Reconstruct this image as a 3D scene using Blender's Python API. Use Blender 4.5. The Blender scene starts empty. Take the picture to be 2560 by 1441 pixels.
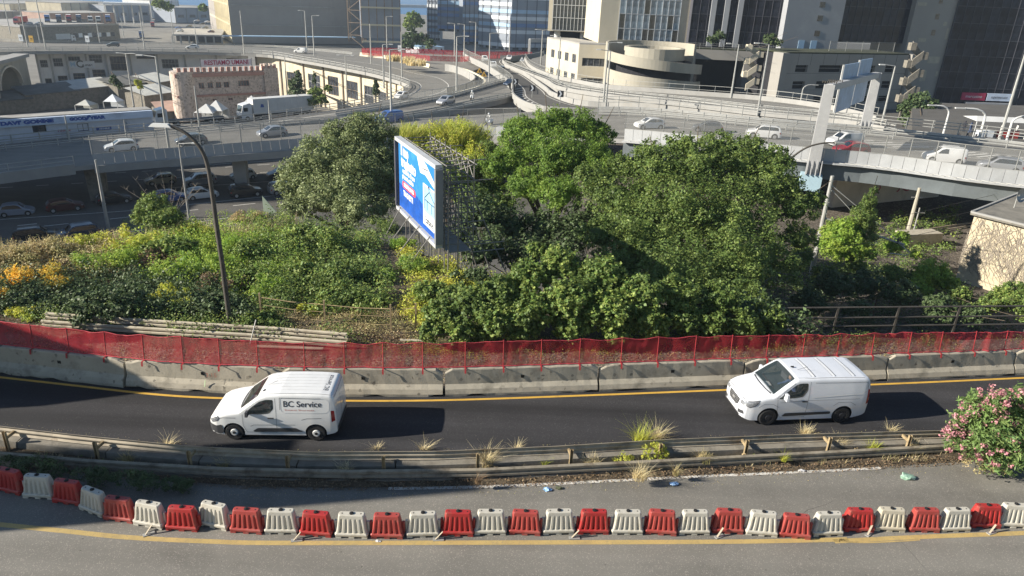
import bpy, bmesh, math, random
import numpy as np
from mathutils import Vector, Matrix, noise
from mathutils.bvhtree import BVHTree
random.seed(7)
RNG = np.random.default_rng(7)
SC = bpy.context.scene
COL = SC.collection
R_ = math.radians
# camera
CAM_Z = 13.7
FPX = 1780.0
PITCH, ROLL = R_(22.57), R_(2.41)
CAM = Vector((0,0, CAM_Z))
FWD = Vector((0, math.cos(PITCH),-math.sin(PITCH)))
_r0, _u0 = Vector((1,0,0)), Vector((0, math.sin(PITCH), math.cos(PITCH)))
RGT = math.cos(ROLL) * _r0 + math.sin(ROLL) * _u0
UPV = -math.sin(ROLL) * _r0 + math.cos(ROLL) * _u0
cam_data = bpy.data.cameras.new('camera')
cam_data.sensor_width = 36.0
cam_data.lens = FPX / 2560 * 36.0
cam_data.clip_start, cam_data.clip_end = 0.3,20000
cam = bpy.data.objects.new('camera', cam_data)
m = Matrix((RGT, UPV, -FWD)).transposed().to_4x4()
m.translation = CAM
cam.matrix_world = m
COL.objects.link(cam)
SC.camera = cam
# sky, sun, exposure
SUN_EL = R_(25.0)
SUN_DIR = Vector((0.982 * math.cos(SUN_EL),0.19 * math.cos(SUN_EL),-math.sin(SUN_EL))).normalized()
world = bpy.data.worlds.new('World')
SC.world = world
world.use_nodes = True
wn = world.node_tree
sky = wn.nodes.new('ShaderNodeTexSky')
sky.sky_type = 'NISHITA'
sky.sun_disc = False
sky.sun_elevation = SUN_EL
sky.sun_rotation = math.atan2(-SUN_DIR.x, -SUN_DIR.y)
sky.air_density, sky.dust_density, sky.ozone_density = 1.1,0.15,2.5
wn.nodes['Background'].inputs['Strength'].default_value = 0.056
wn.links.new(sky.outputs[0], wn.nodes['Background'].inputs['Color'])
sun_data = bpy.data.lights.new('sun', 'SUN')
sun_data.energy, sun_data.angle, sun_data.color = 5.0, R_(0.5),(1.0,0.925,0.80)
sun = bpy.data.objects.new('sun', sun_data)
sun.rotation_euler = SUN_DIR.to_track_quat('-Z', 'Y').to_euler()
sun.location = (-40,-10,60)
COL.objects.link(sun)
SC.view_settings.view_transform = 'Standard'
SC.view_settings.look = 'None'
SC.view_settings.exposure = 0.95
SC.view_settings.gamma = 1.0
SC.view_settings.use_curve_mapping = False
SC.cycles.max_bounces = 5
SC.cycles.diffuse_bounces = 3
SC.cycles.glossy_bounces = 2
SC.cycles.transparent_max_bounces = 12
SC.cycles.caustics_reflective = SC.cycles.caustics_refractive = False
# from the photograph to places in the world
def ray(px, py):
 return FWD * FPX + RGT * (px - 1280) - UPV * (py - 720.5)
def G(px, py, z=0.0):
 d = ray(px, py)
 return CAM + d * ((z - CAM_Z) / d.z)
def PY(px, py, Y):
 d = ray(px, py)
 return CAM + d * (Y / d.y)
def proj(v):
 d = Vector(v) - CAM
 k = FPX / d.dot(FWD)
 return 1280 + d.dot(RGT) * k, 720.5 - d.dot(UPV) * k
def depth(v):
 return (Vector(v) - CAM).dot(FWD)
def HT(base, py):
 lo, hi = 0.0,150.0
 for _ in range(40):
  mid = (lo + hi) / 2
  q = (base[0], base[1], base[2] + mid)
  if depth(q) > 1 and proj(q)[1] > py: lo = mid
  else: hi = mid
 return lo
def lerp(a, b, t): return a + (b - a) * t
def curve_y(pts, x):
 xs = [p[0] for p in pts]; ys = [p[1] for p in pts]
 return float(np.interp(x, xs, ys))
def smooth_path(pts, n=8):
 P = [Vector(p) for p in pts]
 if len(P) < 3: return [P[0].lerp(P[-1], i / n) for i in range(n + 1)]
 P = [P[0] * 2 - P[1]] + P + [P[-1] * 2 - P[-2]]
 out = []
 for i in range(1, len(P) - 2):
  p0, p1, p2, p3 = P[i - 1], P[i], P[i + 1], P[i + 2]
  for k in range(n):
   t = k / n
   out.append(0.5 * ((2 * p1) + (-p0 + p2) * t + (2 * p0 - 5 * p1 + 4 * p2 - p3) * t * t + (-p0 + 3 * p1 - 3 * p2 + p3) * t ** 3))
 out.append(P[-2].copy())
 return out
def resample(path, step):
 d = [0.0]
 for a, b in zip(path, path[1:]): d.append(d[-1] + (b - a).length)
 n = max(1, int(round(d[-1] / step)))
 xs = np.linspace(0, d[-1], n + 1)
 arr = np.array([tuple(p) for p in path])
 return [Vector((np.interp(x, d, arr[:, 0]), np.interp(x, d, arr[:, 1]), np.interp(x, d, arr[:, 2]))) for x in xs]
# materials
def node(nt, t, **kw):
 n = nt.nodes.new(t)
 for k, v in kw.items():
  setattr(n, k, v)
 return n
def mat(name, col, rough=0.7, metal=0.0, var=0.15, scale=1.0, bump=0.0, bs=20.0, stain=None, sa=0.0, ss=0.6,
  spec=0.5, island=0.0, speck=None, ks=40, ka=0.3, emit=None, coat=0.0, alpha=None, streak=0.0):
 m = bpy.data.materials.new(name)
 m.use_nodes = True
 nt = m.node_tree
 b = nt.nodes['Principled BSDF']
 b.inputs['Roughness'].default_value = rough
 b.inputs['Metallic'].default_value = metal
 b.inputs['Specular IOR Level'].default_value = spec
 b.inputs['Coat Weight'].default_value = coat
 tc = node(nt, 'ShaderNodeTexCoord')
 n1 = node(nt, 'ShaderNodeTexNoise'); n1.inputs['Scale'].default_value = scale; n1.inputs['Detail'].default_value = 6; n1.inputs['Roughness'].default_value = 0.65
 nt.links.new(tc.outputs['Object'], n1.inputs['Vector'])
 r1 = node(nt, 'ShaderNodeMapRange'); r1.inputs[1].default_value = 0.3; r1.inputs[2].default_value = 0.7
 r1.inputs[3].default_value = 1 - var; r1.inputs[4].default_value = 1 + var
 nt.links.new(n1.outputs['Fac'], r1.inputs[0])
 hsv = node(nt, 'ShaderNodeHueSaturation'); hsv.inputs['Color'].default_value = (*col, 1)
 nt.links.new(r1.outputs[0], hsv.inputs['Value'])
 last = hsv.outputs[0]
 if island:
  geo = node(nt, 'ShaderNodeNewGeometry')
  ri = node(nt, 'ShaderNodeMapRange'); ri.inputs[3].default_value = 1 - island; ri.inputs[4].default_value = 1 + island
  nt.links.new(geo.outputs['Random Per Island'], ri.inputs[0])
  h2 = node(nt, 'ShaderNodeHueSaturation'); nt.links.new(last, h2.inputs['Color']); nt.links.new(ri.outputs[0], h2.inputs['Value'])
  last = h2.outputs[0]
 if stain is not None:
  n2 = node(nt, 'ShaderNodeTexNoise'); n2.inputs['Scale'].default_value = ss; n2.inputs['Detail'].default_value = 8; n2.inputs['Roughness'].default_value = 0.7
  if streak:
   mp = node(nt, 'ShaderNodeMapping'); mp.inputs['Scale'].default_value = (1,1,1 / streak)
   nt.links.new(tc.outputs['Object'], mp.inputs['Vector']); nt.links.new(mp.outputs[0], n2.inputs['Vector'])
  else:
   nt.links.new(tc.outputs['Object'], n2.inputs['Vector'])
  r2 = node(nt, 'ShaderNodeMapRange'); r2.inputs[1].default_value = 0.52; r2.inputs[2].default_value = 0.68; r2.inputs[4].default_value = sa
  nt.links.new(n2.outputs['Fac'], r2.inputs[0])
  mx = node(nt, 'ShaderNodeMix', data_type='RGBA'); mx.inputs[7].default_value = (*stain, 1)
  nt.links.new(r2.outputs[0], mx.inputs[0]); nt.links.new(last, mx.inputs[6])
  last = mx.outputs[2]
 if speck is not None:
  v = node(nt, 'ShaderNodeTexVoronoi'); v.inputs['Scale'].default_value = ks
  nt.links.new(tc.outputs['Object'], v.inputs['Vector'])
  sp = node(nt, 'ShaderNodeSeparateColor'); nt.links.new(v.outputs['Color'], sp.inputs[0])
  r3 = node(nt, 'ShaderNodeMapRange'); r3.inputs[1].default_value = 1 - ka; r3.inputs[2].default_value = 1.0; r3.inputs[4].default_value = 0.9
  nt.links.new(sp.outputs[0], r3.inputs[0])
  mx = node(nt, 'ShaderNodeMix', data_type='RGBA'); mx.inputs[7].default_value = (*speck, 1)
  nt.links.new(r3.outputs[0], mx.inputs[0]); nt.links.new(last, mx.inputs[6])
  last = mx.outputs[2]
 nt.links.new(last, b.inputs['Base Color'])
 if bump:
  n3 = node(nt, 'ShaderNodeTexNoise'); n3.inputs['Scale'].default_value = bs; n3.inputs['Detail'].default_value = 5
  nt.links.new(tc.outputs['Object'], n3.inputs['Vector'])
  bp = node(nt, 'ShaderNodeBump'); bp.inputs['Strength'].default_value = bump; bp.inputs['Distance'].default_value = 0.02
  nt.links.new(n3.outputs['Fac'], bp.inputs['Height']); nt.links.new(bp.outputs[0], b.inputs['Normal'])
 if emit:
  b.inputs['Emission Color'].default_value = (*emit[0], 1); b.inputs['Emission Strength'].default_value = emit[1]
 if alpha is not None:
  b.inputs['Alpha'].default_value = alpha
 return m
def leaf_mat(name, col, col2=None, trans=0.35, clump=0.8, var=0.35, rough=0.55):
 f = lambda q: (q[0] * 1.8, q[1] * 1.75, q[2] * 1.5) if q[1] > q[0] else tuple(c * 1.5 for c in q)
 col, col2 = f(col), f(col2 or col)
 m = bpy.data.materials.new(name); m.use_nodes = True
 nt = m.node_tree; nt.nodes.clear()
 out = node(nt, 'ShaderNodeOutputMaterial')
 tc = node(nt, 'ShaderNodeTexCoord')
 n1 = node(nt, 'ShaderNodeTexNoise'); n1.inputs['Scale'].default_value = clump; n1.inputs['Detail'].default_value = 3
 nt.links.new(tc.outputs['Object'], n1.inputs['Vector'])
 mr = node(nt, 'ShaderNodeMapRange'); mr.inputs[1].default_value = 0.4; mr.inputs[2].default_value = 0.62
 nt.links.new(n1.outputs['Fac'], mr.inputs[0])
 mx = node(nt, 'ShaderNodeMix', data_type='RGBA'); mx.inputs[6].default_value = (*col, 1); mx.inputs[7].default_value = (*(col2 or col),1)
 nt.links.new(mr.outputs[0], mx.inputs[0])
 geo = node(nt, 'ShaderNodeNewGeometry')
 ri = node(nt, 'ShaderNodeMapRange'); ri.inputs[3].default_value = 1 - var; ri.inputs[4].default_value = 1 + var
 nt.links.new(geo.outputs['Random Per Island'], ri.inputs[0])
 hs = node(nt, 'ShaderNodeHueSaturation'); nt.links.new(mx.outputs[2], hs.inputs['Color']); nt.links.new(ri.outputs[0], hs.inputs['Value'])
 p = node(nt, 'ShaderNodeBsdfPrincipled'); p.inputs['Roughness'].default_value = rough; p.inputs['Specular IOR Level'].default_value = 0.35
 nt.links.new(hs.outputs[0], p.inputs['Base Color'])
 t = node(nt, 'ShaderNodeBsdfTranslucent')
 h2 = node(nt, 'ShaderNodeHueSaturation'); h2.inputs['Value'].default_value = 1.3; h2.inputs['Hue'].default_value = 0.485
 nt.links.new(hs.outputs[0], h2.inputs['Color']); nt.links.new(h2.outputs[0], t.inputs['Color'])
 ms = node(nt, 'ShaderNodeMixShader'); ms.inputs[0].default_value = trans
 nt.links.new(p.outputs[0], ms.inputs[1]); nt.links.new(t.outputs[0], ms.inputs[2]); nt.links.new(ms.outputs[0], out.inputs['Surface'])
 return m
def net_mat(name, col, cover, fold=0.0, cell=None):
 m = bpy.data.materials.new(name); m.use_nodes = True
 nt = m.node_tree; nt.nodes.clear()
 out = node(nt, 'ShaderNodeOutputMaterial')
 tr = node(nt, 'ShaderNodeBsdfTransparent')
 d = node(nt, 'ShaderNodeBsdfDiffuse'); d.inputs['Color'].default_value = (*col, 1)
 tl = node(nt, 'ShaderNodeBsdfTranslucent'); tl.inputs['Color'].default_value = (*col, 1)
 a = node(nt, 'ShaderNodeMixShader'); a.inputs[0].default_value = 0.4
 nt.links.new(d.outputs[0], a.inputs[1]); nt.links.new(tl.outputs[0], a.inputs[2])
 ms = node(nt, 'ShaderNodeMixShader'); ms.inputs[0].default_value = cover
 if fold:
  tc = node(nt, 'ShaderNodeTexCoord'); n = node(nt, 'ShaderNodeTexNoise'); n.inputs['Scale'].default_value = 1.3; n.inputs['Detail'].default_value = 4
  nt.links.new(tc.outputs['Object'], n.inputs['Vector'])
  mr = node(nt, 'ShaderNodeMapRange'); mr.inputs[1].default_value = 0.35; mr.inputs[2].default_value = 0.65
  mr.inputs[3].default_value = cover - fold; mr.inputs[4].default_value = cover + fold
  nt.links.new(n.outputs['Fac'], mr.inputs[0]); nt.links.new(mr.outputs[0], ms.inputs[0])
 nt.links.new(tr.outputs[0], ms.inputs[1]); nt.links.new(a.outputs[0], ms.inputs[2]); nt.links.new(ms.outputs[0], out.inputs['Surface'])
 return m
# objects
def tag(o, label=None, cat=None, group=None, kind=None):
 if label: o['label'] = label
 if cat: o['category'] = cat
 if group: o['group'] = group
 if kind: o['kind'] = kind
 return o
def empty(name, loc, label, cat, group=None, rz=0.0):
 o = bpy.data.objects.new(name, None)
 o.empty_display_size = 0.3
 o.location = loc; o.rotation_euler = (0,0, rz)
 COL.objects.link(o)
 return tag(o, label, cat, group)
def local(root):
 return (Matrix.Translation(root.location) @ root.rotation_euler.to_matrix().to_4x4()).inverted()
class MB:
 def __init__(s): s.v, s.f, s.m = [], [], []
 def add(s, vs, fs, mi=0):
  o = len(s.v); s.v += [tuple(v) for v in vs]; s.f += [tuple(i + o for i in f) for f in fs]; s.m += [mi] * len(fs)
  return s
 def quad(s, a, b, c, d, mi=0): return s.add((a, b, c, d),((0,1,2,3),), mi)
 def box(s, c, size, rz=0.0, mi=0, taper=1.0):
  cx, cy, cz = c; sx, sy, sz = (k / 2 for k in size); cs, sn = math.cos(rz), math.sin(rz)
  vs = []
  for z, t in ((-sz, 1.0),(sz, taper)):
   for x, y in ((-sx, -sy),(sx, -sy),(sx, sy),(-sx, sy)):
    x2, y2 = x * t, y * t
    vs.append((cx + x2 * cs - y2 * sn, cy + x2 * sn + y2 * cs, cz + z))
  return s.add(vs, ((0,3,2,1),(4,5,6,7),(0,1,5,4),(1,2,6,5),(2,3,7,6),(3,0,4,7)), mi)
 def beam(s, a, b, w, h, mi=0, up=(0,0,1)):
  a, b = Vector(a), Vector(b); d = (b - a).normalized(); u = Vector(up)
  if abs(d.dot(u)) > 0.98: u = Vector((0,1,0))
  x = d.cross(u).normalized(); y = x.cross(d).normalized()
  vs = [p + x * i * w / 2 + y * j * h / 2 for p in (a, b) for i, j in ((-1,-1),(1,-1),(1,1),(-1,1))]
  return s.add(vs, ((3,2,1,0),(4,5,6,7),(0,1,5,4),(1,2,6,5),(2,3,7,6),(3,0,4,7)), mi)
 def tube(s, path, r, n=6, mi=0, cap=True):
  P = [Vector(p) for p in path]; rs = r if isinstance(r, (list, tuple)) else [r] * len(P)
  rings = []; px = None
  for i, p in enumerate(P):
   d = (P[min(i + 1, len(P) - 1)] - P[max(i - 1,0)]).normalized()
   if px is None:
    u = Vector((0,0,1)) if abs(d.z) < 0.9 else Vector((1,0,0)); px = d.cross(u).normalized()
   px = (px - d * px.dot(d)).normalized(); py = d.cross(px)
   rings.append([p + (px * math.cos(2 * math.pi * k / n) + py * math.sin(2 * math.pi * k / n)) * rs[i] for k in range(n)])
  return s.loft(rings, mi, cap)
 def loft(s, rings, mi=0, cap=True, closed=True):
  n = len(rings[0]); vs = [v for r in rings for v in r]; fs = []
  for i in range(len(rings) - 1):
   for k in range(n if closed else n - 1):
    k2 = (k + 1) % n
    fs.append((i * n + k, i * n + k2,(i + 1) * n + k2,(i + 1) * n + k))
  if cap and closed:
   fs.append(tuple(range(n))[::-1]); fs.append(tuple((len(rings) - 1) * n + k for k in range(n)))
  return s.add(vs, fs, mi)
 def cyl(s, c, r, h, n=12, mi=0, axis='z', r2=None):
  c = Vector(c); a = {'x': Vector((1,0,0)), 'y': Vector((0,1,0)), 'z': Vector((0,0,1))}[axis] if isinstance(axis, str) else Vector(axis).normalized()
  return s.tube([c - a * h / 2, c + a * h / 2], [r, r if r2 is None else r2], n, mi)
 def prism(s, poly, z0, z1, mi=0):
  n = len(poly)
  vs = [(p[0], p[1], z0) for p in poly] + [(p[0], p[1], z1) for p in poly]
  ar = sum(poly[i][0] * poly[(i + 1) % n][1] - poly[(i + 1) % n][0] * poly[i][1] for i in range(n))
  fs = [(i, (i + 1) % n, n + (i + 1) % n, n + i) for i in range(n)] + [tuple(range(n))[::-1], tuple(range(n, 2 * n))]
  if ar < 0: fs = [f[::-1] for f in fs]
  return s.add(vs, fs, mi)
 def profile(s, path, prof, mi=0, cap=True, side=None):
  P = [Vector(p) for p in path]; rings = []
  for i, p in enumerate(P):
   d = (P[min(i + 1, len(P) - 1)] - P[max(i - 1,0)]); d.z = 0; d.normalize()
   r = Vector((d.y, -d.x, 0))
   rings.append([p + r * o + Vector((0,0, h)) for o, h in prof])
  return s.loft(rings, mi, cap)
 def sphere(s, c, r, n=10, mi=0, sz=1.0):
  rings = []
  for i in range(1, n // 2):
   a = math.pi * i / (n // 2)
   rings.append([(c[0] + r * math.sin(a) * math.cos(2 * math.pi * k / n), c[1] + r * math.sin(a) * math.sin(2 * math.pi * k / n), c[2] - r * sz * math.cos(a)) for k in range(n)])
  return s.loft(rings, mi, True)
 def xform(s, M):
  s.v = [tuple(M @ Vector(v)) for v in s.v]; return s
 def mesh(s, name, mats, smooth=False):
  me = bpy.data.meshes.new(name); me.from_pydata(s.v, [], s.f)
  for mm in (mats if isinstance(mats, (list, tuple)) else [mats]): me.materials.append(mm)
  if any(s.m): me.polygons.foreach_set('material_index', s.m)
  if smooth: me.polygons.foreach_set('use_smooth', [True] * len(s.f))
  me.update()
  return me
 def build(s, name, mats, parent=None, smooth=False, w=0, **tags):
  if w and parent is not None: s.xform(local(parent))
  o = bpy.data.objects.new(name, s.mesh(name, mats, smooth)); COL.objects.link(o)
  if parent is not None: o.parent = parent
  return tag(o, **tags)
def inst(o_or_me, name, parent=None, M=None, mats=None, **tags):
 me = o_or_me.data if hasattr(o_or_me, 'data') else o_or_me
 o = bpy.data.objects.new(name, me); COL.objects.link(o)
 if parent is not None: o.parent = parent
 if M is not None: o.matrix_local = M
 if mats:
  for i, mm in mats.items():
   o.material_slots[i].link = 'OBJECT'; o.material_slots[i].material = mm
 return tag(o, **tags)
def copy_tree(o, parent=None, swap=None):
 c = o.copy(); COL.objects.link(c)
 if parent is not None: c.parent = parent
 if swap and c.type == 'MESH':
  for i, sl in enumerate(c.material_slots):
   if sl.material and sl.material.name in swap:
    nm = swap[sl.material.name]; sl.link = 'OBJECT'; sl.material = nm
 for ch in CHILDREN.get(o.name, ()): copy_tree(ch, c, swap)
 return c
CHILDREN = {}
def index_children(root):
 CHILDREN.clear()
 for o in bpy.data.objects:
  if o.parent: CHILDREN.setdefault(o.parent.name, []).append(o)
def fast_mesh(name, V, nper, mats, mi=None, smooth=False):
 V = np.ascontiguousarray(V, dtype=np.float32); nf = len(V) // nper
 me = bpy.data.meshes.new(name)
 me.vertices.add(len(V)); me.vertices.foreach_set('co', V.ravel())
 me.loops.add(len(V)); me.loops.foreach_set('vertex_index', np.arange(len(V), dtype=np.int32))
 me.polygons.add(nf); me.polygons.foreach_set('loop_start', np.arange(0, len(V), nper, dtype=np.int32))
 for mm in (mats if isinstance(mats, (list, tuple)) else [mats]): me.materials.append(mm)
 if mi is not None: me.polygons.foreach_set('material_index', np.asarray(mi, dtype=np.int32))
 me.update(calc_edges=True)
 return me
def obj(name, me, parent=None, **tags):
 o = bpy.data.objects.new(name, me); COL.objects.link(o)
 if parent is not None: o.parent = parent
 return tag(o, **tags)
def text_geo(s, size=1.0, bold=0.0, spacing=1.0, shear=0.0):
 cu = bpy.data.curves.new('lettering', 'FONT'); cu.body = s; cu.size = size; cu.offset = bold; cu.align_x = 'CENTER'; cu.align_y = 'CENTER'
 cu.space_character = spacing; cu.shear = shear; cu.resolution_u = 3
 o = bpy.data.objects.new('lettering', cu); COL.objects.link(o)
 dg = bpy.context.evaluated_depsgraph_get()
 me = bpy.data.meshes.new_from_object(o.evaluated_get(dg))
 vs = [v.co.copy() for v in me.vertices]; fs = [tuple(p.vertices) for p in me.polygons]
 bpy.data.objects.remove(o); bpy.data.meshes.remove(me)
 return vs, fs
def put_text(mb, s, origin, ux, uy, size, mi=0, bold=0.0, spacing=1.0, width=None, depth_=0.0, shear=0.0):
 vs, fs = text_geo(s, size, bold, spacing, shear)
 ux, uy = Vector(ux).normalized(), Vector(uy).normalized()
 k = 1.0
 if width:
  w = max(v.x for v in vs) - min(v.x for v in vs); k = width / w
 mb.add([Vector(origin) + ux * v.x * k + uy * v.y for v in vs], fs, mi)
def wall_holes(mb, o, ux, length, z0, z1, holes, depth_=0.15, mi=0, mir=None, uz=Vector((0,0,1))):
 ux = Vector(ux).normalized(); n = ux.cross(uz) ; o = Vector(o)
 xs = sorted({0.0, length, *[h[0] for h in holes], *[h[1] for h in holes]}); zs = sorted({z0, z1, *[h[2] for h in holes], *[h[3] for h in holes]})
 def P(x, z, d=0.0): return o + ux * x + uz * z - n * d
 for i in range(len(xs) - 1):
  for j in range(len(zs) - 1):
   cx, cz = (xs[i] + xs[i + 1]) / 2,(zs[j] + zs[j + 1]) / 2
   if any(h[0] < cx < h[1] and h[2] < cz < h[3] for h in holes): continue
   mb.quad(P(xs[i], zs[j]), P(xs[i + 1], zs[j]), P(xs[i + 1], zs[j + 1]), P(xs[i], zs[j + 1]), mi)
 mir = mi if mir is None else mir
 for a, b, c, d in holes:
  D = depth_
  mb.quad(P(a, c), P(b, c), P(b, c, D), P(a, c, D), mir); mb.quad(P(b, d), P(a, d), P(a, d, D), P(b, d, D), mir)
  mb.quad(P(a, d), P(a, c), P(a, c, D), P(a, d, D), mir); mb.quad(P(b, c), P(b, d), P(b, d, D), P(b, c, D), mir)
 return n
def window_in(parent, o, ux, h, mf, mg, depth_=0.12, cols=2, rows=1, bar=0.06, sill=None, world_parent=True, name='window'):
 ux = Vector(ux).normalized(); n = ux.cross(Vector((0,0,1))); o = Vector(o); a, b, c, d = h
 def P(x, z, k): return o + ux * x + Vector((0,0, z)) - n * k
 fr = MB()
 for i in range(cols + 1):
  x = a + bar / 2 + (b - a - bar) * i / cols
  fr.beam(P(x, c, depth_ - .04), P(x, d, depth_ - .04),0.06, bar, up=n)
 for j in range(rows + 1):
  z = c + bar / 2 + (d - c - bar) * j / rows
  fr.beam(P(a, z, depth_ - .04), P(b, z, depth_ - .04),0.05, bar, up=(0,0,1))
 w = fr.build(name, mf, parent, w=1)
 pn = MB(); pn.quad(P(a, c, depth_), P(b, c, depth_), P(b, d, depth_), P(a, d, depth_))
 pn.build('pane', mg, w, w=0) if parent is None else pn.xform(local(parent)).build('pane', mg, w)
 return w
# material library
def asphalt_mat(name, col, light, ka, seams=0.25, crack=0.0, patch=0.12, rough=0.85, big=0.18):
 m = mat(name, col, rough=rough, var=patch, scale=0.35, speck=light, ks=46, ka=ka, bump=0.35, bs=45, stain=tuple(c * 0.62 for c in col), sa=0.55, ss=0.22, spec=0.3)
 nt = m.node_tree; b = nt.nodes['Principled BSDF']
 src = b.inputs['Base Color'].links[0].from_socket
 tc = node(nt, 'ShaderNodeTexCoord')
 v = node(nt, 'ShaderNodeTexVoronoi'); v.inputs['Scale'].default_value = 1.7
 nt.links.new(tc.outputs['Object'], v.inputs['Vector'])
 r = node(nt, 'ShaderNodeMapRange'); r.inputs[1].default_value = 0.03; r.inputs[2].default_value = 0.06; r.inputs[3].default_value = 0.55; r.inputs[4].default_value = 0.0
 nt.links.new(v.outputs['Distance'], r.inputs[0])
 mx = node(nt, 'ShaderNodeMix', data_type='RGBA'); mx.inputs[7].default_value = (col[0] * .3, col[1] * .3, col[2] * .3,1)
 nt.links.new(r.outputs[0], mx.inputs[0]); nt.links.new(src, mx.inputs[6]); src = mx.outputs[2]
 if crack:
  n = node(nt, 'ShaderNodeTexNoise'); n.inputs['Scale'].default_value = 1.3; n.inputs['Detail'].default_value = 4
  nt.links.new(tc.outputs['Object'], n.inputs['Vector'])
  ad = node(nt, 'ShaderNodeMix', data_type='RGBA'); ad.inputs[0].default_value = 0.12
  nt.links.new(tc.outputs['Object'], ad.inputs[6]); nt.links.new(n.outputs['Color'], ad.inputs[7])
  v2 = node(nt, 'ShaderNodeTexVoronoi', feature='DISTANCE_TO_EDGE'); v2.inputs['Scale'].default_value = 0.16
  nt.links.new(ad.outputs[2], v2.inputs['Vector'])
  nz = node(nt, 'ShaderNodeTexNoise'); nz.inputs['Scale'].default_value = 0.35; nz.inputs['Detail'].default_value = 2
  nt.links.new(tc.outputs['Object'], nz.inputs['Vector'])
  rz = node(nt, 'ShaderNodeMapRange'); rz.inputs[1].default_value = 0.5; rz.inputs[2].default_value = 0.7; rz.inputs[3].default_value = 0; rz.inputs[4].default_value = 0.003
  nt.links.new(nz.outputs['Fac'], rz.inputs[0])
  r2 = node(nt, 'ShaderNodeMapRange'); r2.inputs[1].default_value = 0.0; r2.inputs[3].default_value = crack * .7; r2.inputs[4].default_value = 0.0
  nt.links.new(rz.outputs[0], r2.inputs[2])
  nt.links.new(v2.outputs['Distance'], r2.inputs[0])
  mx = node(nt, 'ShaderNodeMix', data_type='RGBA'); mx.inputs[7].default_value = (.02,.02,.02,1)
  nt.links.new(r2.outputs[0], mx.inputs[0]); nt.links.new(src, mx.inputs[6]); src = mx.outputs[2]
 mp = node(nt, 'ShaderNodeMapping'); mp.inputs['Scale'].default_value = (0.02,0.9,1)
 nt.links.new(tc.outputs['Object'], mp.inputs['Vector'])
 n = node(nt, 'ShaderNodeTexNoise'); n.inputs['Scale'].default_value = 1.0; n.inputs['Detail'].default_value = 3
 nt.links.new(mp.outputs[0], n.inputs['Vector'])
 r = node(nt, 'ShaderNodeMapRange'); r.inputs[1].default_value = .35; r.inputs[2].default_value = .65; r.inputs[3].default_value = 1 - big; r.inputs[4].default_value = 1 + big
 nt.links.new(n.outputs['Fac'], r.inputs[0])
 h = node(nt, 'ShaderNodeHueSaturation'); nt.links.new(src, h.inputs['Color']); nt.links.new(r.outputs[0], h.inputs['Value'])
 nt.links.new(h.outputs[0], b.inputs['Base Color'])
 return m
M = {}
M['asphalt_old'] = asphalt_mat('asphalt_old', (.19,.18,.158),(.33,.295,.26),.16, crack=0.8, big=0.12)
M['asphalt_new'] = asphalt_mat('asphalt_new', (.036,.035,.037),(.08,.078,.075),.12, big=0.32)
M['asphalt_mid'] = asphalt_mat('asphalt_mid', (.105,.10,.092),(.2,.19,.17),.15, crack=0.5, big=.08)
M['asphalt_pale'] = asphalt_mat('asphalt_pale', (.19,.182,.165),(.3,.29,.26),.15, crack=0.5, big=.08)
M['gravel'] = mat('gravel', (.15,.125,.10), rough=.95, var=.35, scale=2.5, speck=(.42,.36,.29), ks=16, ka=.25, bump=1.0, bs=25, stain=(.10,.08,.05), sa=.7, ss=.7)
M['soil'] = mat('soil', (.085,.065,.042), rough=1, var=.4, scale=1.5, speck=(.25,.19,.12), ks=22, ka=.25, bump=1, bs=15)
M['yellow_line'] = mat('yellow_line', (.47,.34,.13), rough=.7, var=.12, scale=2, stain=(.28,.22,.12), sa=.6, ss=3.0, speck=(.3,.24,.14), ks=50, ka=.15)
M['yellow_bright'] = mat('yellow_bright', (.60,.36,.06), rough=.6, var=.1, scale=2, stain=(.25,.16,.05), sa=.4, ss=3.0)
M['white_line'] = mat('white_line', (.62,.60,.55), rough=.7, var=.15, scale=3, stain=(.25,.24,.21), sa=.7, ss=2.2)
M['concrete'] = mat('concrete', (.40,.36,.285), rough=.9, var=.14, scale=.9, bump=.25, bs=18, stain=(.20,.18,.14), sa=.75, ss=1.0, speck=(.14,.125,.10), ks=11, ka=.05)
M['concrete_dark'] = mat('concrete_dark', (.22,.20,.165), rough=.95, var=.25, scale=1.6, bump=.4, bs=14, stain=(.09,.085,.07), sa=.8, ss=1.2)
M['concrete_pale'] = mat('concrete_pale', (.315,.31,.295), rough=.9, var=.1, scale=.6, stain=(.33,.31,.27), sa=.6, ss=.5, streak=4)
M['galv'] = mat('galvanised_steel', (.42,.42,.40), rough=.5, metal=.35, var=.15, scale=2.0, stain=(.26,.24,.2), sa=.5, ss=1.5)
M['galv_old'] = mat('galvanised_old', (.36,.31,.235), rough=.75, metal=.05, var=.25, scale=1.8, stain=(.17,.12,.075), sa=.85, ss=1.1)
M['galv_old2'] = mat('galvanised_weathered', (.28,.245,.185), rough=.8, metal=.05, var=.3, scale=2.2, stain=(.10,.07,.045), sa=.85, ss=1.6)
M['rust'] = mat('rusty_post', (.33,.25,.14), rough=.9, var=.3, scale=4, stain=(.10,.06,.03), sa=.7, ss=5)
M['plastic_red'] = mat('plastic_red', (.38,.028,.026), rough=.45, var=.14, scale=1.2, stain=(.27,.10,.075), sa=.75, ss=2.2, coat=.1)
M['plastic_white'] = mat('plastic_white', (.52,.49,.42), rough=.5, var=.12, scale=1.2, stain=(.34,.30,.22), sa=.8, ss=2.6)
M['black'] = mat('black_rubber', (.015,.015,.016), rough=.7, var=.1)
M['dark_plastic'] = mat('dark_plastic', (.045,.046,.05), rough=.6, var=.12, scale=3)
M['net_red'] = net_mat('red_netting', (.50,.05,.062),.63, fold=.12)
M['net_hem'] = mat('red_hem', (.42,.04,.055), rough=.8, var=.12, scale=3)
M['net_grey'] = net_mat('wire_netting', (.42,.42,.40),.28)
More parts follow.
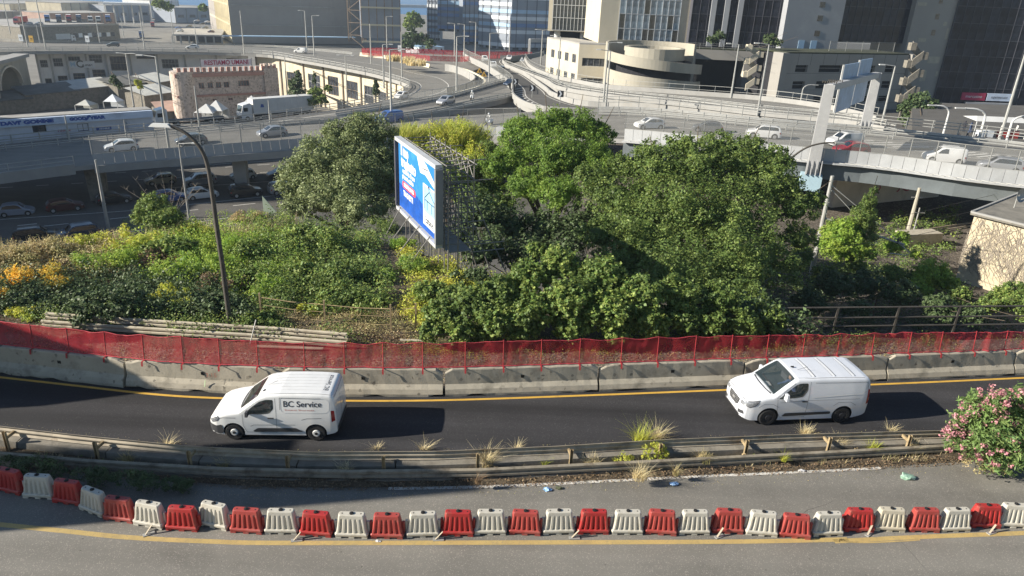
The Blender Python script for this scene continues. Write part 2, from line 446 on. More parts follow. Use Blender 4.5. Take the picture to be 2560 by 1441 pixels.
M['net_green'] = net_mat('fence_netting', (.25,.26,.24),.35)
M['red_paint'] = mat('red_paint', (.36,.03,.035), rough=.6, var=.15, scale=4)
M['white_metal'] = mat('white_metal', (.62,.62,.60), rough=.5, var=.06)
M['pole_dark'] = mat('pole_dark', (.07,.062,.052), rough=.7, var=.3, scale=4)
M['bark'] = mat('bark', (.11,.085,.06), rough=1, var=.4, scale=6, bump=.8, bs=30)
M['twig'] = mat('dead_twig', (.30,.26,.21), rough=1, var=.3, scale=5)
# line of the roads, read off the ground
Z_NEAR, Z_LANE = -0.4,0.0
def gpath(pts, z, ext=35, n=8):
 P = [G(x, y, z) for x, y in pts]
 P = smooth_path(P, n)
 a = (P[0] - P[2]).normalized(); b = (P[-1] - P[-3]).normalized()
 return [P[0] + a * ext] + P + [P[-1] + b * ext]
def offset_path(path, d):
 out = []
 for i, p in enumerate(path):
  t = path[min(i + 1, len(path) - 1)] - path[max(i - 1,0)]; t.z = 0; t.normalize()
  out.append(p + Vector((-t.y, t.x, 0)) * d)
 return out
def ribbon(pa, pb, name, mt, z=None, parent=None, **tags):
 mb = MB()
 n = len(pa)
 vs = []
 for a, b in zip(pa, pb):
  a, b = Vector(a), Vector(b)
  if z is not None: a.z = b.z = z
  vs += [a, b]
 fs = [(2 * i, 2 * i + 2,2 * i + 3,2 * i + 1) for i in range(n - 1)]
 a, b, c = vs[0], vs[2], vs[3]
 if (b - a).cross(c - a).z < 0: fs = [f[::-1] for f in fs]
 mb.add(vs, fs)
 return mb.build(name, mt, parent, **tags)
def line_strip(path, w, name, mt, parent=None, dz=0.004, **tags):
 a, b = offset_path(path, -w / 2), offset_path(path, w / 2)
 for p in a + b: p.z += dz
 return ribbon(a, b, name, mt, parent=parent, **tags)
LANE_NEAR = gpath([(0,1086),(400,1131),(700,1150),(1000,1152),(1300,1142),(1650,1120),(2000,1106),(2360,1096),(2560,1091)], 0)
BAR_BASE_PX = [(0,935),(180,955),(390,978),(560,988),(830,994),(1110,993),(1500,980),(1810,968),(2220,953),(2560,938)]
BAR_BASE = gpath(BAR_BASE_PX, 0)
NEAR_EDGE = gpath([(0,1165),(260,1195),(640,1222),(1000,1224),(1300,1216),(1700,1196),(2100,1178),(2300,1166),(2560,1152)], Z_NEAR)
def at_x(path, x):
 for a, b in zip(path, path[1:]):
  if a.x <= x <= b.x or b.x <= x <= a.x:
   t = (x - a.x) / (b.x - a.x) if b.x != a.x else 0
   return a.lerp(b, t)
 return path[0] if x < path[0].x else path[-1]
XS = [(-52 + 1.6 * i) for i in range(66)]
ribbon([Vector((x, -12, Z_NEAR)) for x in XS], [at_x(NEAR_EDGE, x) + Vector((0,0.55,0)) for x in XS], 'near_road', M['asphalt_old'], kind='structure')
lane = ribbon([at_x(LANE_NEAR, x) for x in XS], [at_x(BAR_BASE, x) + Vector((0,1.4,0)) for x in XS], 'upper_road', M['asphalt_new'], kind='structure')
Y1 = gpath([(0,1312),(160,1328),(320,1344),(520,1354),(700,1358),(1280,1357),(1800,1355),(2000,1352),(2120,1349)], Z_NEAR, ext=0)
line_strip([G(-900,1190, Z_NEAR)] + Y1,.17, 'yellow_line', M['yellow_line'], kind='structure')
line_strip(smooth_path([G(x, y, Z_NEAR) for x, y in [(2085,1354),(2300,1343),(2430,1338),(2560,1333),(3000,1310)]]),.17, 'yellow_line', M['yellow_line'], kind='structure')
line_strip(smooth_path([G(x, y, Z_NEAR) for x, y in [(2085,1353),(2160,1357),(2260,1353),(2300,1350)]]),.05, 'yellow_line', M['yellow_line'], kind='structure')
wl = [at_x(NEAR_EDGE, x) + Vector((0,.06,0)) for x in np.arange(-3.5,13.2,.8)]
line_strip(wl, .16, 'white_line', M['white_line'], kind='structure')
line_strip(offset_path(BAR_BASE, -.22),.12, 'yellow_line', M['yellow_bright'], kind='structure')
line_strip(offset_path([p for p in LANE_NEAR], .26),.13, 'yellow_line', M['yellow_bright'], kind='structure')
# median between the two roads
mw = MB()
top = resample(LANE_NEAR, 3.0)
for i, (a, b) in enumerate(zip(top, top[1:])):
 g = (b - a).normalized() * .012
 mw.profile([a + g, b - g], [(-.005,.05 + .012 * (i % 3)),(.34,.04),(.36,-.30),(-.005,-.30)], mi=0)
o = mw.build('retaining_wall', M['concrete_dark'], label='low concrete kerb wall carrying the far road beside the guard rails', category='wall') if False else mw.build('retaining_wall', M['concrete_dark'])
tag(o, 'low stained concrete wall along the near edge of the dark asphalt road', 'wall')
mg = MB(); NS = 6; ring = []
for x in np.arange(-52,52,.5):
 a = at_x(LANE_NEAR, x) + Vector((0,-.33,-.20)); b = at_x(NEAR_EDGE, x) + Vector((0,.10,.02))
 row = []
 for k in range(NS + 1):
  t = k / NS
  p = a.lerp(b, t)
  p.z = lerp(-.18,-.385, t)
  p.z += .06 * noise.noise(Vector((p.x * 1.3, p.y * 1.7,3)))* (0 if k == NS else 1)
  row.append(p)
 ring.append(row)
vs = [p for r in ring for p in r]; W = NS + 1
mg.add(vs, [(i * W + k, i * W + k + 1,(i + 1) * W + k + 1,(i + 1) * W + k) for i in range(len(ring) - 1) for k in range(NS)])
o = mg.build('median_ground', M['soil'], kind='structure')
WAVE = [(0,-.155),(.065,-.115),(.065,-.05),(.012,-.012),(.012,.012),(.065,.05),(.065,.115),(0,.155),(-.012,.155),(.05,.108),(.05,.057),(-.004,.014),(-.004,-.014),(.05,-.057),(.05,-.108),(-.012,-.155)]
def wave(flip=1, h=0.0):
 pr = [(o * flip, z + h) for o, z in WAVE]
 return pr[::-1] if flip < 0 else pr
def guard_rail(path, label, post_at, post_h, beam_h, mrail, mpost, step=3.9, flip=1, post_w=.09, base_dz=0.0, post_off=.10, group='guard rails', spacer=True):
 root = empty('guard_rail', path[0], label, 'guard rail', group)
 pts = resample(path, step)
 for a, b in zip(pts, pts[1:]):
  seg = [a.lerp(b, t) for t in (0,.5,1)]
  mb = MB(); mb.profile(seg, wave(flip, beam_h))
  mb.build('rail', mrail, root, w=1)
 for p, t in post_at:
  n = Vector((t.y, -t.x, 0)) * -flip
  mb = MB(); c = p + n * post_off
  rz = math.atan2(t.y, t.x)
  mb.box((c.x, c.y, c.z + base_dz + post_h / 2),(post_w, .012, post_h), rz)
  for s in (-1,1):
   q = c + t * s * post_w / 2 + n * .03
   mb.box((q.x, q.y, c.z + base_dz + post_h / 2),(.012,.08, post_h), rz)
  if spacer: mb.box((p.x + n.x * post_off / 2, p.y + n.y * post_off / 2, p.z + beam_h),(.06, post_off, .10), rz)
  mb.build('post', mpost, root, w=1)
 return root
def posts_on(path, xs_px, z):
 out = []
 for px in xs_px:
  best = None
  for a, b in zip(path, path[1:]):
   xa, xb = proj(a)[0], proj(b)[0]
   if depth(a) > 1 and depth(b) > 1 and min(xa, xb) <= px <= max(xa, xb):
    t = (px - xa) / (xb - xa); best = (a.lerp(b, t),(b - a).normalized())
  if best: out.append(best)
 return out
R1 = [p + Vector((0,-.10,0)) for p in resample(LANE_NEAR, 1.3)]
px1 = [-180,40,262,490,728,962,1192,1420,1640,1852,2056,2252,2440]
R1v = [p for p in R1 if -25 < p.x < 21]
guard_rail(R1v, 'rusty posted guard rail along the near edge of the dark asphalt road', posts_on(R1v, px1,0),.86,.24, M['galv_old'], M['rust'], flip=-1, base_dz=-.38, post_off=.33)
R2 = gpath([(0,1190),(260,1212),(640,1232),(1000,1234),(1300,1226),(1600,1208),(2000,1186),(2440,1160),(2700,1146)], Z_NEAR, ext=12)
R2 = [p + Vector((0,.52,.02)) for p in resample(R2,1.3)]
R2v = [p for p in R2 if -25 < p.x < 15.5]
rr2 = guard_rail(R2v, 'weathered double guard rail beside the litter strewn kerb of the near road', posts_on(R2v, [150,520,880,1240,1560,1860,2140,2390], 0),.5,.30, M['galv_old2'], M['rust'], flip=1, base_dz=-.10, post_off=.12)
kb = MB()
for a, b in zip(R2v, R2v[1:]):
 g = (b - a).normalized() * .006
 kb.profile([a + g + Vector((0,.02,-.02)), b - g + Vector((0,.02,-.02))], [(-.10,.13),(.05,.12),(.07,-.05),(-.10,-.05)])
o = tag(kb.build('kerb', M['concrete_dark']), 'concrete kerb below the lower guard rail of the median', 'kerb')
# water filled road barriers
def barrier_mesh(mats_body, broken=False):
 mb = MB()
 NX = 41
 def outline(w, d, z, groove, rnd):
  pts = []
  hw, hd = w / 2, d / 2
  def gdep(x):
   t = (x / (w * .86) + .5) * 5
   if t < 0 or t > 5: return 0
   f = abs((t % 1) - .5) * 2
   return groove * max(0.0,1 - (f / .55) ** 2)
  front = [(-hw + rnd + (w - 2 * rnd) * i / (NX - 1)) for i in range(NX)]
  for x in front: pts.append((x, -hd + gdep(x), z))
  for a in (-60,-30,0,30,60): pts.append((hw - rnd * .5 + rnd * .5 * math.cos(R_(a)),(hd - rnd * .4) * math.sin(R_(a)), z))
  for x in front[::-1]: pts.append((x, hd - gdep(x), z))
  for a in (120,150,180,210,240): pts.append((-hw + rnd * .5 + rnd * .5 * math.cos(R_(a)),(hd - rnd * .4) * math.sin(R_(a)), z))
  return pts
 rings = [outline(.96,.42,.06,0,.05), outline(.99,.45,.10,0,.05), outline(.99,.45,.15,0,.05), outline(.95,.41,.175,0,.05),
             outline(.92,.375,.18,.055,.05), outline(.86,.335,.34,.052,.05), outline(.825,.29,.50,.040,.05), outline(.79,.25,.62,.014,.05), outline(.785,.24,.645,0,.05),
             outline(.765,.215,.72,0,.05), outline(.75,.20,.745,0,.05), outline(.715,.165,.755,0,.05)]
 mb.loft(rings, 0, cap=True)
 for x in (-.38,0,.38):
  for y in (-.14,.14):
   mb.box((x, y, .031),(.16,.14,.062),0,0)
 mb.cyl((-.47,0,.30),.045,.40,10); mb.cyl((.47,0,.30),.045,.40,10)
 return mb
def barrier_proto(name, mt, cap_m, label):
 r = empty(name, (0,0,0), label, 'road barrier', 'red and white water filled road barriers')
 b = barrier_mesh(mt).build('body', mt, r)
 c = MB(); c.cyl((0,0,.768),.062,.03,14); c.cyl((0,0,.79),.026,.03,8)
 c.build('filler_cap', cap_m, r)
 for s in (-1,1):
  c = MB(); c.cyl((s * .27,0,.757),.02,.008,8); c.build('pin_hole', M['black'], r)
 return r
M['plastic_red_faded'] = mat('plastic_red_faded', (.36,.055,.045), rough=.5, var=.16, scale=1.5, stain=(.32,.15,.12), sa=.7, ss=1.8)
M['plastic_cream'] = mat('plastic_cream', (.50,.45,.35), rough=.55, var=.12, scale=1.4, stain=(.36,.30,.2), sa=.75, ss=2.0)
BARS = [(22,1236, 'r', -14),(95,1250, 'w', -2),(165,1264, 'r', -8),(230,1288, 'w', -24),(296,1307, 'r', -10),(372,1322, 'w', -12),(455,1331, 'r', -2),(534,1324, 'w', -12),
  (614,1337, 'r', -4),(700,1339, 'w', 0),(788,1344, 'r', -3),(877,1349, 'w', -1),(966,1350, 'r', 0),(1055,1347, 'w', 3),(1141,1344, 'r', 1),(1226,1341, 'w', 2),(1311,1341, 'r', 1),(1397,1340, 'w', 3),(1481,1339, 'r', 1),(1566,1340, 'w', 0),(1653,1341, 'r', -1),(1736,1341, 'w', 3),(1819,1337, 'r', 0),(1904,1344, 'w', -5),(1988,1349, 'r', -2),
  (2070,1344, 'w', 7),(2148,1334, 'r', 3),(2226,1332, 'w', 1),(2310,1334, 'r', -1),(2390,1333, 'w', 7),(2464,1323, 'r', 3),(2535,1323, 'w', 1)]
LBL = {0: 'dark red barrier cut by the left frame edge, first of the row', 1: 'white barrier standing in shade, leftmost white one', 2: 'red barrier in deep shade between the two leftmost white ones', 3: 'white barrier twisted in the shade, second white from the left',
       4: 'red barrier in shade beside the cracked yellow line', 5: 'white barrier with a black strut fallen at its foot, half out of the shade', 6: 'first fully sunlit red barrier from the left',
       7: 'white barrier pushed back with a broken chipped lower corner'}
protoR = protoW = None
for i, (px, py, c, yaw) in enumerate(BARS):
 p = G(px, py, Z_NEAR); p.y += .22; p.z = Z_NEAR + .005
 nred = sum(1 for b in BARS[:i + 1] if b[2] == c)
 colr = 'red' if c == 'r' else 'white'
 if i in LBL: lab = LBL[i]
 elif i == len(BARS) - 1: lab = 'white barrier cut by the right frame edge, last of the row'
 elif i < 16:
  wd = {9: 'ninth', 10: 'tenth', 11: 'eleventh', 12: 'twelfth', 13: 'thirteenth', 14: 'fourteenth', 15: 'fifteenth', 16: 'sixteenth'}[i + 1]
  lab = f'{colr} water filled barrier in sun, {wd} from the left of the row'
 else:
  k = len(BARS) - i
  wd = ['', 'first', 'second', 'third', 'fourth', 'fifth', 'sixth', 'seventh', 'eighth', 'ninth', 'tenth', 'eleventh', 'twelfth', 'thirteenth', 'fourteenth', 'fifteenth', 'sixteenth'][k]
  lab = f'{colr} water filled barrier in sun, {wd} from the right of the row'
 if c == 'r' and protoR is None: o = protoR = barrier_proto('road_barrier', M['plastic_red'], M['black'], lab); index_children(o)
 elif c == 'w' and protoW is None: o = protoW = barrier_proto('road_barrier', M['plastic_white'], M['black'], lab); index_children(o)
 else:
  sw = None
  if i % 4 == 0 or i in (22,27): sw = {'plastic_red': M['plastic_red_faded'], 'plastic_white': M['plastic_cream']}
  o = copy_tree(protoR if c == 'r' else protoW, swap=sw)
 o.location = p; o.rotation_euler = (R_(random.uniform(-1.2,1.2)), R_(random.uniform(-.6,.6)), R_(yaw + random.uniform(-3,3))); o.location.x += random.uniform(-.02,.02); o['label'] = lab
 o.scale = (.95,.93, random.uniform(.90,.95))
def bracket(px, py, rz, label, tilt=0):
 p = G(px, py, Z_NEAR)
 r = empty('barrier_strut', p, label, 'strut', 'fallen struts along the barriers', rz)
 a = MB(); a.box((0,0,.015),(.30,.12,.02)); a.build('foot_plate', M['galv'], r)
 a = MB(); a.beam((-.08,0,.02),(.12,.02,.26),.05,.012); a.build('blade', M['galv_old'], r)
 a = MB(); a.beam((.0,.05,.02),(.42,.10,.03),.03,.02); a.build('rod', M['dark_plastic'], r)
bracket(372,1336,.6, 'black and grey strut lying under the white barrier at the shade edge')
bracket(742,1352,.2, 'grey strut in front of the gap left of the red barrier')
bracket(1096,1350,.1, 'upright grey strut between two barriers at picture centre left')
bracket(1436,1346,.1, 'grey strut leaning between barriers right of picture centre')
bracket(1798,1342,.5, 'bent strut in front of the red barrier in right half')
bracket(2172,1336,.7, 'pale strut with tilted blade by the kinked yellow line')
bracket(2478,1333,.4, 'pale strut at the foot of the rightmost red barrier')
def litter(px, py, z, size, mt, label, name='litter'):
 p = G(px, py, z); random.seed(int(px)); bm = bmesh.new(); bmesh.ops.create_icosphere(bm, subdivisions=2, radius=size)
 for v in bm.verts:
  v.co += Vector([random.uniform(-1,1) * size * .35 for _ in range(3)]); v.co.z = max(v.co.z * .6 + size * .35,0)
  v.co.x *= 1.5
 me = bpy.data.meshes.new(name); bm.to_mesh(me); bm.free(); me.materials.append(mt)
 o = obj(name, me, label=label, category='litter') if False else obj(name, me)
 o.location = p; tag(o, label, 'litter')
M['bag_green'] = mat('bag_green', (.30,.48,.36), rough=.4, var=.5, scale=9, stain=(.65,.68,.6), sa=.9, ss=9)
M['bag_blue'] = mat('bag_blue', (.25,.45,.75), rough=.4, var=.5, scale=12, stain=(.75,.8,.85), sa=.9, ss=12)
M['bag_dark'] = mat('bag_dark', (.10,.11,.06), rough=.6, var=.5, scale=12)
M['bag_white'] = mat('bag_white', (.6,.6,.6), rough=.6, var=.3, scale=12)
litter(2268,1196, Z_NEAR, .16, M['bag_green'], 'crumpled green and white bag on the near road by the oleander')
litter(1368,1226, Z_NEAR, .085, M['bag_blue'], 'small blue wrapper beside the white line at the kerb')
litter(1397,1222, Z_NEAR, .07, M['bag_dark'], 'dark crushed can beside the blue wrapper')
litter(1685,1212, Z_NEAR, .09, M['bag_blue'], 'blue bag caught in the dry grass at the kerb')
litter(2004,1178, Z_NEAR, .07, M['bag_white'], 'whitish cup lying against the kerb on the right')
litter(945,1354, Z_NEAR, .045, M['bag_white'], 'pale stone in front of the red barrier near the yellow line')
litter(2076,1112,-.25,.09, M['bag_white'], 'clear plastic bottle stuck behind the upper guard rail')
litter(152,1190,-.5,.07, M['bag_white'], 'white scrap of paper in the shaded weeds at left')
litter(262,1212,-.6,.07, M['bag_white'], 'second white scrap in the shaded weeds behind the barriers')
# concrete barriers and the red netting on them
JX = [-340,-10,312,703,1110,1497,1862,2220,2540,2860]
JPROF = [(-.30,0),(-.30,.10),(-.24,.27),(-.115,.42),(-.085,.98),(-.06,1.02),(.06,1.02),(.085,.98),(.115,.42),(.24,.27),(.30,.10),(.30,0)]
BAR_C = [p + Vector((0,.30,0)) for p in BAR_BASE]
def on_path_px(path, px, z=0.0):
 for a, b in zip(path, path[1:]):
  A, B = a + Vector((0,0, z)), b + Vector((0,0, z))
  if depth(A) < 3 or depth(B) < 3: continue
  xa, xb = proj(A)[0], proj(B)[0]
  if min(xa, xb) <= px <= max(xa, xb):
   t = (px - xa) / (xb - xa) if xb != xa else 0
   return a.lerp(b, t),(b - a).normalized()
 return None
J = [on_path_px(BAR_C, x, 1.0) for x in JX]
words = ['leftmost concrete barrier, wholly in shadow', 'shaded concrete barrier left of the first broken joint', 'concrete barrier with faint red number left of the lettered van', 'concrete barrier hidden in part by the lettered van',
         'sunlit concrete barrier at picture centre, left of the dark joint', 'sunlit concrete barrier between the two vans', 'concrete barrier behind the plain van', 'concrete barrier right of the plain van with a cracked corner', 'last concrete barrier at the right frame edge']
def chipped(mb, a, b, i):
 n = 22; P = [a.lerp(b, t / n) for t in range(n + 1)]
 L = (b - a).length; rings = []
 d = (b - a).normalized(); r = Vector((d.y, -d.x, 0))
 rnd = random.Random(i)
 cl, cr = rnd.uniform(.15,.5), rnd.uniform(.12,.4)
 foot = [max(0, noise.noise(Vector((i * 7.3, t * .35,0)))) for t in range(n + 1)]
 for k, p in enumerate(P):
  s = L * k / n; e = 0
  if s < cl: e = (1 - s / cl) * rnd.uniform(.10,.22)
  if L - s < cr: e = max(e, (1 - (L - s) / cr) * rnd.uniform(.10,.22))
  ring = []
  for o, h in JPROF:
   hh = h - (e if h > .9 else 0) + rnd.uniform(-.006,.006); oo = o + rnd.uniform(-.006,.006)
   if h < .05 and o > 0: hh += foot[k] * .16; oo -= foot[k] * .05
   ring.append(p + r * oo + Vector((0,0, hh)))
  rings.append(ring)
 mb.loft(rings, 0, True)
M['crack'] = mat('crack_dark', (.03,.027,.022), rough=1)
for i in range(len(J) - 1):
 if not J[i] or not J[i + 1]: continue
 a, b = J[i][0], J[i + 1][0]; g = (b - a).normalized()
 r = empty('concrete_barrier', a, words[i], 'concrete barrier', 'concrete barriers along the far edge of the upper road')
 mb = MB(); chipped(mb, a + g * .04, b - g * .04, i)
 mb.build('block', M['concrete'], r, w=1)
 n = Vector((g.y, -g.x, 0)); q = a.lerp(b, .5) + n * .105 + Vector((0,0,.66))
 hb = MB()
 hb.box(tuple(q),(.13,.03,.11), math.atan2(g.y, g.x)); hb.build('lifting_hole', M['crack'], r, w=1)
 cp = MB(); cp.tube([b - g * .22 + Vector((0,0,.94)), b + Vector((0,0,.9)), b + g * .22 + Vector((0,0,.94))], .02,6); cp.build('coupling', M['galv_old2'], r, w=1)
def on_face(px, py, off=.112, path=BAR_C):
 pt, t = on_path_px(path, px, .6); n = Vector((t.y, -t.x, 0)); d = ray(px, py)
 k = (pt + n * off - CAM).dot(n) / d.dot(n)
 return CAM + d * k, t, n
M['spray_red'] = mat('spray_red', (.42,.17,.12), rough=.9, var=.2, scale=8)
M['spray_green'] = mat('spray_green', (.36,.50,.30), rough=.9)
q, t, n = on_face(528,939); mb = MB(); put_text(mb, '3.15', q + n * .006, t, (0,0,1),.24); tag(mb.build('sprayed_number', M['spray_red']), 'faint red number sprayed on a concrete barrier left of the lettered van', 'graffiti')
q, t, n = on_face(512,960,.14); mb = MB(); mb.beam(q + Vector((0,0,-.10)) + n * .04, q + Vector((0,0,.14)) - t * -.03 - n * .005,.03,.01); tag(mb.build('sprayed_stroke', M['spray_green']), 'pale green paint stroke below the faint red number', 'graffiti')
NP = [-120,-30,82,172,265,360,458,550,645,762,862,958,1057,1163,1258,1352,1448,1552,1642,1735,1825,1915,2005,2092,2178,2270,2348,2432,2510,2590,2680]
NT = [(-200,775),(0,800),(82,812),(165,820),(265,831),(360,838),(458,842),(550,848),(760,857),(1000,858),(1163,856),(1260,852),(1552,846),(1735,841),(1920,838),(2280,832),(2560,828),(2700,826)]
fence = empty('mesh_fence', BAR_C[3], 'long red netting fence on iron posts above the concrete barriers', 'netting fence')
pts = []
for px in NP:
 h = on_path_px(BAR_C, px, 1.0)
 if not h: continue
 p, t = h; n = Vector((t.y, -t.x, 0))
 b = p + Vector((0,0,1.03)) - n * .02
 yt = curve_y(NT, px)
 base = b - n * .10; hh = HT(base, yt); tp = base + Vector((0,0, hh))
 pts.append((b, tp, t, n))
 mb = MB(); mb.tube([b, tp + Vector((0,0,.03))], .016,6); mb.build('post', M['red_paint'], fence, w=1)
 mb = MB()
 c = b + n * .02
 mb.beam(c - n * .10 + Vector((0,0,.012)), c + n * .12 + Vector((0,0,.012)),.06,.012)
 mb.beam(c + n * .12 + Vector((0,0,.012)), c + n * .15 - Vector((0,0,.16)),.06,.012)
 mb.build('bracket', M['red_paint'], fence, w=1)
rnd = random.Random(3)
for i in range(len(pts) - 1):
 b0, t0, d0, n0 = pts[i]; b1, t1, d1, n1 = pts[i + 1]
 NXn, NZn = 14,9; grid = []
 fold = .05 + (.10 if i > 20 else .02)
 for a in range(NXn + 1):
  u = a / NXn; lo = b0.lerp(b1, u) + Vector((0,0,.03)); hi = t0.lerp(t1, u); sag = .05 * math.sin(math.pi * u) + .02 * math.sin(7 * u + i)
  for k in range(NZn + 1):
   v = k / NZn; p = lo.lerp(hi, v); p.z -= sag * v
   w = (noise.noise(Vector((p.x * 1.6, p.z * 1.2, i * .1))) * .5 + .35 * noise.noise(Vector((p.x * 5, p.z * 3,1)))) * fold * math.sin(math.pi * u) * 1.6
   grid.append(p - n0 * w)
 mb = MB(); W = NZn + 1
 mb.add(grid, [(a * W + k, (a + 1) * W + k, (a + 1) * W + k + 1, a * W + k + 1) for a in range(NXn) for k in range(NZn)])
 mb.build('netting', M['net_red'], fence, smooth=True, w=1)
 mb = MB(); mb.tube([grid[a * W + NZn] for a in range(NXn + 1)], .016,5); mb.tube([grid[a * W] for a in range(NXn + 1)], .02,5)
 mb.build('hem', M['net_hem'], fence, w=1)
# road vehicles
def paint_mat(name, col, rough=.28, metal=0.0, dirt=.25):
 return mat(name, col, rough=rough, metal=metal, var=.03, scale=1.0, stain=tuple(c * .72 for c in col), sa=dirt, ss=1.4, coat=.6, spec=.5)
M['van_white'] = paint_mat('van_white', (.74,.74,.73))
M['van_grey_white'] = paint_mat('van_cool_white', (.66,.68,.72))
M['glass'] = mat('dark_glass', (.018,.022,.026), rough=.06, spec=.9, var=.2, scale=2, coat=1.0)
M['glass_green'] = mat('windscreen', (.035,.05,.048), rough=.05, spec=.9, var=.6, scale=3.0, coat=1.0)
M['cab'] = mat('cab_interior', (.035,.035,.038), rough=.9); M['seat'] = mat('seat_cloth', (.09,.09,.10), rough=1)
M['glass_see'] = mat('clear_glass', (.05,.07,.07), rough=.04, spec=.9, coat=1, alpha=.42)
M['tyre'] = mat('tyre', (.018,.018,.019), rough=.85, var=.2)
M['rim_steel'] = mat('steel_rim', (.5,.5,.5), rough=.35, metal=.6, var=.1)
M['rim_dark'] = mat('dark_rim', (.05,.05,.055), rough=.5, metal=.3, var=.1)
M['hub_white'] = mat('hub_cover', (.62,.62,.60), rough=.45, var=.08)
M['lamp_glass'] = mat('headlight_glass', (.22,.23,.25), rough=.12, spec=.9, var=.5, scale=14, coat=1)
M['tail_red'] = mat('tail_lens', (.28,.015,.02), rough=.15, coat=1, var=.3, scale=9)
M['seam'] = mat('panel_gap', (.07,.07,.075), rough=.8)
M['plate'] = mat('number_plate', (.68,.68,.66), rough=.5, stain=(.2,.2,.25), sa=.6, ss=14)
M['print_dark'] = mat('print_dark', (.035,.038,.05), rough=.5)
M['print_red'] = mat('print_red', (.42,.12,.09), rough=.5)
class Body:
 def __init__(s, L, W, top, plan, belt, tumble, bottom, r=.16, nst=44, ns=12, crown=.03, lower_in=.04):
  s.L, s.W = L, W
  s.top = top; s.plan = plan
  xs = sorted({*np.linspace(0, L, nst).round(4), *[p[0] for p in top]})
  rings = []; s.belt = belt
  for x in xs:
   T = float(np.interp(x, [p[0] for p in top], [p[1] for p in top])); hw = float(np.interp(x, [p[0] for p in plan], [p[1] for p in plan])) * W / 2
   zb = float(np.interp(x, [p[0] for p in bottom], [p[1] for p in bottom]))
   def wid(z):
    w = hw
    if z > belt: w *= 1 - tumble * ((z - belt) / .8) ** 1.15
    t = max(0, min(1,(z - zb) / max(.05, belt - zb)))
    return w * (1 - lower_in * (1 - t) ** 2) + .012 * math.sin(t * math.pi)
   rr = min(r, (T - zb) * .45)
   pts = []
   for i in range(ns):
    z = lerp(zb, T - rr, i / (ns - 1)); pts.append((wid(z), z))
   w0 = wid(T - rr)
   for k in range(1,5):
    a = k / 5 * math.pi / 2
    pts.append((w0 - rr * 1.1 * (1 - math.cos(a)), T - rr + (rr - crown * .35) * math.sin(a)))
   wt = w0 - rr * 1.1
   for k in range(0,5):
    y = wt * (1 - k / 5); pts.append((y, T - crown * (y / w0) ** 2))
   ring = [(-x, y, z) for y, z in pts] + [(-x, 0, T)] + [(-x, -y, z) for y, z in pts[::-1]]
   rings.append(ring)
  s.mb = MB(); s.mb.loft(rings[::-1], 0, True)
 def finish(s, arches, r_arch, mt, mwell, depth_in=.28, cabin=None):
  bm = bmesh.new()
  me0 = s.mb.mesh('body_shell', [mt, mwell]); bm.from_mesh(me0); bmesh.ops.recalc_face_normals(bm, faces=bm.faces); bm.to_mesh(me0); bm.free()
  o = bpy.data.objects.new('body_shell', me0); COL.objects.link(o)
  s.bvh = BVHTree.FromPolygons([v.co for v in me0.vertices], [tuple(p.vertices) for p in me0.polygons])
  cut = MB()
  for ax in arches:
   for sd in (-1,1):
    cut.cyl((-ax, sd * (s.W / 2 - depth_in / 2 + .1), r_arch * .92), r_arch, depth_in + .2,24,1, axis='y')
  cme = cut.mesh('arch_cut', [mt, mwell]); b2 = bmesh.new(); b2.from_mesh(cme); bmesh.ops.recalc_face_normals(b2, faces=b2.faces); b2.to_mesh(cme); b2.free()
  co = bpy.data.objects.new('arch_cut', cme); COL.objects.link(co)
  cos = [co]
  if cabin:
   side, ws, zf = cabin
   c2 = MB(); c2.loft([[(-x, y, z) for x, z in side] for y in (-2,2)], 1, True); c3 = MB(); c3.prism([(-x, y) for x, y in ws], zf, 3,1)
   for c in (c2, c3):
    me_ = c.mesh('cab_cut', [mt, mwell]); b2 = bmesh.new(); b2.from_mesh(me_); bmesh.ops.recalc_face_normals(b2, faces=b2.faces); b2.to_mesh(me_); b2.free()
    q = bpy.data.objects.new('cab_cut', me_); COL.objects.link(q); cos.append(q)
  for q in cos: md = o.modifiers.new('b', 'BOOLEAN'); md.operation = 'DIFFERENCE'; md.object = q; md.solver = 'EXACT'
  dg = bpy.context.evaluated_depsgraph_get()
  me = bpy.data.meshes.new_from_object(o.evaluated_get(dg)); me.name = 'body'
  bpy.data.objects.remove(o)
  for q in cos: bpy.data.objects.remove(q)
  me.polygons.foreach_set('use_smooth', [True] * len(me.polygons)); me.set_sharp_from_angle(angle=R_(32))
  return me
 def hit(s, P, d, eps=.006):
  h = s.bvh.ray_cast(Vector(P), Vector(d))
  if h[0] is None: return None
  n = h[1] if h[1].dot(Vector(d)) < 0 else -h[1]
  return h[0] + n * eps
 def patch(s, mb, poly, view, eps=.006, rings=4, dens=.06, mi=0):
  pts = []
  for a, b in zip(poly, poly[1:] + poly[:1]):
   n = max(1, int(math.dist(a, b) / dens))
   for k in range(n): pts.append((lerp(a[0], b[0], k / n), lerp(a[1], b[1], k / n)))
  cx = sum(p[0] for p in pts) / len(pts); cy = sum(p[1] for p in pts) / len(pts)
  rows = []
  for r in range(rings):
   t = 1 - r / rings; row = []
   for p in pts:
    q = (cx + (p[0] - cx) * t, cy + (p[1] - cy) * t); row.append(s._v(q, view, eps))
   rows.append(row)
  c = s._v((cx, cy), view, eps)
  if c is None or any(p is None for r in rows for p in r): 
   rows = [[p if p is not None else c for p in r] for r in rows]
   if c is None: return
  n = len(pts); vs = [p for r in rows for p in r] + [c]; fs = []
  for r in range(rings - 1):
   for k in range(n): fs.append((r * n + k, r * n + (k + 1) % n, (r + 1) * n + (k + 1) % n, (r + 1) * n + k))
  for k in range(n): fs.append(((rings - 1) * n + k, (rings - 1) * n + (k + 1) % n, rings * n))
  mb.add(vs, fs, mi)
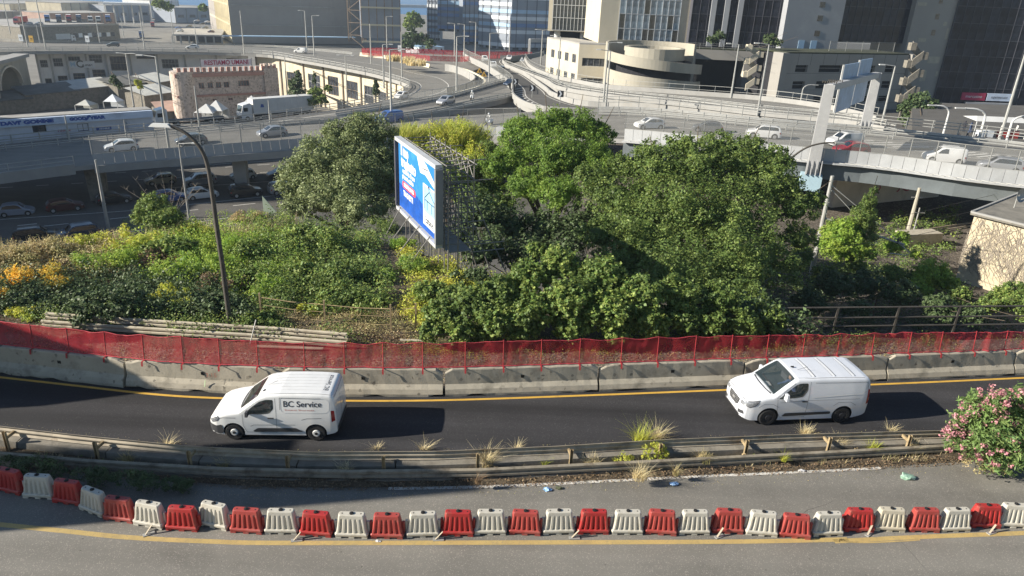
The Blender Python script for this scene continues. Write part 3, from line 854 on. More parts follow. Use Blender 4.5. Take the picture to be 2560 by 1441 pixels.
 def _v(s, q, view, eps):
  if view == 'L': return s.hit((-q[0], 3, q[1]),(0,-1,0), eps)
  if view == 'R': return s.hit((-q[0], -3, q[1]),(0,1,0), eps)
  if view == 'T': return s.hit((-q[0], q[1], 5),(0,0,-1), eps)
  if view == 'F': return s.hit((3, q[0], q[1]),(-1,0,0), eps)
  if view == 'B': return s.hit((-s.L - 3, q[0], q[1]),(1,0,0), eps)
 def line(s, mb, pts, view, w=.012, eps=.004, mi=0, closed=False):
  P = list(pts) + ([pts[0]] if closed else [])
  for a, b in zip(P, P[1:]):
   L = math.dist(a, b); n = max(1, int(L / .08)); dx, dy = (b[0] - a[0]) / L, (b[1] - a[1]) / L
   for k in range(n):
    p, q = (lerp(a[0], b[0], k / n), lerp(a[1], b[1], k / n)),(lerp(a[0], b[0], (k + 1) / n), lerp(a[1], b[1], (k + 1) / n))
    vs = [s._v((r[0] - dy * w / 2 * sg, r[1] + dx * w / 2 * sg), view, eps) for r, sg in ((p, -1),(q, -1),(q, 1),(p, 1))]
    if all(v is not None for v in vs): mb.add(vs, ((0,1,2,3),), mi)
 def text(s, mb, txt, pos, view, size, rot=0, width=None, bold=0, eps=.006, mi=0, flip=1):
  vs, fs = text_geo(txt, size, bold)
  k = width / (max(v.x for v in vs) - min(v.x for v in vs)) if width else 1
  out = []
  for v in vs:
   x, y = v.x * k * flip, v.y; x, y = x * math.cos(rot) - y * math.sin(rot), x * math.sin(rot) + y * math.cos(rot)
   h = s._v((pos[0] + x, pos[1] + y), view, eps); out.append(h)
  if any(h is None for h in out): return
  mb.add(out, fs, mi)
def round_poly(pts, r=.05, n=3):
 out = []
 N = len(pts)
 for i in range(N):
  p0, p, p1 = Vector(pts[i - 1]), Vector(pts[i]), Vector(pts[(i + 1) % N])
  a, b = (p0 - p),(p1 - p); ra = min(r, a.length * .4, b.length * .4)
  A, B = p + a.normalized() * ra, p + b.normalized() * ra
  for k in range(n + 1):
   t = k / n; q = A * (1 - t) ** 2 + p * 2 * t * (1 - t) + B * t * t; out.append((q.x, q.y))
 return out
def wheel(parent, x, y, r, w, mrim, style='hub', n=28, name='wheel'):
 sd = 1 if y > 0 else -1
 mb = MB(); rings = []
 prof = [(r * .60,-.5),(r * .90,-.5),(r, -.36),(r, .36),(r * .90,.5),(r * .60,.5)]
 for rr, o in prof:
  rings.append([(x + rr * math.cos(2 * math.pi * k / n), y + o * w, r + rr * math.sin(2 * math.pi * k / n)) for k in range(n)])
 rings.append(rings[0])
 mb.loft(rings, 0, cap=False)
 t = mb.build(name, M['tyre'], parent, smooth=False)
 rm = MB()
 rm.cyl((x, y + sd * w * .10, r), r * .62, w * .5, n, 0, axis='y')
 rm.tube([(x, y + sd * w * .36, r),(x, y + sd * w * .44, r)], [r * .60, r * .56], n)
 hole = []
 if style == 'hub':
  rm.tube([(x, y + sd * (w * .44), r),(x, y + sd * (w * .60), r)], [r * .42, r * .36], n, 1)
  rm.cyl((x, y + sd * (w * .62), r), r * .17,.012,14,2, axis='y')
 else:
  rm.tube([(x, y + sd * (w * .44), r),(x, y + sd * (w * .50), r)], [r * .30, r * .26], n, 1)
  for k in range(10):
   a = 2 * math.pi * k / 10
   rm.cyl((x + r * .44 * math.cos(a), y + sd * w * .445, r + r * .44 * math.sin(a)), r * .06,.01,6,2, axis='y')
 rm.build('rim', [mrim, M['hub_white'] if style == 'hub' else mrim, M['black']], t)
 return t
def place_vehicle(root, fpx, rpx, z, wb, front_over, half_track):
 f, r = G(*fpx, z), G(*rpx, z); d = (f - r).normalized(); yaw = math.atan2(d.y, d.x)
 n = Vector((-d.y, d.x, 0))
 mid = (f + r) / 2
 root.rotation_euler = (0,0, yaw)
 k = .935; root.scale = (k, k, k)
 root.location = mid + d * (wb / 2 + front_over) * k - n * half_track * k
def van_a():
 L, W = 4.40,1.85
 b = Body(L, W, [(0,.50),(.02,.62),(.06,.76),(.14,.88),(.35,.985),(.7,1.075),(1.0,1.13),(1.12,1.16),(1.45,1.42),(1.72,1.62),(1.86,1.70),(2.05,1.76),(2.5,1.815),(3.2,1.83),(3.9,1.825),(4.2,1.80),(4.28,1.76),(4.33,1.66),(4.37,1.3),(4.395,.9),(4.40,.62)],
             [(0,.60),(.04,.74),(.12,.84),(.3,.94),(.6,.985),(1.2,1.0),(3.6,1.0),(4.2,.97),(4.33,.945),(4.40,.92)], 1.06,.11, [(0,.30),(.2,.22),(.5,.20),(3.9,.22),(4.3,.30),(4.4,.36)], r=.13, nst=56)
 AX = (.90,3.685)
 root = empty('delivery_van', (0,0,0), 'small white panel van lettered BC Service on its side and roof', 'van', 'white vans on the dark asphalt lane')
 SW = round_poly([(1.30,1.07),(1.58,1.33),(1.84,1.53),(2.06,1.60),(2.30,1.60),(2.30,1.26),(2.16,1.10),(1.9,1.06)], .05); me = b.finish(AX, .365, M['van_white'], M['cab'], cabin=(SW, [(1.16,-.74),(1.74,-.66),(1.74,.66),(1.16,.74)], 1.08))
 body = obj('body', me, root)
 mb = MB(); b.patch(mb, round_poly([(1.13,-.76),(1.76,-.68),(1.76,.68),(1.13,.76)], .08), 'T', .005, dens=.05); mb.build('windscreen', M['glass_see'], body, smooth=True)
 mb = MB(); b.line(mb, [(1.14,-.64),(1.10,-.3),(1.09,0),(1.10,.3),(1.14,.64)], 'T', .06); mb.line if False else None; mb.build('wiper_panel', M['dark_plastic'], body)
 for v, sg in (('L', 1),('R', -1)):
  mb = MB(); b.patch(mb, SW, v, .006); mb.build('side_window', M['glass_see'], body, smooth=True)
  mb = MB(); b.line(mb, [(1.24,1.05),(1.24,.60),(1.34,.34)], v, .010); b.line(mb, [(2.36,1.66),(2.38,1.1),(2.36,.34)], v, .010); b.line(mb, [(1.34,.34),(2.36,.34)], v, .009)
  mb.build('door_gap', M['seam'], body)
  rr = round_poly([(2.52,1.68),(4.02,1.66),(4.14,1.58),(4.14,1.24),(4.02,1.14),(2.62,1.14),(2.52,1.24)], .07)
  mb = MB(); b.line(mb, rr, v, .022, eps=.008, closed=True); mb.build('panel_bead', M['van_white'], body)
  mb = MB(); b.line(mb, [(2.52,1.24),(2.52,1.68),(3.9,1.665)], v, .012, eps=.010); mb.build('panel_crease', M['seam'], body)
  mb = MB(); b.patch(mb, round_poly([(1.55,.40),(1.72,.52),(3.02,.54),(3.25,.38),(1.6,.36)], .04), v, .018); mb.build('side_moulding', M['dark_plastic'], body)
  mb = MB(); b.line(mb, [(1.48,.58),(1.60,.64),(3.0,.66)], v, .012); b.line(mb, [(.42,.86),(.6,.90),(1.0,.90)], v, .014); b.line(mb, [(3.22,.86),(3.4,.92),(3.9,.93)], v, .014); mb.build('swage', M['seam'], body)
  mb = MB(); p = b._v((2.20,.93), v, .03); mb.box((p.x, p.y, p.z),(.20,.03,.035)); mb.build('handle', M['dark_plastic'], body)
  mb = MB(); p = b._v((1.44,1.10), v, .0)
  mb.box((p.x, p.y + sg * .12, p.z + .05),(.09,.20,.17), taper=.85); mb.box((p.x, p.y + sg * .03, p.z - .02),(.06,.10,.04)); mb.build('mirror', M['dark_plastic'], body)
  mb = MB(); b.patch(mb, round_poly([(.10,.76),(.40,.93),(.44,.88),(.36,.76),(.18,.68)], .03), v, .009, dens=.03); mb.build('headlight', M['lamp_glass'], body)
  mb = MB(); b.line(mb, [(.10,.76),(.40,.93),(.44,.88),(.36,.76),(.18,.68)], v, .016,.011, closed=True); mb.build('lamp_rim', M['seam'], body)
  mb = MB(); b.patch(mb, round_poly([(.0,.62),(.30,.56),(.50,.62),(.56,.40),(.50,.24),(.1,.24)], .03), v, .012, dens=.04); mb.build('bumper_corner', M['dark_plastic'], body)
  mb = MB(); b.patch(mb, round_poly([(4.22,1.22),(4.33,1.22),(4.36,.84),(4.24,.78)], .02), v, .010, dens=.04); mb.build('tail_light', M['tail_red'], body)
 mb = MB(); b.patch(mb, round_poly([(-.60,.60),(.60,.60),(.60,.30),(-.60,.30)], .04), 'F', .02); mb.build('front_bumper', M['dark_plastic'], body)
 mb = MB(); b.patch(mb, [(-.26,.48),(.26,.48),(.26,.38),(-.26,.38)], 'F', .035); mb.build('number_plate', M['plate'], body)
 mb = MB(); b.patch(mb, round_poly([(-.74,.52),(.74,.52),(.74,.34),(-.74,.34)], .04), 'B', .03); mb.build('rear_bumper', M['dark_plastic'], body)
 mb = MB(); b.line(mb, [(0,1.70),(0,.52)], 'B', .012); b.line(mb, [(-.78,1.66),(.78,1.66)], 'B', .012); mb.build('rear_door_gap', M['seam'], body)
 mb = MB(); b.patch(mb, [(-.56,.86),(-.1,.86),(-.1,.74),(-.56,.74)], 'B', .01); mb.build('rear_plate', M['plate'], body)
 mb = MB()
 for y in (-.52,-.31,-.10,.10,.31,.52): b.line(mb, [(2.1, y),(4.0, y)], 'T', .035,.007)
 mb.build('roof_rib', M['van_white'], body)
 mb = MB()
 for y in (-.76,.76): b.line(mb, [(1.85, y * .93),(2.3, y),(4.2, y)], 'T', .012,.004)
 mb.build('roof_gutter', M['seam'], body)
 mb = MB(); b.text(mb, 'BC Service', (3.28,1.45), 'L', .30, width=1.28, flip=1, bold=.004); mb.build('lettering', M['print_dark'], body)
 mb = MB(); b.text(mb, 'Sistemi Sicurezza', (3.18,1.24), 'L', .085, width=1.0, flip=1); mb.build('small_lettering', M['print_red'], body)
 mb = MB(); b.text(mb, 'BC Service', (4.02,0), 'T', .24, width=1.05, rot=R_(90), flip=-1); mb.build('roof_lettering', M['print_dark'], body)
 mb = MB(); mb.tube([(-1.95,.1,1.74),(-2.3,.12,1.92)], .006,5); mb.build('aerial', M['black'], body)
 mb = MB(); q = b._v((3.0,-.3), 'T', 0)
 for ax in AX:
  for sg in (-1,1): wheel(root, -ax, sg * .80,.315,.21, M['rim_dark'], 'hub')
 place_vehicle(root, (586,1100),(795,1103),0.004, AX[1] - AX[0], AX[0], .90)
 return root
def van_b():
 L, W = 4.90,1.95
 b = Body(L, W, [(0,.50),(.02,.70),(.07,.92),(.16,1.02),(.45,1.12),(.8,1.20),(1.05,1.25),(1.12,1.29),(1.5,1.60),(1.84,1.84),(1.98,1.90),(2.2,1.91),(2.8,1.93),(3.8,1.93),(4.6,1.91),(4.76,1.88),(4.82,1.82),(4.86,1.7),(4.89,1.2),(4.90,.62)],
             [(0,.66),(.05,.80),(.14,.88),(.35,.95),(.7,.985),(1.2,1.0),(4.2,1.0),(4.7,.98),(4.84,.95),(4.90,.93)], 1.15,.12, [(0,.30),(.3,.20),(.6,.20),(4.4,.22),(4.8,.32),(4.9,.38)], r=.15, nst=60, crown=.04)
 AX = (.99,3.925)
 root = empty('delivery_van', (0,0,0), 'larger plain white van with ribbed roof driving left near the right side', 'van', 'white vans on the dark asphalt lane')
 SW = round_poly([(1.26,1.13),(1.62,1.46),(1.90,1.68),(2.06,1.73),(2.36,1.73),(2.38,1.45),(2.22,1.20),(1.9,1.16)], .06); me = b.finish(AX, .40, M['van_grey_white'], M['cab'], cabin=(SW, [(1.12,-.82),(1.88,-.72),(1.88,.72),(1.12,.82)], 1.16))
 body = obj('body', me, root)
 P = M['van_grey_white']
 mb = MB(); b.patch(mb, round_poly([(1.08,-.84),(1.90,-.74),(1.90,.74),(1.08,.84)], .10), 'T', .005, dens=.05); mb.build('windscreen', M['glass_see'], body, smooth=True)
 mb = MB(); b.line(mb, [(1.06,-.72),(1.01,-.3),(1.0,0),(1.01,.3),(1.06,.72)], 'T', .05); mb.build('wiper_panel', M['dark_plastic'], body)
 mb = MB(); b.line(mb, [(1.26,-.5),(1.22,.1)], 'T', .018,.02); b.line(mb, [(1.26,.02),(1.22,.58)], 'T', .018,.02); mb.build('wiper', M['black'], body)
 for v, sg in (('L', 1),('R', -1)):
  mb = MB(); b.patch(mb, SW, v, .006); mb.build('side_window', M['glass_see'], body, smooth=True)
  mb = MB(); b.line(mb, [(1.24,1.12),(1.30,.6),(1.44,.36)], v, .010); b.line(mb, [(2.45,1.78),(2.44,1.1),(2.42,.34)], v, .010); b.line(mb, [(1.44,.34),(2.42,.34)], v, .009); b.line(mb, [(1.86,1.74),(1.5,1.45),(1.2,1.15)], v, .012)
  mb.build('door_gap', M['seam'], body)
  rr = round_poly([(2.56,1.74),(4.70,1.72),(4.78,1.62),(4.72,1.36),(4.56,1.27),(2.56,1.17)], .07)
  mb = MB(); b.line(mb, rr[3:-6], v, .012,.008); mb.build('panel_crease', M['seam'], body)
  mb = MB(); b.line(mb, [(4.74,1.66),(4.72,1.40),(4.56,1.28),(2.56,1.18)], v, .03,.012); mb.build('panel_bead', M['van_white'], body)
  mb = MB(); b.patch(mb, round_poly([(1.50,.40),(1.62,.53),(3.42,.55),(3.42,.44),(1.6,.38)], .03), v, .016); mb.build('side_moulding', M['dark_plastic'], body)
  mb = MB(); b.line(mb, [(1.35,.98),(2.4,1.05),(4.5,1.06)], v, .008); b.line(mb, [(.56,.78),(.74,.92),(1.1,.92),(1.35,.78)], v, .010); b.line(mb, [(3.48,.78),(3.66,.93),(4.15,.93),(4.4,.78)], v, .010); mb.build('swage', M['seam'], body)
  mb = MB(); p = b._v((2.30,1.02), v, .03); mb.box((p.x, p.y, p.z),(.20,.03,.04)); mb.build('handle', M['dark_plastic'], body)
  mb = MB(); p = b._v((1.50,1.22), v, .0)
  mb.box((p.x, p.y + sg * .14, p.z + .06),(.10,.22,.26), taper=.8); mb.box((p.x, p.y + sg * .03, p.z - .05),(.06,.12,.05)); mb.build('mirror', P, body)
  mb = MB(); b.patch(mb, round_poly([(.06,.84),(.12,.96),(.58,1.06),(.46,.88),(.24,.76)], .03), v, .009, dens=.03); mb.build('headlight', M['lamp_glass'], body)
  mb = MB(); b.line(mb, [(.06,.84),(.12,.96),(.58,1.06),(.46,.88),(.24,.76)], v, .022,.011, closed=True); mb.build('lamp_rim', M['seam'], body)
  mb = MB(); b.patch(mb, round_poly([(4.79,1.45),(4.86,1.40),(4.88,.85),(4.79,.80)], .02), v, .010, dens=.05); mb.build('tail_light', M['tail_red'], body)
 for sg in (-1,1):
  mb = MB(); b.patch(mb, round_poly([(sg * .48,.50),(sg * .78,.58),(sg * .80,.44),(sg * .52,.38)], .03), 'F', .012, dens=.04); mb.build('fog_lamp', M['dark_plastic'], body)
  mb = MB(); b.patch(mb, round_poly([(sg * .50,.90),(sg * .80,.92),(sg * .78,.80),(sg * .54,.76)], .03), 'F', .010, dens=.04); mb.build('headlight', M['lamp_glass'], body)
 mb = MB(); b.patch(mb, round_poly([(-.42,.86),(.42,.86),(.40,.66),(.28,.56),(-.28,.56),(-.40,.66)], .05), 'F', .012, dens=.05); mb.build('grille', M['dark_plastic'], body)
 mb = MB()
 for z in (.62,.69,.76,.82): b.line(mb, [(-.36, z),(.36, z)], 'F', .014,.022)
 mb.build('grille_bar', M['rim_steel'], body)
 mb = MB(); vs = [b._v((.10 * math.cos(a),.72 + .045 * math.sin(a)), 'F', .03) for a in np.linspace(0,2 * math.pi, 17)[:-1]]; mb.add(vs, [tuple(range(16))]); mb.build('badge', M['rim_steel'], body)
 mb = MB(); b.patch(mb, [(-.26,.50),(.26,.50),(.26,.39),(-.26,.39)], 'F', .025); mb.build('number_plate', M['plate'], body)
 mb = MB(); b.patch(mb, round_poly([(-.7,.36),(.7,.36),(.6,.31),(-.6,.31)], .02), 'F', .012); mb.build('front_lip', M['dark_plastic'], body)
 mb = MB(); b.line(mb, [(0,1.80),(0,.52)], 'B', .012); mb.build('rear_door_gap', M['seam'], body)
 mb = MB(); b.patch(mb, round_poly([(-.8,.56),(.8,.56),(.8,.38),(-.8,.38)], .04), 'B', .03); mb.build('rear_bumper', M['dark_plastic'], body)
 for x in (2.62,3.42,4.20):
  mb = MB(); b.line(mb, [(x, -.72),(x, .72)], 'T', .055,.028)
  mb.build('roof_rib', M['van_white'], body)
  mb = MB(); b.line(mb, [(x + .07,-.70),(x + .07,.70)], 'T', .018,.004); b.line(mb, [(x - .07,-.70),(x - .07,.70)], 'T', .010,.004); mb.build('rib_groove', M['seam'], body)
 mb = MB(); b.line(mb, [(2.0,.74),(2.5,.80),(4.6,.80)], 'T', .014,.004); b.line(mb, [(2.0,-.74),(2.5,-.80),(4.6,-.80)], 'T', .014,.004); mb.build('roof_gutter', M['seam'], body)
 mb = MB(); mb.box((-2.12,.0,1.95),(.12,.06,.03)); mb.tube([(-2.2,.25,1.95),(-2.55,.3,2.10)], .006,5); mb.build('aerial', M['black'], body)
 for ax in AX:
  for sg in (-1,1): wheel(root, -ax, sg * .86,.34,.22, M['rim_dark'], 'steel')
 place_vehicle(root, (1914,1064),(2100,1058),0.004, AX[1] - AX[0], AX[0], .96)
 return root
VANS = (van_a(), van_b())
for v, z in zip(VANS, (1.0,1.1)):
 for sg in (-1,1): mb = MB(); mb.box((-2.2, sg * .42, z + .22),(.16,.50,.46)); mb.box((-2.2, sg * .42, z + .5),(.10,.24,.16)); mb.build('seat', M['seat'], v)
 mb = MB(); mb.tube([(-1.62 + .06 * math.sin(t),.42 + .18 * math.cos(t), z + .12 + .17 * math.sin(t)) for t in np.linspace(0,6.28,15)], .014,5); mb.build('steering_wheel', M['black'], v)
 mb = MB(); mb.box((-1.32,-.1, z + .09),(.20,.34,.012)); mb.build('papers', M['plate'], v)
# terrain
Z_LOW, Z_RAIL, Z_BOWL, Z_TOWN, Z_SEA = -12.5,-9.0,-21.0,-10.0,-30.0
CREST_PX = [(-700,640),(-300,630),(0,615),(150,610),(280,585),(450,560),(600,550),(700,540),(820,560),(950,585),(1040,610),(1150,650),(1280,700),(1400,720),(1600,740),(1800,770),(1950,800),(2100,822),(2560,820),(3300,835)]
CREST = [G(x, y, .6) for x, y in CREST_PX]
def crest_y(x): return float(np.interp(x, [p.x for p in CREST], [p.y for p in CREST]))
def far_floor(x): return lerp(Z_LOW, Z_RAIL, max(0, min(1,(x - 0) / 10)))
def bank_z(x, y):
 yc = crest_y(x)
 base = at_x(BAR_BASE, x).y + .9
 zf = far_floor(x)
 if y <= base + 2.2: return -.02
 if y <= yc: return .25 * math.sin(min(1,(y - base - 2.2) / max(1, yc - base - 2.2)) * math.pi * .5) + .10 * noise.noise(Vector((x * .4, y * .4,0)))
 k = (y - yc)
 slope = .80 if x < 4 else lerp(.8,1.6, min(1,(x - 4) / 6))
 return max(zf - .3,.22 - k * slope + .3 * noise.noise(Vector((x * .3, y * .3,4))))
mb = MB()
gx = list(np.arange(-75,75.1,.75)); gyn = 80
vs = []
for x in gx:
 y0 = at_x(BAR_BASE, max(-50, min(50, x))).y + .5
 for k in range(gyn + 1):
  t = k / gyn; y = y0 + (60 - y0) * t
  vs.append((x, y, bank_z(x, y)))
W = gyn + 1
mb.add(vs, [(i * W + k, (i + 1) * W + k, (i + 1) * W + k + 1, i * W + k + 1) for i in range(len(gx) - 1) for k in range(gyn)])
mb.build('bank_terrain', M['soil'], kind='structure', smooth=True)
pa = [at_x(BAR_BASE, x) + Vector((0,.55,.0)) for x in XS]; pb = [at_x(BAR_BASE, x) + Vector((0,3.2,.0)) for x in XS]
ribbon(pa, pb, 'gravel_strip', M['gravel'], z=.012, kind='structure')
def sheet(name, x0, x1, y0, y1, z, mt, nx=1, ny=1):
 mb = MB(); mb.add([(x0, y0, z),(x1, y0, z),(x1, y1, z),(x0, y1, z)], [(0,1,2,3)]); return mb.build(name, mt, kind='structure')
sheet('lower_road', -160,8,44,124, Z_LOW + .004, M['asphalt_mid'])
M['ballast'] = mat('ballast', (.08,.066,.05), rough=1, var=.35, scale=1.2, speck=(.26,.22,.18), ks=7, ka=.3, bump=1, bs=8)
sheet('railway_ground', 7,120,33,128, Z_RAIL, M['ballast'])
M['yard'] = mat('yard_ground', (.20,.19,.17), rough=.95, var=.2, scale=.15, stain=(.12,.11,.10), sa=.8, ss=.06)
sheet('ground', -900,900,122,1080, Z_BOWL - .5, M['yard'])
sheet('town_ground', 24,400,128,520, Z_TOWN, M['asphalt_mid'])
M['water'] = mat('sea_water', (.015,.12,.30), rough=.35, var=.1, scale=.02, bump=.3, bs=.5, spec=.3)
sheet('sea', -4500,4500,1080,6000, Z_SEA, M['water'])
mb = MB(); a, b = G(880,16.0, Z_SEA), G(1160,22, Z_SEA); mb.beam(a + Vector((0,0,3)), b + Vector((0,0,3)),26,6)
tag(mb.build('breakwater', M['concrete_pale']), 'long pale breakwater out in the blue sea', 'breakwater')
mb = MB(); mb.box((-76,124.5,(Z_LOW + Z_BOWL) / 2 - .6),(170,1, abs(Z_LOW - Z_BOWL) + 1.2)); mb.build('embankment', M['concrete_dark'], kind='structure')
def seg_line(pxs, z, w, mt=None, name='lane_line'):
 P = [G(x, y, z) for x, y in pxs]
 return line_strip(P, w, name, mt or M['white_line'], dz=.006, kind='structure')
def dashes(a, b, z, n, w, duty=.4):
 A, B = G(*a, z), G(*b, z)
 for k in range(n):
  p, q = A.lerp(B, k / n), A.lerp(B, (k + duty) / n); line_strip([p, q], w, 'lane_line', M['white_line'], dz=.006, kind='structure')
zl = Z_LOW + .004
seg_line([(-40,552),(330,527),(700,488)], zl, .16); dashes((100,567),(720,500), zl, 4,.16)
dashes((0,520 - 50),(720,428), zl, 9,.15,.35); dashes((0,450),(420,425), zl, 6,.14); seg_line([(205,598),(300,583),(640,535)], zl, .2)
seg_line([(260,424),(440,417),(720,400)], zl, .14); dashes((480,424),(720,408), zl, 3,.16); dashes((560,440),(740,428), zl, 3,.16)
seg_line([(420,470),(560,462),(720,451)], zl, .15)
# elevated roads
def deck(name, secs, label, near_rail=None, far_rail=None, thick=1.1, surf=None, n=5, fascia=None, lines=(), edge_lip=.35):
 root = empty(name, G(secs[0][0], secs[0][1], secs[0][4]), label, 'viaduct')
 near = smooth_path([G(a, b, z) for a, b, c, d, z in secs], n); far = smooth_path([G(c, d, z) for a, b, c, d, z in secs], n)
 m_ = MB(); k = len(near); m_.add([p for ab in zip(near, far) for p in ab], [(2 * i, 2 * i + 2,2 * i + 3,2 * i + 1) for i in range(k - 1)])
 v = m_.v; f = m_.f[0]
 if (Vector(v[f[1]]) - Vector(v[f[0]])).cross(Vector(v[f[2]]) - Vector(v[f[0]])).z < 0: m_.f = [q[::-1] for q in m_.f]
 m_.build('road_surface', surf or M['asphalt_pale'], root, w=1)
 m_ = MB(); z0 = Vector((0,0,-.02)); z1 = Vector((0,0,-thick))
 for A, B in zip(range(k - 1), range(1, k)):
  m_.quad(near[A] + z0, near[A] + z1, near[B] + z1, near[B] + z0); m_.quad(far[A] + z0, far[A] + z1, far[B] + z1, far[B] + z0)
  m_.quad(near[A] + z1, far[A] + z1, far[B] + z1, near[B] + z1); m_.quad(near[A] + z0, far[A] + z0, far[B] + z0, near[B] + z0)
 m_.build('slab', fascia or M['concrete_pale'], root, w=1)
 return root, near, far
def side_dir(path, i):
 t = path[min(i + 1, len(path) - 1)] - path[max(i - 1,0)]; t.z = 0
 return t.normalized()
def rail_line(root, path, h=1.0, bars=(.35,.62,.95), step=2.5, post=.10, bar=.10, mt=None, wave_=None, name='railing', joined=False, post_name='post'):
 mt = mt or M['galv']; P = resample(path, step)
 pm = MB(); pm.box((0,0, h / 2),(post, post, h)); pme = pm.mesh(post_name, mt)
 loc = local(root)
 for p in P:
  inst(pme, post_name, root, Matrix.Translation(loc @ p))
 for z in bars:
  m_ = MB()
  m_.profile(P, [(-.02, z - bar / 2),(.03, z - bar / 2),(.03, z + bar / 2),(-.02, z + bar / 2)])
  m_.build(name, mt, root, w=1)
 return P
def net_fence(root, path, z0, z1, step=2.2, mt=None, net=None):
 mt = mt or M['galv']; P = resample(path, step)
 pm = MB(); pm.box((0,0,(z0 + z1) / 2),(.07,.07, z1 - z0)); pme = pm.mesh('fence_post', mt); loc = local(root)
 for p in P: inst(pme, 'fence_post', root, Matrix.Translation(loc @ p))
 m_ = MB()
 for a, b in zip(P, P[1:]): m_.quad(a + Vector((0,0, z0)), b + Vector((0,0, z0)), b + Vector((0,0, z1)), a + Vector((0,0, z1)))
 m_.build('netting', net or M['net_grey'], root, w=1)
 for z in (z0, z1):
  m_ = MB(); m_.profile(P, [(-.03, z - .03),(.03, z - .03),(.03, z + .03),(-.03, z + .03)]); m_.build('fence_rail', mt, root, w=1)
M['panel'] = mat('parapet_panel', (.44,.45,.455), rough=.65, var=.1, scale=.7, stain=(.38,.38,.38), sa=.5, ss=.4, metal=.15)
M['girder'] = mat('girder', (.13,.15,.16), rough=.7, var=.2, scale=.6)
SA = [(-250,470,-200,395,-7.8),(0,440,0,378,-7.8),(235,412,220,357,-7.5),(500,390,480,336,-6.8),(750,371,720,315,-6.0),(1000,350,960,302,-5.2),(1244,338,1240,285,-4.3),(1560,348,1560,272,-2.6),(1977,393,1900,300,-2.2),(2184,412,2184,322,-2.2),(2416,444,2400,345,-2.2),(2560,460,2560,362,-2.2),(2800,493,2800,396,-2.2)]
rA, nA, fA = deck('viaduct', SA, 'long grey viaduct with panelled parapet passing behind the trees', thick=.55)
def sub_path(path, x0, x1):
 out = [p for p in path if depth(p) > 1 and x0 <= proj(p)[0] <= x1]
 return out
for (x0, x1, g) in ((228,1310,1.3),(1540,2800,1.3)):
 P = resample(sub_path(nA, x0, x1),1.15)
 for a, b in zip(P, P[1:]):
  d = (b - a).normalized() * .02
  m_ = MB(); m_.beam(a + d + Vector((0,0,.55)), b - d + Vector((0,0,.55)),.10,1.35); m_.build('parapet_panel', M['panel'], rA, w=1)
 net_fence(rA, offset_path(P, 0.0),1.25,3.55 if x0 < 1000 else 3.3, step=2.4)
m_ = MB(); P = resample(sub_path(nA, 228,1310),4); m_.profile(P, [(-.05,-.12),(.35,-.12),(.35,-1.0),(-.05,-1.0)]); m_.build('fascia', M['concrete_pale'], rA, w=1)
P = resample(sub_path(nA, 1540,2800),3)
m_ = MB(); m_.profile(P, [(.0,-.14),(.75,-.14),(.75,-.30),(.0,-.30)]); m_.build('service_ledge', M['panel'], rA, w=1)
Pd = resample(P, 1.1); m_ = MB()
for a, b in zip(Pd, Pd[1:]):
 n_ = Vector(((b - a).y, -(b - a).x, 0)).normalized(); m_.beam(a + n_ * .08 + Vector((0,0,-.1)), b + n_ * .72 + Vector((0,0,-.1)),.05,.06)
tag(m_.build('stiffener', M['galv'], rA, w=1), kind='stuff')
m_ = MB(); m_.profile(P, [(-.6,-.5),(.1,-.5),(.1,-2.1),(-.6,-2.1)]); m_.build('girder', M['girder'], rA, w=1)
m_ = MB(); m_.profile(offset_path(P, 9), [(-.6,-.5),(.1,-.5),(.1,-2.1),(-.6,-2.1)]); m_.build('girder', M['girder'], rA, w=1)
Pl = sub_path(nA, -260,232)
m_ = MB(); m_.profile(Pl, [(-.15,.35),(.15,.35),(.15,-.9),(-.15,-.9)]); m_.build('parapet', M['concrete_pale'], rA, w=1)
rail_line(rA, Pl, 1.3,(.75,1.25),3.5,.07,.07)
rail_line(rA, sub_path(fA, -260,1000),1.0,(.3,.55,.95),3.0)
Pf = sub_path(fA, 1450,2800)
m_ = MB(); m_.profile(Pf, [(-.2,0),(-.12,.3),(.12,.3),(.2,0)]); m_.build('kerb_barrier', M['galv'], rA, w=1)
rail_line(rA, offset_path(Pf, .4),1.9,(.95,1.35,1.8),3.2,.09,.09)
mid = [a.lerp(b, .82) for a, b in zip(nA, fA)]; rail_line(rA, sub_path(mid, 1480,2800),.95,(.45,.8),3.2,.12,.18)
mid = [a.lerp(b, .70) for a, b in zip(nA, fA)]; rail_line(rA, sub_path(mid, 1480,2250),.85,(.4,.7),3.2,.12,.15)
mid = [a.lerp(b, .45) for a, b in zip(nA, fA)]; P = sub_path(mid, 1500,2800)
def deck_line(path, root, w=.2, dz=.02):
 a, b = offset_path(path, -w / 2), offset_path(path, w / 2)
 for p in a + b: p.z += dz
 m_ = MB(); k = len(a); m_.add([q for ab in zip(a, b) for q in ab], [(2 * i, 2 * i + 1,2 * i + 3,2 * i + 2) for i in range(k - 1)]); m_.build('lane_line', M['white_line'], root, w=1)
deck_line(P, rA); deck_line(sub_path([a.lerp(b, .06) for a, b in zip(nA, fA)], 240,2800), rA); deck_line(sub_path([a.lerp(b, .62) for a, b in zip(nA, fA)], 1500,2800), rA)
for k in range(14):
 px = 2110 + k * 36; h = [p for p in nA if abs(proj(p)[0] - px) < 25]
 i = min(range(len(nA)), key=lambda j: abs(proj(nA[j])[0] - px) if depth(nA[j]) > 1 else 1e9)
 a, b = nA[i].lerp(fA[i], .48), nA[min(i + 2, len(nA) - 1)].lerp(fA[min(i + 2, len(nA) - 1)], .60)
 deck_line([a, b], rA, .45)
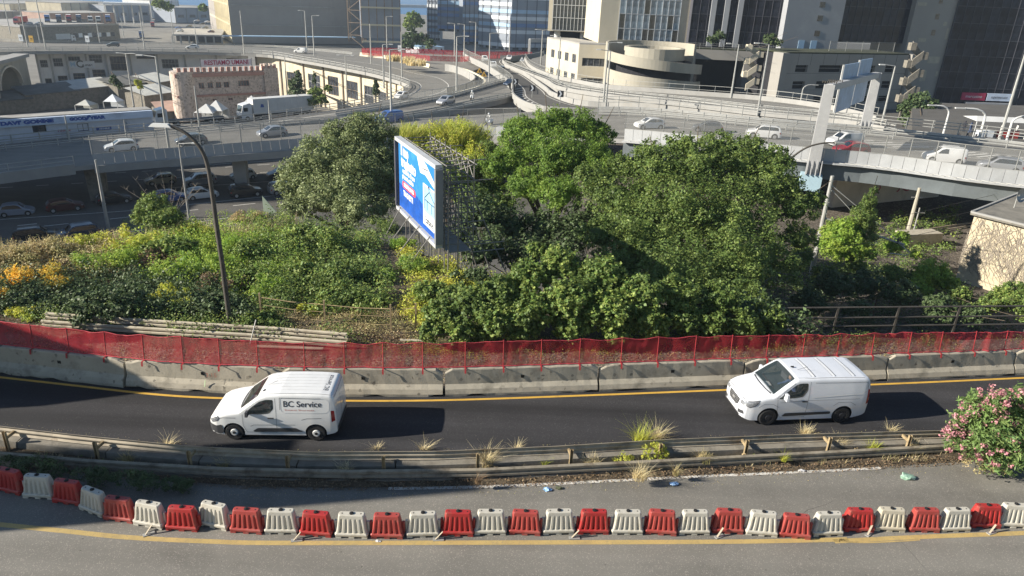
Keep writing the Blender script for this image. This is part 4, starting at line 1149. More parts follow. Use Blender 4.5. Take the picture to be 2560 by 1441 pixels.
for px, w in ((-160,1.6),(240,1.8),(607,1.5),(900,1.5)):
 i = min(range(len(nA)), key=lambda j: abs(proj(nA[j])[0] - px) if depth(nA[j]) > 1 else 1e9)
 p = nA[i].lerp(fA[i], .18); zt = p.z - .5; zb = far_floor(p.x)
 m_ = MB(); m_.box((p.x, p.y, (zt + zb) / 2),(w, 1.2, zt - zb),.1, taper=1.15); m_.build('pillar', M['concrete_dark'] if px < 300 else M['concrete_pale'], rA, w=1)
SH = [(-160,98,-160,130,-8),(0,104,0,130,-8),(100,108,100,128,-8),(350,112,350,128,-8),(640,118,640,135,-8),(780,128,760,152,-8),(900,140,850,168,-8),(1000,152,930,184,-8),(1075,170,985,199,-8),(1150,180,1015,209,-8),(1195,198,1025,215,-8),(1212,216,1022,223,-8),(1175,236,1008,233,-8),(1050,262,985,245,-8),(930,285,900,264,-8),(780,303,780,283,-8),(600,326,600,308,-8),(380,345,380,327,-8.2),(200,359,200,342,-8.4),(0,378,0,362,-8.6),(-200,396,-200,381,-8.6)]
rH, oH, iH = deck('hairpin_road', SH, 'pale elevated road bending back on itself round the castle house', thick=.9, n=6)
rail_line(rH, iH, 1.25,(.30,.60,1.15),3.4,.14,.12)
P = [p for p in oH]; i0 = min(range(len(P)), key=lambda j: (Vector(proj(P[j])) - Vector((905,141))).length); i1 = min(range(len(P)), key=lambda j: (Vector(proj(P[j])) - Vector((1075,171))).length)
PB = resample(P[i0:i1 + 1], 6.0)
M['concrete_cream'] = mat('concrete_cream', (.62,.57,.44), rough=.9, var=.1, scale=.6)
for a, b in zip(PB, PB[1:]):
 d = (b - a).normalized() * .1; m_ = MB(); m_.profile([a + d, b - d], [(-.35,0),(-.3,.3),(-.12,.5),(-.1,1.1),(.1,1.1),(.12,.5),(.3,.3),(.35,0)])
 o = m_.build('barrier_block', M['concrete_cream'], rH, w=1)
rail_line(rH, P[2:i0], .95,(.3,.55,.85),3.5,.1,.1)
deck_line([a.lerp(b, .5) for a, b in zip(oH, iH)][10:100], rH, .25); deck_line([a.lerp(b, .86) for a, b in zip(oH, iH)][12:100], rH, .2)
i2 = min(range(len(P)), key=lambda j: (Vector(proj(P[j])) - Vector((1150,181))).length); i3 = min(range(len(P)), key=lambda j: (Vector(proj(P[j])) - Vector((1190,232))).length)
m_ = MB(); m_.profile(P[i2 - 2:i3 + 4], [(-.25,0),(-.2,1.2),(.2,1.2),(.25,0)]); m_.build('kerb_barrier', M['concrete_cream'], rH, w=1)
m_ = MB(); m_.profile(offset_path(P[i2 - 2:i3 + 4], -2.5), [(-.1,0),(-.1,1.9),(.1,1.9),(.1,0)]); m_.build('kerb_barrier', M['concrete_pale'], rH, w=1)
SD = [(1455,285,1520,270,-4.0),(1340,276,1440,262,-4.2),(1284,247,1380,241,-4.6),(1279,218,1362,226,-5.0),(1246,190,1312,190,-5.6),(1212,168,1268,167,-6.2),(1176,150,1262,151,-6.8),(1160,139,1330,141,-7.0),(1160,130,1360,134,-7.2)]
rD, nD, fD = deck('harbour_road', SD, 'grey approach road with cars queueing towards the harbour', thick=.8, surf=M['asphalt_mid'])
SCc = [(1262,166,1312,150,-6.0),(1312,186,1326,170,-5.2),(1366,207,1372,192,-4.6),(1402,226,1440,208,-4.2),(1523,246,1523,222,-3.8),(1700,266,1700,236,-3.4),(1900,290,1900,251,-3.0),(2080,308,2060,272,-2.6),(2210,330,2190,302,-2.3)]
rC, nC, fC = deck('ramp_road', SCc, 'curving pale ramp with double railings in front of the round car park', thick=1.5, surf=M['asphalt_pale'], fascia=M['concrete_pale'])
SF = [(1282,243,1262,206,-4.7),(1180,264,1180,229,-4.9),(1095,282,1134,242,-5.0),(1040,292,1037,260,-5.1),(950,305,930,279,-5.3),(880,313,840,293,-5.8)]
rF, nF, fF = deck('slip_road', SF, 'slip road with a silver car joining from the right of the hairpin', thick=.9, surf=M['asphalt_pale'])
for r_, pth in ((rF, nF),(rF, fF)): 
 rail_line(r_, pth, 1.0,(.5,.85),2.6,.1,.20); m_ = MB(); m_.profile(pth, [(-.15,0),(-.12,.35),(.12,.35),(.15,0)]); m_.build('kerb_barrier', M['galv'], r_, w=1)
net_fence(rF, offset_path(fF, .5)[:-6], 0,2.0,2.2)
m_ = MB(); m_.profile(nC, [(-.2,0),(-.15,.75),(.15,.75),(.2,0)]); m_.build('kerb_barrier', M['concrete_pale'], rC, w=1)
rail_line(rC, nC, 1.7,(1.05,1.45,1.65),3.0,.1,.08)
m_ = MB(); m_.profile(fC, [(-.2,0),(-.15,.8),(.15,.8),(.2,0)]); m_.build('kerb_barrier', M['concrete_pale'], rC, w=1)
rail_line(rC, fC, 2.0,(1.1,1.9),3.0,.07,.06); rail_line(rC, offset_path(nC, 2.0),.95,(.45,.8),3.0,.1,.16)
deck_line([a.lerp(b, .42) for a, b in zip(nC, fC)], rC, .2); deck_line([a.lerp(b, .8) for a, b in zip(nC, fC)], rC, .2)
for pth in (nD, fD):
 m_ = MB(); m_.profile(pth, [(-.2,0),(-.15,.9),(.15,.9),(.2,0)]); m_.build('kerb_barrier', M['concrete_pale'], rD, w=1)
net_fence(rD, nD[12:], .9,2.4,2.4); deck_line([a.lerp(b, .88) for a, b in zip(nD, fD)], rD, .2); deck_line([a.lerp(b, .35) for a, b in zip(nD, fD)][4:24], rD, .2)
for k in range(9):
 i = 6 + k; a, b = nD[i].lerp(fD[i], .06), nD[i + 1].lerp(fD[i + 1], .32); deck_line([a, b], rD, .35)
def skirt(path, z1, name, mt, label, cat='wall', parent=None, top=-.9):
 m_ = MB()
 for a, b in zip(path, path[1:]):
  m_.quad(Vector((a.x, a.y, z1)), Vector((b.x, b.y, z1)), b + Vector((0,0, top)), a + Vector((0,0, top)))
 return m_.build(name, mt, parent, w=parent is not None)
M['facade_cream'] = mat('facade_cream', (.62,.55,.41), rough=.9, var=.12, scale=.25, stain=(.36,.31,.22), sa=.75, ss=.28, streak=3)
M['facade_white'] = mat('facade_white', (.72,.72,.71), rough=.9, var=.1, scale=.2, stain=(.36,.36,.36), sa=.6, ss=.3, streak=3)
M['dark_window'] = mat('dark_window', (.05,.055,.065), rough=.15, spec=.8, var=.7, scale=1.2)
M['dark_void'] = mat('dark_void', (.02,.02,.024), rough=1)  # near-black colour stands in for unlit interiors
M['frame_grey'] = mat('frame_grey', (.38,.38,.37), rough=.6)
M['frame_brown'] = mat('frame_brown', (.25,.20,.15), rough=.7)
# buildings
UZ = Vector((0,0,1))
def pane_mesh(w, h, mt, name='pane'):
 m_ = MB(); m_.box((0,0,0),(w, .06, h)); return m_.mesh(name, mt)
def frame_axes(a, b):
 ux = (b - a); ux.z = 0; L = ux.length; ux.normalize(); n = ux.cross(UZ); return ux, n, L
def curtain(parent, o, ux, L, z0, z1, cols, rows, mpane, mbar, bar=.12, pane_name='pane', alt=None, proud=.05):
 o = Vector((o.x, o.y, 0)); n = ux.cross(UZ); w, h = L / cols, (z1 - z0) / rows; loc = local(parent); rz = math.atan2(ux.y, ux.x) - parent.rotation_euler[2]
 me = pane_mesh(w - bar, h - bar, mpane, pane_name); mes = [me] + [pane_mesh(w - bar, h - bar, m_, pane_name) for m_ in (alt or [])]
 rnd = random.Random(int(L * 100))
 for i in range(cols):
  for j in range(rows):
   c = o + ux * (w * (i + .5)) + UZ * (z0 + h * (j + .5)) + n * (-.02 + rnd.uniform(-.01,.01))
   mm = mes[0] if not alt or rnd.random() < .6 else rnd.choice(mes[1:])
   inst(mm, pane_name, parent, loc @ Matrix.Translation(c) @ Matrix.Rotation(math.atan2(ux.y, ux.x),4, 'Z') @ Matrix.Rotation(rnd.uniform(-.006,.006),4, 'X'))
 vm = MB(); vm.box((0,0,(z0 + z1) / 2),(bar, .14, z1 - z0)); vme = vm.mesh('mullion', mbar)
 hm = MB(); hm.box((L / 2,0,0),(L, .12, bar)); hme = hm.mesh('transom', mbar); Rz = Matrix.Rotation(math.atan2(ux.y, ux.x),4, 'Z')
 for i in range(cols + 1): inst(vme, 'mullion', parent, loc @ Matrix.Translation(o + ux * w * i + n * proud) @ Rz)
 for j in range(rows + 1): inst(hme, 'transom', parent, loc @ Matrix.Translation(o + UZ * (z0 + h * j) + n * (proud - .01)) @ Rz)
def block(parent, corners, z0, z1, mt, name='wall', roof=None, roof_name='roof'):
 m_ = MB(); m_.prism([(c[0], c[1]) for c in corners], z0, z1)
 o = m_.build(name, mt, parent, w=1)
 if roof:
  r = MB(); cx = sum(c[0] for c in corners) / len(corners); cy = sum(c[1] for c in corners) / len(corners)
  r.prism([(lerp(cx, c[0], 1.01), lerp(cy, c[1], 1.01)) for c in corners], z1 + .004, z1 + .25); r.build(roof_name, roof, parent, w=1)
 return o
def back(a, b, d):
 ux, n, L = frame_axes(a, b); return [a, b, b - n * d, a - n * d]
M['tan'] = mat('tan_panel', (.54,.49,.385), rough=.85, var=.08, scale=.15, stain=(.50,.43,.30), sa=.5, ss=.2)
M['tan_dark'] = mat('tan_concrete', (.40,.37,.30), rough=.9, var=.1, scale=.2, stain=(.30,.27,.20), sa=.7, ss=.25, streak=6)
M['grey_panel'] = mat('grey_panel', (.30,.285,.26), rough=.85, var=.08, scale=.12, stain=(.36,.34,.30), sa=.6, ss=.10)
M['grey_tower'] = mat('grey_tower_panel', (.30,.31,.33), rough=.85, var=.06, scale=.15, stain=(.40,.41,.42), sa=.5, ss=.12)
M['tower_glass'] = mat('tower_glass', (.014,.015,.024), rough=.2, spec=.18, var=.8, scale=.35, stain=(.04,.045,.06), sa=.6, ss=.5)
M['tower_glass2'] = mat('tower_glass_dull', (.024,.026,.038), rough=.3, spec=.2, var=.8, scale=.8)
M['blue_glass'] = mat('blue_glass', (.16,.22,.28), rough=.12, spec=.9, var=.6, scale=.5, coat=.5, stain=(.40,.48,.55), sa=.8, ss=.7)
M['blue_glass2'] = mat('blue_glass_pale', (.34,.42,.48), rough=.18, spec=.9, var=.4, scale=.6, coat=.5)
M['glass_dark_grid'] = mat('grid_glass', (.045,.05,.055), rough=.12, spec=.8, var=.6, scale=.6, coat=.4)
M['bar_dark'] = mat('bar_dark', (.07,.07,.085), rough=.6)
M['bar_pale'] = mat('bar_pale', (.46,.48,.50), rough=.5)
M['hangar'] = mat('hangar_sheet', (.30,.275,.25), rough=.8, var=.08, scale=.1, stain=(.24,.22,.20), sa=.5, ss=.15, streak=5)
M['hangar_tan'] = mat('hangar_tan', (.62,.55,.38), rough=.8, var=.1, scale=.1)
M['b_white'] = mat('clad_white', (.72,.75,.78), rough=.5, var=.06, scale=.1)
M['b_sky'] = mat('clad_sky', (.38,.55,.72), rough=.5, var=.08, scale=.1)
M['b_blue'] = mat('clad_blue', (.14,.24,.46), rough=.5, var=.1, scale=.1)
M['b_grey'] = mat('clad_grey', (.26,.29,.34), rough=.5, var=.1, scale=.1)
M['roof_grey'] = mat('roof_grey', (.34,.33,.31), rough=.95, var=.25, scale=.15, stain=(.2,.19,.17), sa=.7, ss=.1)
M['roof_green'] = mat('roof_plants', (.035,.042,.022), rough=1, var=.5, scale=.8)
M['stone'] = mat('castle_stone', (.58,.48,.41), rough=1, var=.25, scale=1.5, speck=(.27,.21,.15), ks=3.2, ka=.3, bump=.6, bs=3)
M['stone_pink'] = mat('castle_pink', (.45,.25,.20), rough=.95, var=.15, scale=.6)
M['sign_blue'] = mat('sign_blue', (.02,.08,.34), rough=.6)
M['sign_pale'] = mat('sign_pale', (.58,.66,.80), rough=.6, var=.1, scale=.4, stain=(.3,.33,.4), sa=.5, ss=.5)
M['wall_blue'] = mat('wall_blue_white', (.68,.70,.76), rough=.9, var=.08, scale=.3, stain=(.32,.33,.37), sa=.6, ss=.35, streak=3)
M['print_black'] = mat('print_black', (.02,.02,.025), rough=.6)
M['banner'] = mat('banner_cloth', (.74,.66,.68), rough=.8, var=.05)
M['banner_red'] = mat('banner_red', (.42,.03,.09), rough=.8)
M['red_brick'] = mat('red_brick', (.38,.26,.21), rough=.9, var=.2, scale=.5)
M['tarp'] = mat('tarp', (.50,.50,.46), rough=.8, var=.15, scale=.4)
M['tarp_dark'] = mat('tarp_dark', (.14,.14,.13), rough=.9, var=.3, scale=.3)
# tan office block with two glass fronts, low wing and round ramps
def wallpts(pxl, pyl, pxr, pyr, z): return G(pxl, pyl, z), G(pxr, pyr, z)
zt = Z_TOWN
a, b = wallpts(1485,230,1702,237, zt); ux, n, L = frame_axes(a, b)
T1 = empty('office_tower', a, 'tan office tower with a large pale blue glass front above the round ramps', 'building')
zbot = zt + HT(a + ux * L * .5,112); ztop = 45
block(T1, back(a + ux * .05, b, 26), zbot, ztop, M['tan'])
g0, g1 = .21,.88
curtain(T1, a + ux * L * g0 + n * .1, ux, L * (g1 - g0), zbot + .3, ztop, 10, int((ztop - zbot) / 3.35) * 1, M['blue_glass'], M['bar_pale'], .16, alt=[M['blue_glass2'], M['glass_dark_grid']])
for t in (.35,.75):
 c = a + ux * L * t - n * 5; m_ = MB(); m_.box((c.x, c.y, (zt + zbot) / 2),(2.2,2.2, zbot - zt), math.atan2(ux.y, ux.x)); m_.build('column', M['tan_dark'], T1, w=1)
m_ = MB(); c = a + ux * L * .5 - n * 9; m_.box((c.x, c.y, (zt + zbot) / 2 - .1),(L * .8,10, zbot - zt - .3), math.atan2(ux.y, ux.x)); m_.build('core', M['dark_void'], T1, w=1)  # dark block paints the shade under the tower
for j in range(1,4):
 z = zbot + (ztop - zbot) * j * .25
 m_ = MB(); m_.beam(a + UZ * (z - a.z) + n * .02, a + ux * L * (g0 - .01) + UZ * (z - a.z) + n * .02,.04,.08); m_.build('joint', M['tan_dark'], T1, w=1)
a2, b2 = G(1366,203, zt), G(1484,209, zt); a2 = a2 - n * 4; ux2, n2, L2 = frame_axes(a2, b2 - n * 4)
T2 = empty('office_tower', a2, 'tan office tower with a dark gridded glass front beside the blue one', 'building')
zb2 = zt + HT(a2 + ux2 * L2 * .5,80)
block(T2, back(a2, a2 + ux2 * (L2 - .2),24), zb2, ztop, M['tan'])
curtain(T2, a2 + ux2 * L2 * .09 + n2 * .1, ux2, L2 * .84, zb2 + .3, ztop, 11, int((ztop - zb2) / 3.2), M['glass_dark_grid'], M['bar_pale'], .14)
for t in (.2,.75):
 c = a2 + ux2 * L2 * t - n2 * 3; m_ = MB(); m_.cyl((c.x, c.y, (zt + zb2) / 2),.9, zb2 - zt, 12); m_.build('column', M['facade_white'], T2, w=1)
m_ = MB(); c = a2 + ux2 * L2 * .5 - n2 * 9; m_.box((c.x, c.y, (zt + zb2) / 2 - .1),(L2 * .95,8, zb2 - zt - .3), math.atan2(ux2.y, ux2.x)); m_.build('core', M['dark_void'], T2, w=1)  # void colour gives the space below the tower its shade
p0, p1, p2 = G(1362,206, zt), G(1440,232, zt), G(1520,236, zt)
wing = empty('office_wing', p1, 'two storey cream office wing standing at the bend of the ramp', 'building')
hz = HT(p1,111); zr = p1.z + hz
q0 = p0 + (p2 - p1) * .9
uxa, na, La = frame_axes(p0, p1); uxb, nb, Lb = frame_axes(p1, p2)
m_ = MB()
HL = []
for j, (za, zb_) in enumerate(((.22,.38),(.60,.78))):
 for i in range(4):
  x = La * (.16 + .22 * i); HL.append((x, x + La * .11, p1.z + hz * za, p1.z + hz * zb_))
wall_holes(m_, Vector((p0.x, p0.y, 0)), uxa, La, zt - 6, zr, HL, .25)
HB = [(Lb * .12, Lb * .83, p1.z + hz * za, p1.z + hz * zb_) for za, zb_ in ((.16,.32),(.56,.73))]
wall_holes(m_, Vector((p1.x, p1.y, 0)), uxb, Lb, zt - 6, zr, HB, .3)
wl_ = m_.build('wall', M['tan'], wing, w=1)
m_ = MB(); m_.prism([(p.x, p.y) for p in (p0, p1, p2, q0)], zr - .02, zr + .35); m_.build('roof', M['roof_grey'], wing, w=1)
for h in HL: window_in(wing, Vector((p0.x, p0.y, 0)), uxa, h, M['frame_grey'], M['dark_window'], .22,3,1,.08)
for h in HB: window_in(wing, Vector((p1.x, p1.y, 0)), uxb, h, M['frame_grey'], M['dark_window'], .28,4,1,.10)
fc = empty('picket_fence', p1, 'row of dark upright bars in front of the cream office wing', 'fence')
for i in range(46):
 q = G(lerp(1345,1540, i / 45), lerp(194,226, i / 45), zt + 1.6); m_ = MB(); m_.box((q.x, q.y, q.z - 1),(.12,.12,3.6)); m_.build('picket', M['bar_dark'], fc, w=1)
cen = G(1622,252, zt) ; cr = empty('spiral_ramp', cen, 'tan concrete spiral car ramp curving round below the glass office tower', 'car ramp')
def arc_band(name, zc0, zc1, r, a0, a1, mt, rise=0.0, th=.35, n_=36, c=None, parent=cr):
 c = c or cen; rings = []
 for i in range(n_ + 1):
  t = i / n_; a_ = R_(lerp(a0, a1, t)); dz = rise * t
  o_, i_ = r, r - th
  rings.append([(c.x + o_ * math.cos(a_), c.y + o_ * math.sin(a_), zc0 + dz),(c.x + o_ * math.cos(a_), c.y + o_ * math.sin(a_), zc1 + dz),(c.x + i_ * math.cos(a_), c.y + i_ * math.sin(a_), zc1 + dz),(c.x + i_ * math.cos(a_), c.y + i_ * math.sin(a_), zc0 + dz)])
 m2 = MB(); m2.loft(rings, 0, True); return m2.build(name, mt, parent, w=1)
def ring_floor(z, r0, r1, a0, a1, rise, mt, name='ramp_floor'):
 m2 = MB(); rings = []
 for i in range(37):
  t = i / 36; a_ = R_(lerp(a0, a1, t)); rings.append([(cen.x + r0 * math.cos(a_), cen.y + r0 * math.sin(a_), z + rise * t),(cen.x + r1 * math.cos(a_), cen.y + r1 * math.sin(a_), z + rise * t),(cen.x + r1 * math.cos(a_), cen.y + r1 * math.sin(a_), z - .3 + rise * t),(cen.x + r0 * math.cos(a_), cen.y + r0 * math.sin(a_), z - .3 + rise * t)])
 m2.loft(rings, 0, True); m2.build(name, mt, cr, w=1)
dsc = depth(cen) / FPX
RR = 118 * dsc
zz = lambda px, py: cen.z + HT(Vector((cen.x, cen.y - RR, cen.z)), py)
for (top_l, bot_l, top_r, bot_r) in ((138,163,164,191),(184,222,208,240)):
 z1a, z0a, z1b, z0b = (zz(0, v) for v in (top_l, bot_l, top_r, bot_r))
 arc_band('ramp_parapet', z0a, z1a, RR, 188,345, M['tan_dark'], rise=-(z1a - z1b) * 1.1)
 ring_floor(z0a + .6, RR - 8, RR - .4,188,345,-(z1a - z1b) * 1.1, M['tan_dark'])
arc_band('inner_drum', zz(0,158), zz(0,128), RR * .62,0,360, M['tan_dark'], th=1.0)
arc_band('shadow_core', zt - 4, zz(0,162), RR * .78,0,360, M['dark_void'], th=1.0)  # dark drum paints the shaded gap between the ramp bands
arc_band('rear_wall', zt - 4, zz(0,118), RR * 1.0,20,188, M['tan_dark'], th=.6)
a, b = wallpts(1703,240,1930,249, zt); ux, n, L = frame_axes(a, b)
TD = empty('dark_tower', a, 'dark glass building block between the tan tower and the grey tower', 'building')
ux, n, L = frame_axes(a, b)
zb3 = zt + HT(a + ux * L * .4,118)
block(TD, back(a, b, 20), zb3, ztop, M['bar_dark'])
curtain(TD, a + n * .1, ux, L, zb3, ztop, 12,11, M['tower_glass'], M['bar_dark'], .10, alt=[M['tower_glass2']])
for t in (.22,.36,.5): 
 m_ = MB(); m_.beam(a + ux * L * t + UZ * (zb3 - a.z) + n * .3, a + ux * L * t + UZ * (ztop - a.z) + n * .3,1.3,.5, up=tuple(n)); m_.build('pier', M['grey_tower'], TD, w=1)
pod = empty('podium', a, 'grey concrete podium with a dark gateway left of the car park', 'building')
pa_, pb_ = G(1704,243, zt), G(1934,254, zt); uxp, np_, Lp = frame_axes(pa_, pb_); zp = zt + HT(pa_, 122); zq = zt + HT(pb_, 128)
m_ = MB(); wall_holes(m_, Vector((pa_.x, pa_.y, 0)), uxp, Lp, zt, zp, [(Lp * .10, Lp * .62, zt + .01, zt + (zp - zt) * .80)], 6); m_.build('wall', M['grey_panel'], pod, w=1)
m_ = MB(); c = pa_ + uxp * Lp * .5 - np_ * 7; m_.box((c.x, c.y, zt + (zp - zt) / 2),(Lp, 1, zp - zt), math.atan2(uxp.y, uxp.x)); m_.build('core', M['dark_void'], pod, w=1)  # dark panel stands in for the shade inside the gateway
m_ = MB(); m_.prism([(p.x, p.y) for p in back(pa_, pb_, 26)], zp, zp + .3); m_.build('roof', M['roof_green'], pod, w=1)
Pp = [pa_ + UZ * (zp - zt), pb_ + UZ * (zp - zt)]; rail_line(pod, Pp, 1.5,(.5,1.0,1.45),3,.08,.06)
def stair(name, px0, py_top, py_bot, dpx, mt, label, z, base_py, levels, flip=1, w=3.0):
 c = G(px0, base_py, z); r = empty(name, c, label, 'staircase'); k = depth(c) / FPX
 H0, H1 = HT(c, py_bot), HT(c, py_top); hh = (H1 - H0) / levels
 wd = dpx * k
 for i in range(levels):
  za = hh * i + H0
  for (x0, x1, y, u0, u1) in ((-wd, 0,0,0,.5),(0,-wd, 1.6,.5,1.0)):
   z0, z1 = za + hh * u0, za + hh * u1; q = [(x0 * flip, z0),(x1 * flip, z1),(x1 * flip, z1 + hh * .50),(x0 * flip, z0 + hh * .50)]
   m2 = MB(); m2.loft([[c + Vector((x, y + e, v)) for x, v in q] for e in (0,.3)], 0, True); m2.build('flight', mt, r, w=1)
  for sg, u in ((1,.5),(-1,1.0)):
   q = c + Vector(((wd * .3 if sg > 0 else -wd * 1.2) * flip, .9, za + hh * (u + .22))); m2 = MB(); m2.box(tuple(q),(wd * .6,1.6, hh * .42)); m2.build('landing', mt, r, w=1)
stair('zigzag_stair', 1876,128,228,20, M['tan'], 'sunlit zigzag concrete stair left of the car park', zt, 268,3)
a, b = G(1940,280, zt), G(2240,274, zt); ux, n, L = frame_axes(a, b); CP = empty('car_park', a, 'grey four storey car park with long dark openings behind the ramps', 'building')
H = HT(a, 134); ztp = zt + H
rows = [(163,181),(204,223),(243,258),(280,292)]; colsx = [(.09,.185),(.275,.46),(.555,.735),(.82,.905)]
holes = []
for (t, b_) in rows:
 zA, zB = zt + HT(a, t), zt + HT(a, b_)
 for c0, c1 in colsx: holes.append((L * c0, L * c1, zB, zA))
m_ = MB(); wall_holes(m_, Vector((a.x, a.y, 0)), ux, L, zt - .5, ztp, holes, .8); m_.build('wall', M['grey_panel'], CP, w=1)
m_ = MB(); c = a + ux * L * .5 - n * 6.2; m_.box((c.x, c.y, (zt + ztp) / 2),(L, 10, H - .4), math.atan2(ux.y, ux.x)); m_.build('floors', M['dark_void'], CP, w=1)  # one dark block stands in for the shaded floors behind the openings
for s_, nm in ((0, 'left_pier'),(1, 'right_pier')):
 c = a + ux * (L * s_ + (-.9 if s_ == 0 else .9)); m_ = MB(); m_.box((c.x, c.y + 1,(zt + ztp) / 2),(1.8,3.4, H + .3), math.atan2(ux.y, ux.x)); m_.build('pier', M['grey_panel'], CP, w=1)
for h in holes:
 m_ = MB(); m_.beam(Vector((a.x, a.y, h[2] + .9)) + ux * h[0] - n * .5, Vector((a.x, a.y, h[2] + .9)) + ux * h[1] - n * .5,.06,.08); m_.build('guard_bar', M['frame_grey'], CP, w=1)
for i in range(1,10):
 x = L * i / 10 + .01; m_ = MB(); m_.box(((a + ux * x + n * .012).x, (a + ux * x + n * .012).y, ztp - (ztp - holes[0][3]) * .5),(.06,.03,(ztp - holes[0][3])), math.atan2(ux.y, ux.x)); m_.build('panel_joint', M['bar_dark'], CP, w=1)
for h4 in (holes[0], holes[4], holes[8]):
 m_ = MB(); z_ = h4[2] - .25; m_.beam(Vector((a.x, a.y, z_)) + n * .012, Vector((a.x, a.y, z_)) + ux * L + n * .012,.03,.06); m_.build('panel_joint', M['bar_dark'], CP, w=1)
m_ = MB(); m_.prism([(p.x, p.y) for p in back(a, b, 12)], ztp, ztp + .3); m_.build('roof', M['roof_green'], CP, w=1)
PR = [a - n * 5 + ux * L * .45 + UZ * H, b - n * 5 + UZ * H]; rail_line(CP, PR, 2.6,(2.5,),5,.1,.08); net_fence(CP, PR, .1,2.5,5)
stair('zigzag_stair', 2268,128,300,22, M['concrete_dark'], 'grey zigzag concrete stair tower right of the car park', zt, 300,4)  # darker concrete stands in for the shade on this stair
def tower_wall(pxl, pyl, pxr, pyr, z0px, mt, label, name='tower', z=Z_TOWN, backd=20, top=48, cat='building', cols=0, rows=0, glass=None, alt=None, bar=.1, off=0.0):
 a, b = G(pxl, pyl, z), G(pxr, pyr, z); ux, n, L = frame_axes(a, b); a = a - n * off; r = empty(name, a, label, cat)
 z0 = z + (HT(a, z0px) if z0px else 0)
 block(r, back(a, a + ux * L, backd), z0, top, mt)
 if cols: curtain(r, a + n * .1, ux, L, z0, top, cols, rows, glass, M['bar_dark'], bar, alt=alt)
 return r, a, ux, n, L, z0
rG, a, ux, n, L, z0 = tower_wall(1928,252,2064,255,124, M['grey_tower'], 'flat grey panel tower with small square windows above the car park', 'panel_tower', off=0)
for py in (0,34,72,-34):
 z_ = Z_TOWN + HT(a + ux * L * .6, py + 12); q = a + ux * L * .60 + UZ * (z_ - a.z); kk = depth(q) / FPX
 m_ = MB(); m_.beam(q - ux * 7 * kk + n * .03, q + ux * 7 * kk + n * .03,.10,13 * kk); w_ = m_.build('window', M['dark_window'], rG, w=1)
for s_ in (.30,.52):
 q = a + ux * L * s_ + UZ * (Z_TOWN + HT(a, 112) - a.z); kk = depth(q) / FPX; m_ = MB(); m_.beam(q + n * .05, q + ux * 16 * kk + n * .05,.08,24 * kk); m_.build('door', M['b_sky'], rG, w=1)
rG2, a_, _, _, _, _ = tower_wall(2064,255,2232,254,105, M['bar_dark'], 'dark glass tower front between the grey tower and the patched pillar', 'glass_tower', cols=10, rows=10, glass=M['tower_glass'], alt=[M['tower_glass2']], off=1.0)
rP, a, ux, n, L, z0 = tower_wall(2232,255,2330,256, None, M['grey_panel'], 'tall patched tan grey wall slab with three small windows', 'pillar_tower', z=Z_TOWN, backd=14)
for py in (2,42,82):
 q = a + ux * L * .58; z_ = Z_TOWN + HT(q, py); q = q + UZ * (z_ - q.z); kk = depth(q) / FPX
 m_ = MB(); m_.beam(q - ux * 5 * kk + n * .03, q + ux * 6 * kk + n * .03,.10,14 * kk); w_ = m_.build('window', M['frame_brown'], rP, w=1)
 m_ = MB(); m_.beam(q - ux * 3 * kk + n * .09, q + ux * 4 * kk + n * .09,.06,10 * kk); m_.xform(local(rP)).build('pane', M['dark_window'], w_)
M['patch_pale'] = mat('pale_patch', (.40,.37,.30), rough=.9)
rnd = random.Random(5)
for (px, py, w, h) in ((2365,85,18,26),(2318,150,44,16),(2295,100,22,9),(2355,60,10,10),(2360,185,24,12),(2275,10,26,8),(2300,190,16,26)):
 t = (px - 2232 - (255 - py) * .24) / 98; t = max(.04, min(.9, t)); q = a + ux * L * t; z_ = Z_TOWN + HT(q, py); q = q + UZ * (z_ - q.z); kk = depth(q) / FPX
 w = min(w, (0.97 - t) * 98); m_ = MB(); m_.beam(q + n * .02, q + ux * w * kk + n * .02,.03, h * kk); m_.build('patch', M['patch_pale'], rP, w=1)
rT, a, ux, n, L, z0 = tower_wall(2330,256,2680,268, None, M['bar_dark'], 'large dark glass tower filling the upper right corner', 'glass_tower', z=Z_TOWN, backd=22, cols=17, rows=14, glass=M['tower_glass'], alt=[M['tower_glass2']], bar=.12, off=-.3)
q = a + ux * L * .18; zs = Z_TOWN + HT(q, 240); w = L * .36
for k, (mt, tx) in enumerate(((M['banner_red'], 'Vodafone'),(M['sign_pale'], 'Confindustria'))):
 m_ = MB(); o_ = q + ux * w * .5 * k + UZ * (zs - q.z) + n * .5; m_.beam(o_, o_ + ux * w * .47,.2,2.0); s_ = m_.build('sign_board', mt, rT, w=1)
 m_ = MB(); put_text(m_, ('mercatino', 'supermercato')[k], o_ + ux * w * .24 + n * .15, ux, UZ, 1.1, width=w * .32); m_.xform(local(rT)).build('lettering', M['b_white'] if k == 0 else M['print_dark'], s_)
m_ = MB(); o_ = q + ux * w * .1 + n * 1.2; m_.prism([((o_ + ux * x + n * y).x, (o_ + ux * x + n * y).y) for x, y in ((0,0),(w * .9,0),(w * .9,-1),(0,-1))], Z_TOWN, zs - 1.5); m_.build('entrance', M['grey_tower'], rT, w=1)
m_ = MB(); wall_holes(m_, Vector((o_.x, o_.y, 0)) + n * .05, ux, w * .9, Z_TOWN, zs - 1.6, [(w * .08, w * .45, Z_TOWN + .1, zs - 3.4)], 1); m_.build('entrance_front', M['grey_tower'], rT, w=1)
q = a + ux * L * .70 + n * 6; m_ = MB(); m_.box((q.x, q.y, 8),(2.6,2.6,36),.2); o = tag(m_.build('blue_column', M['b_sky']), 'pale blue column rising at the right edge before the dark tower', 'column')
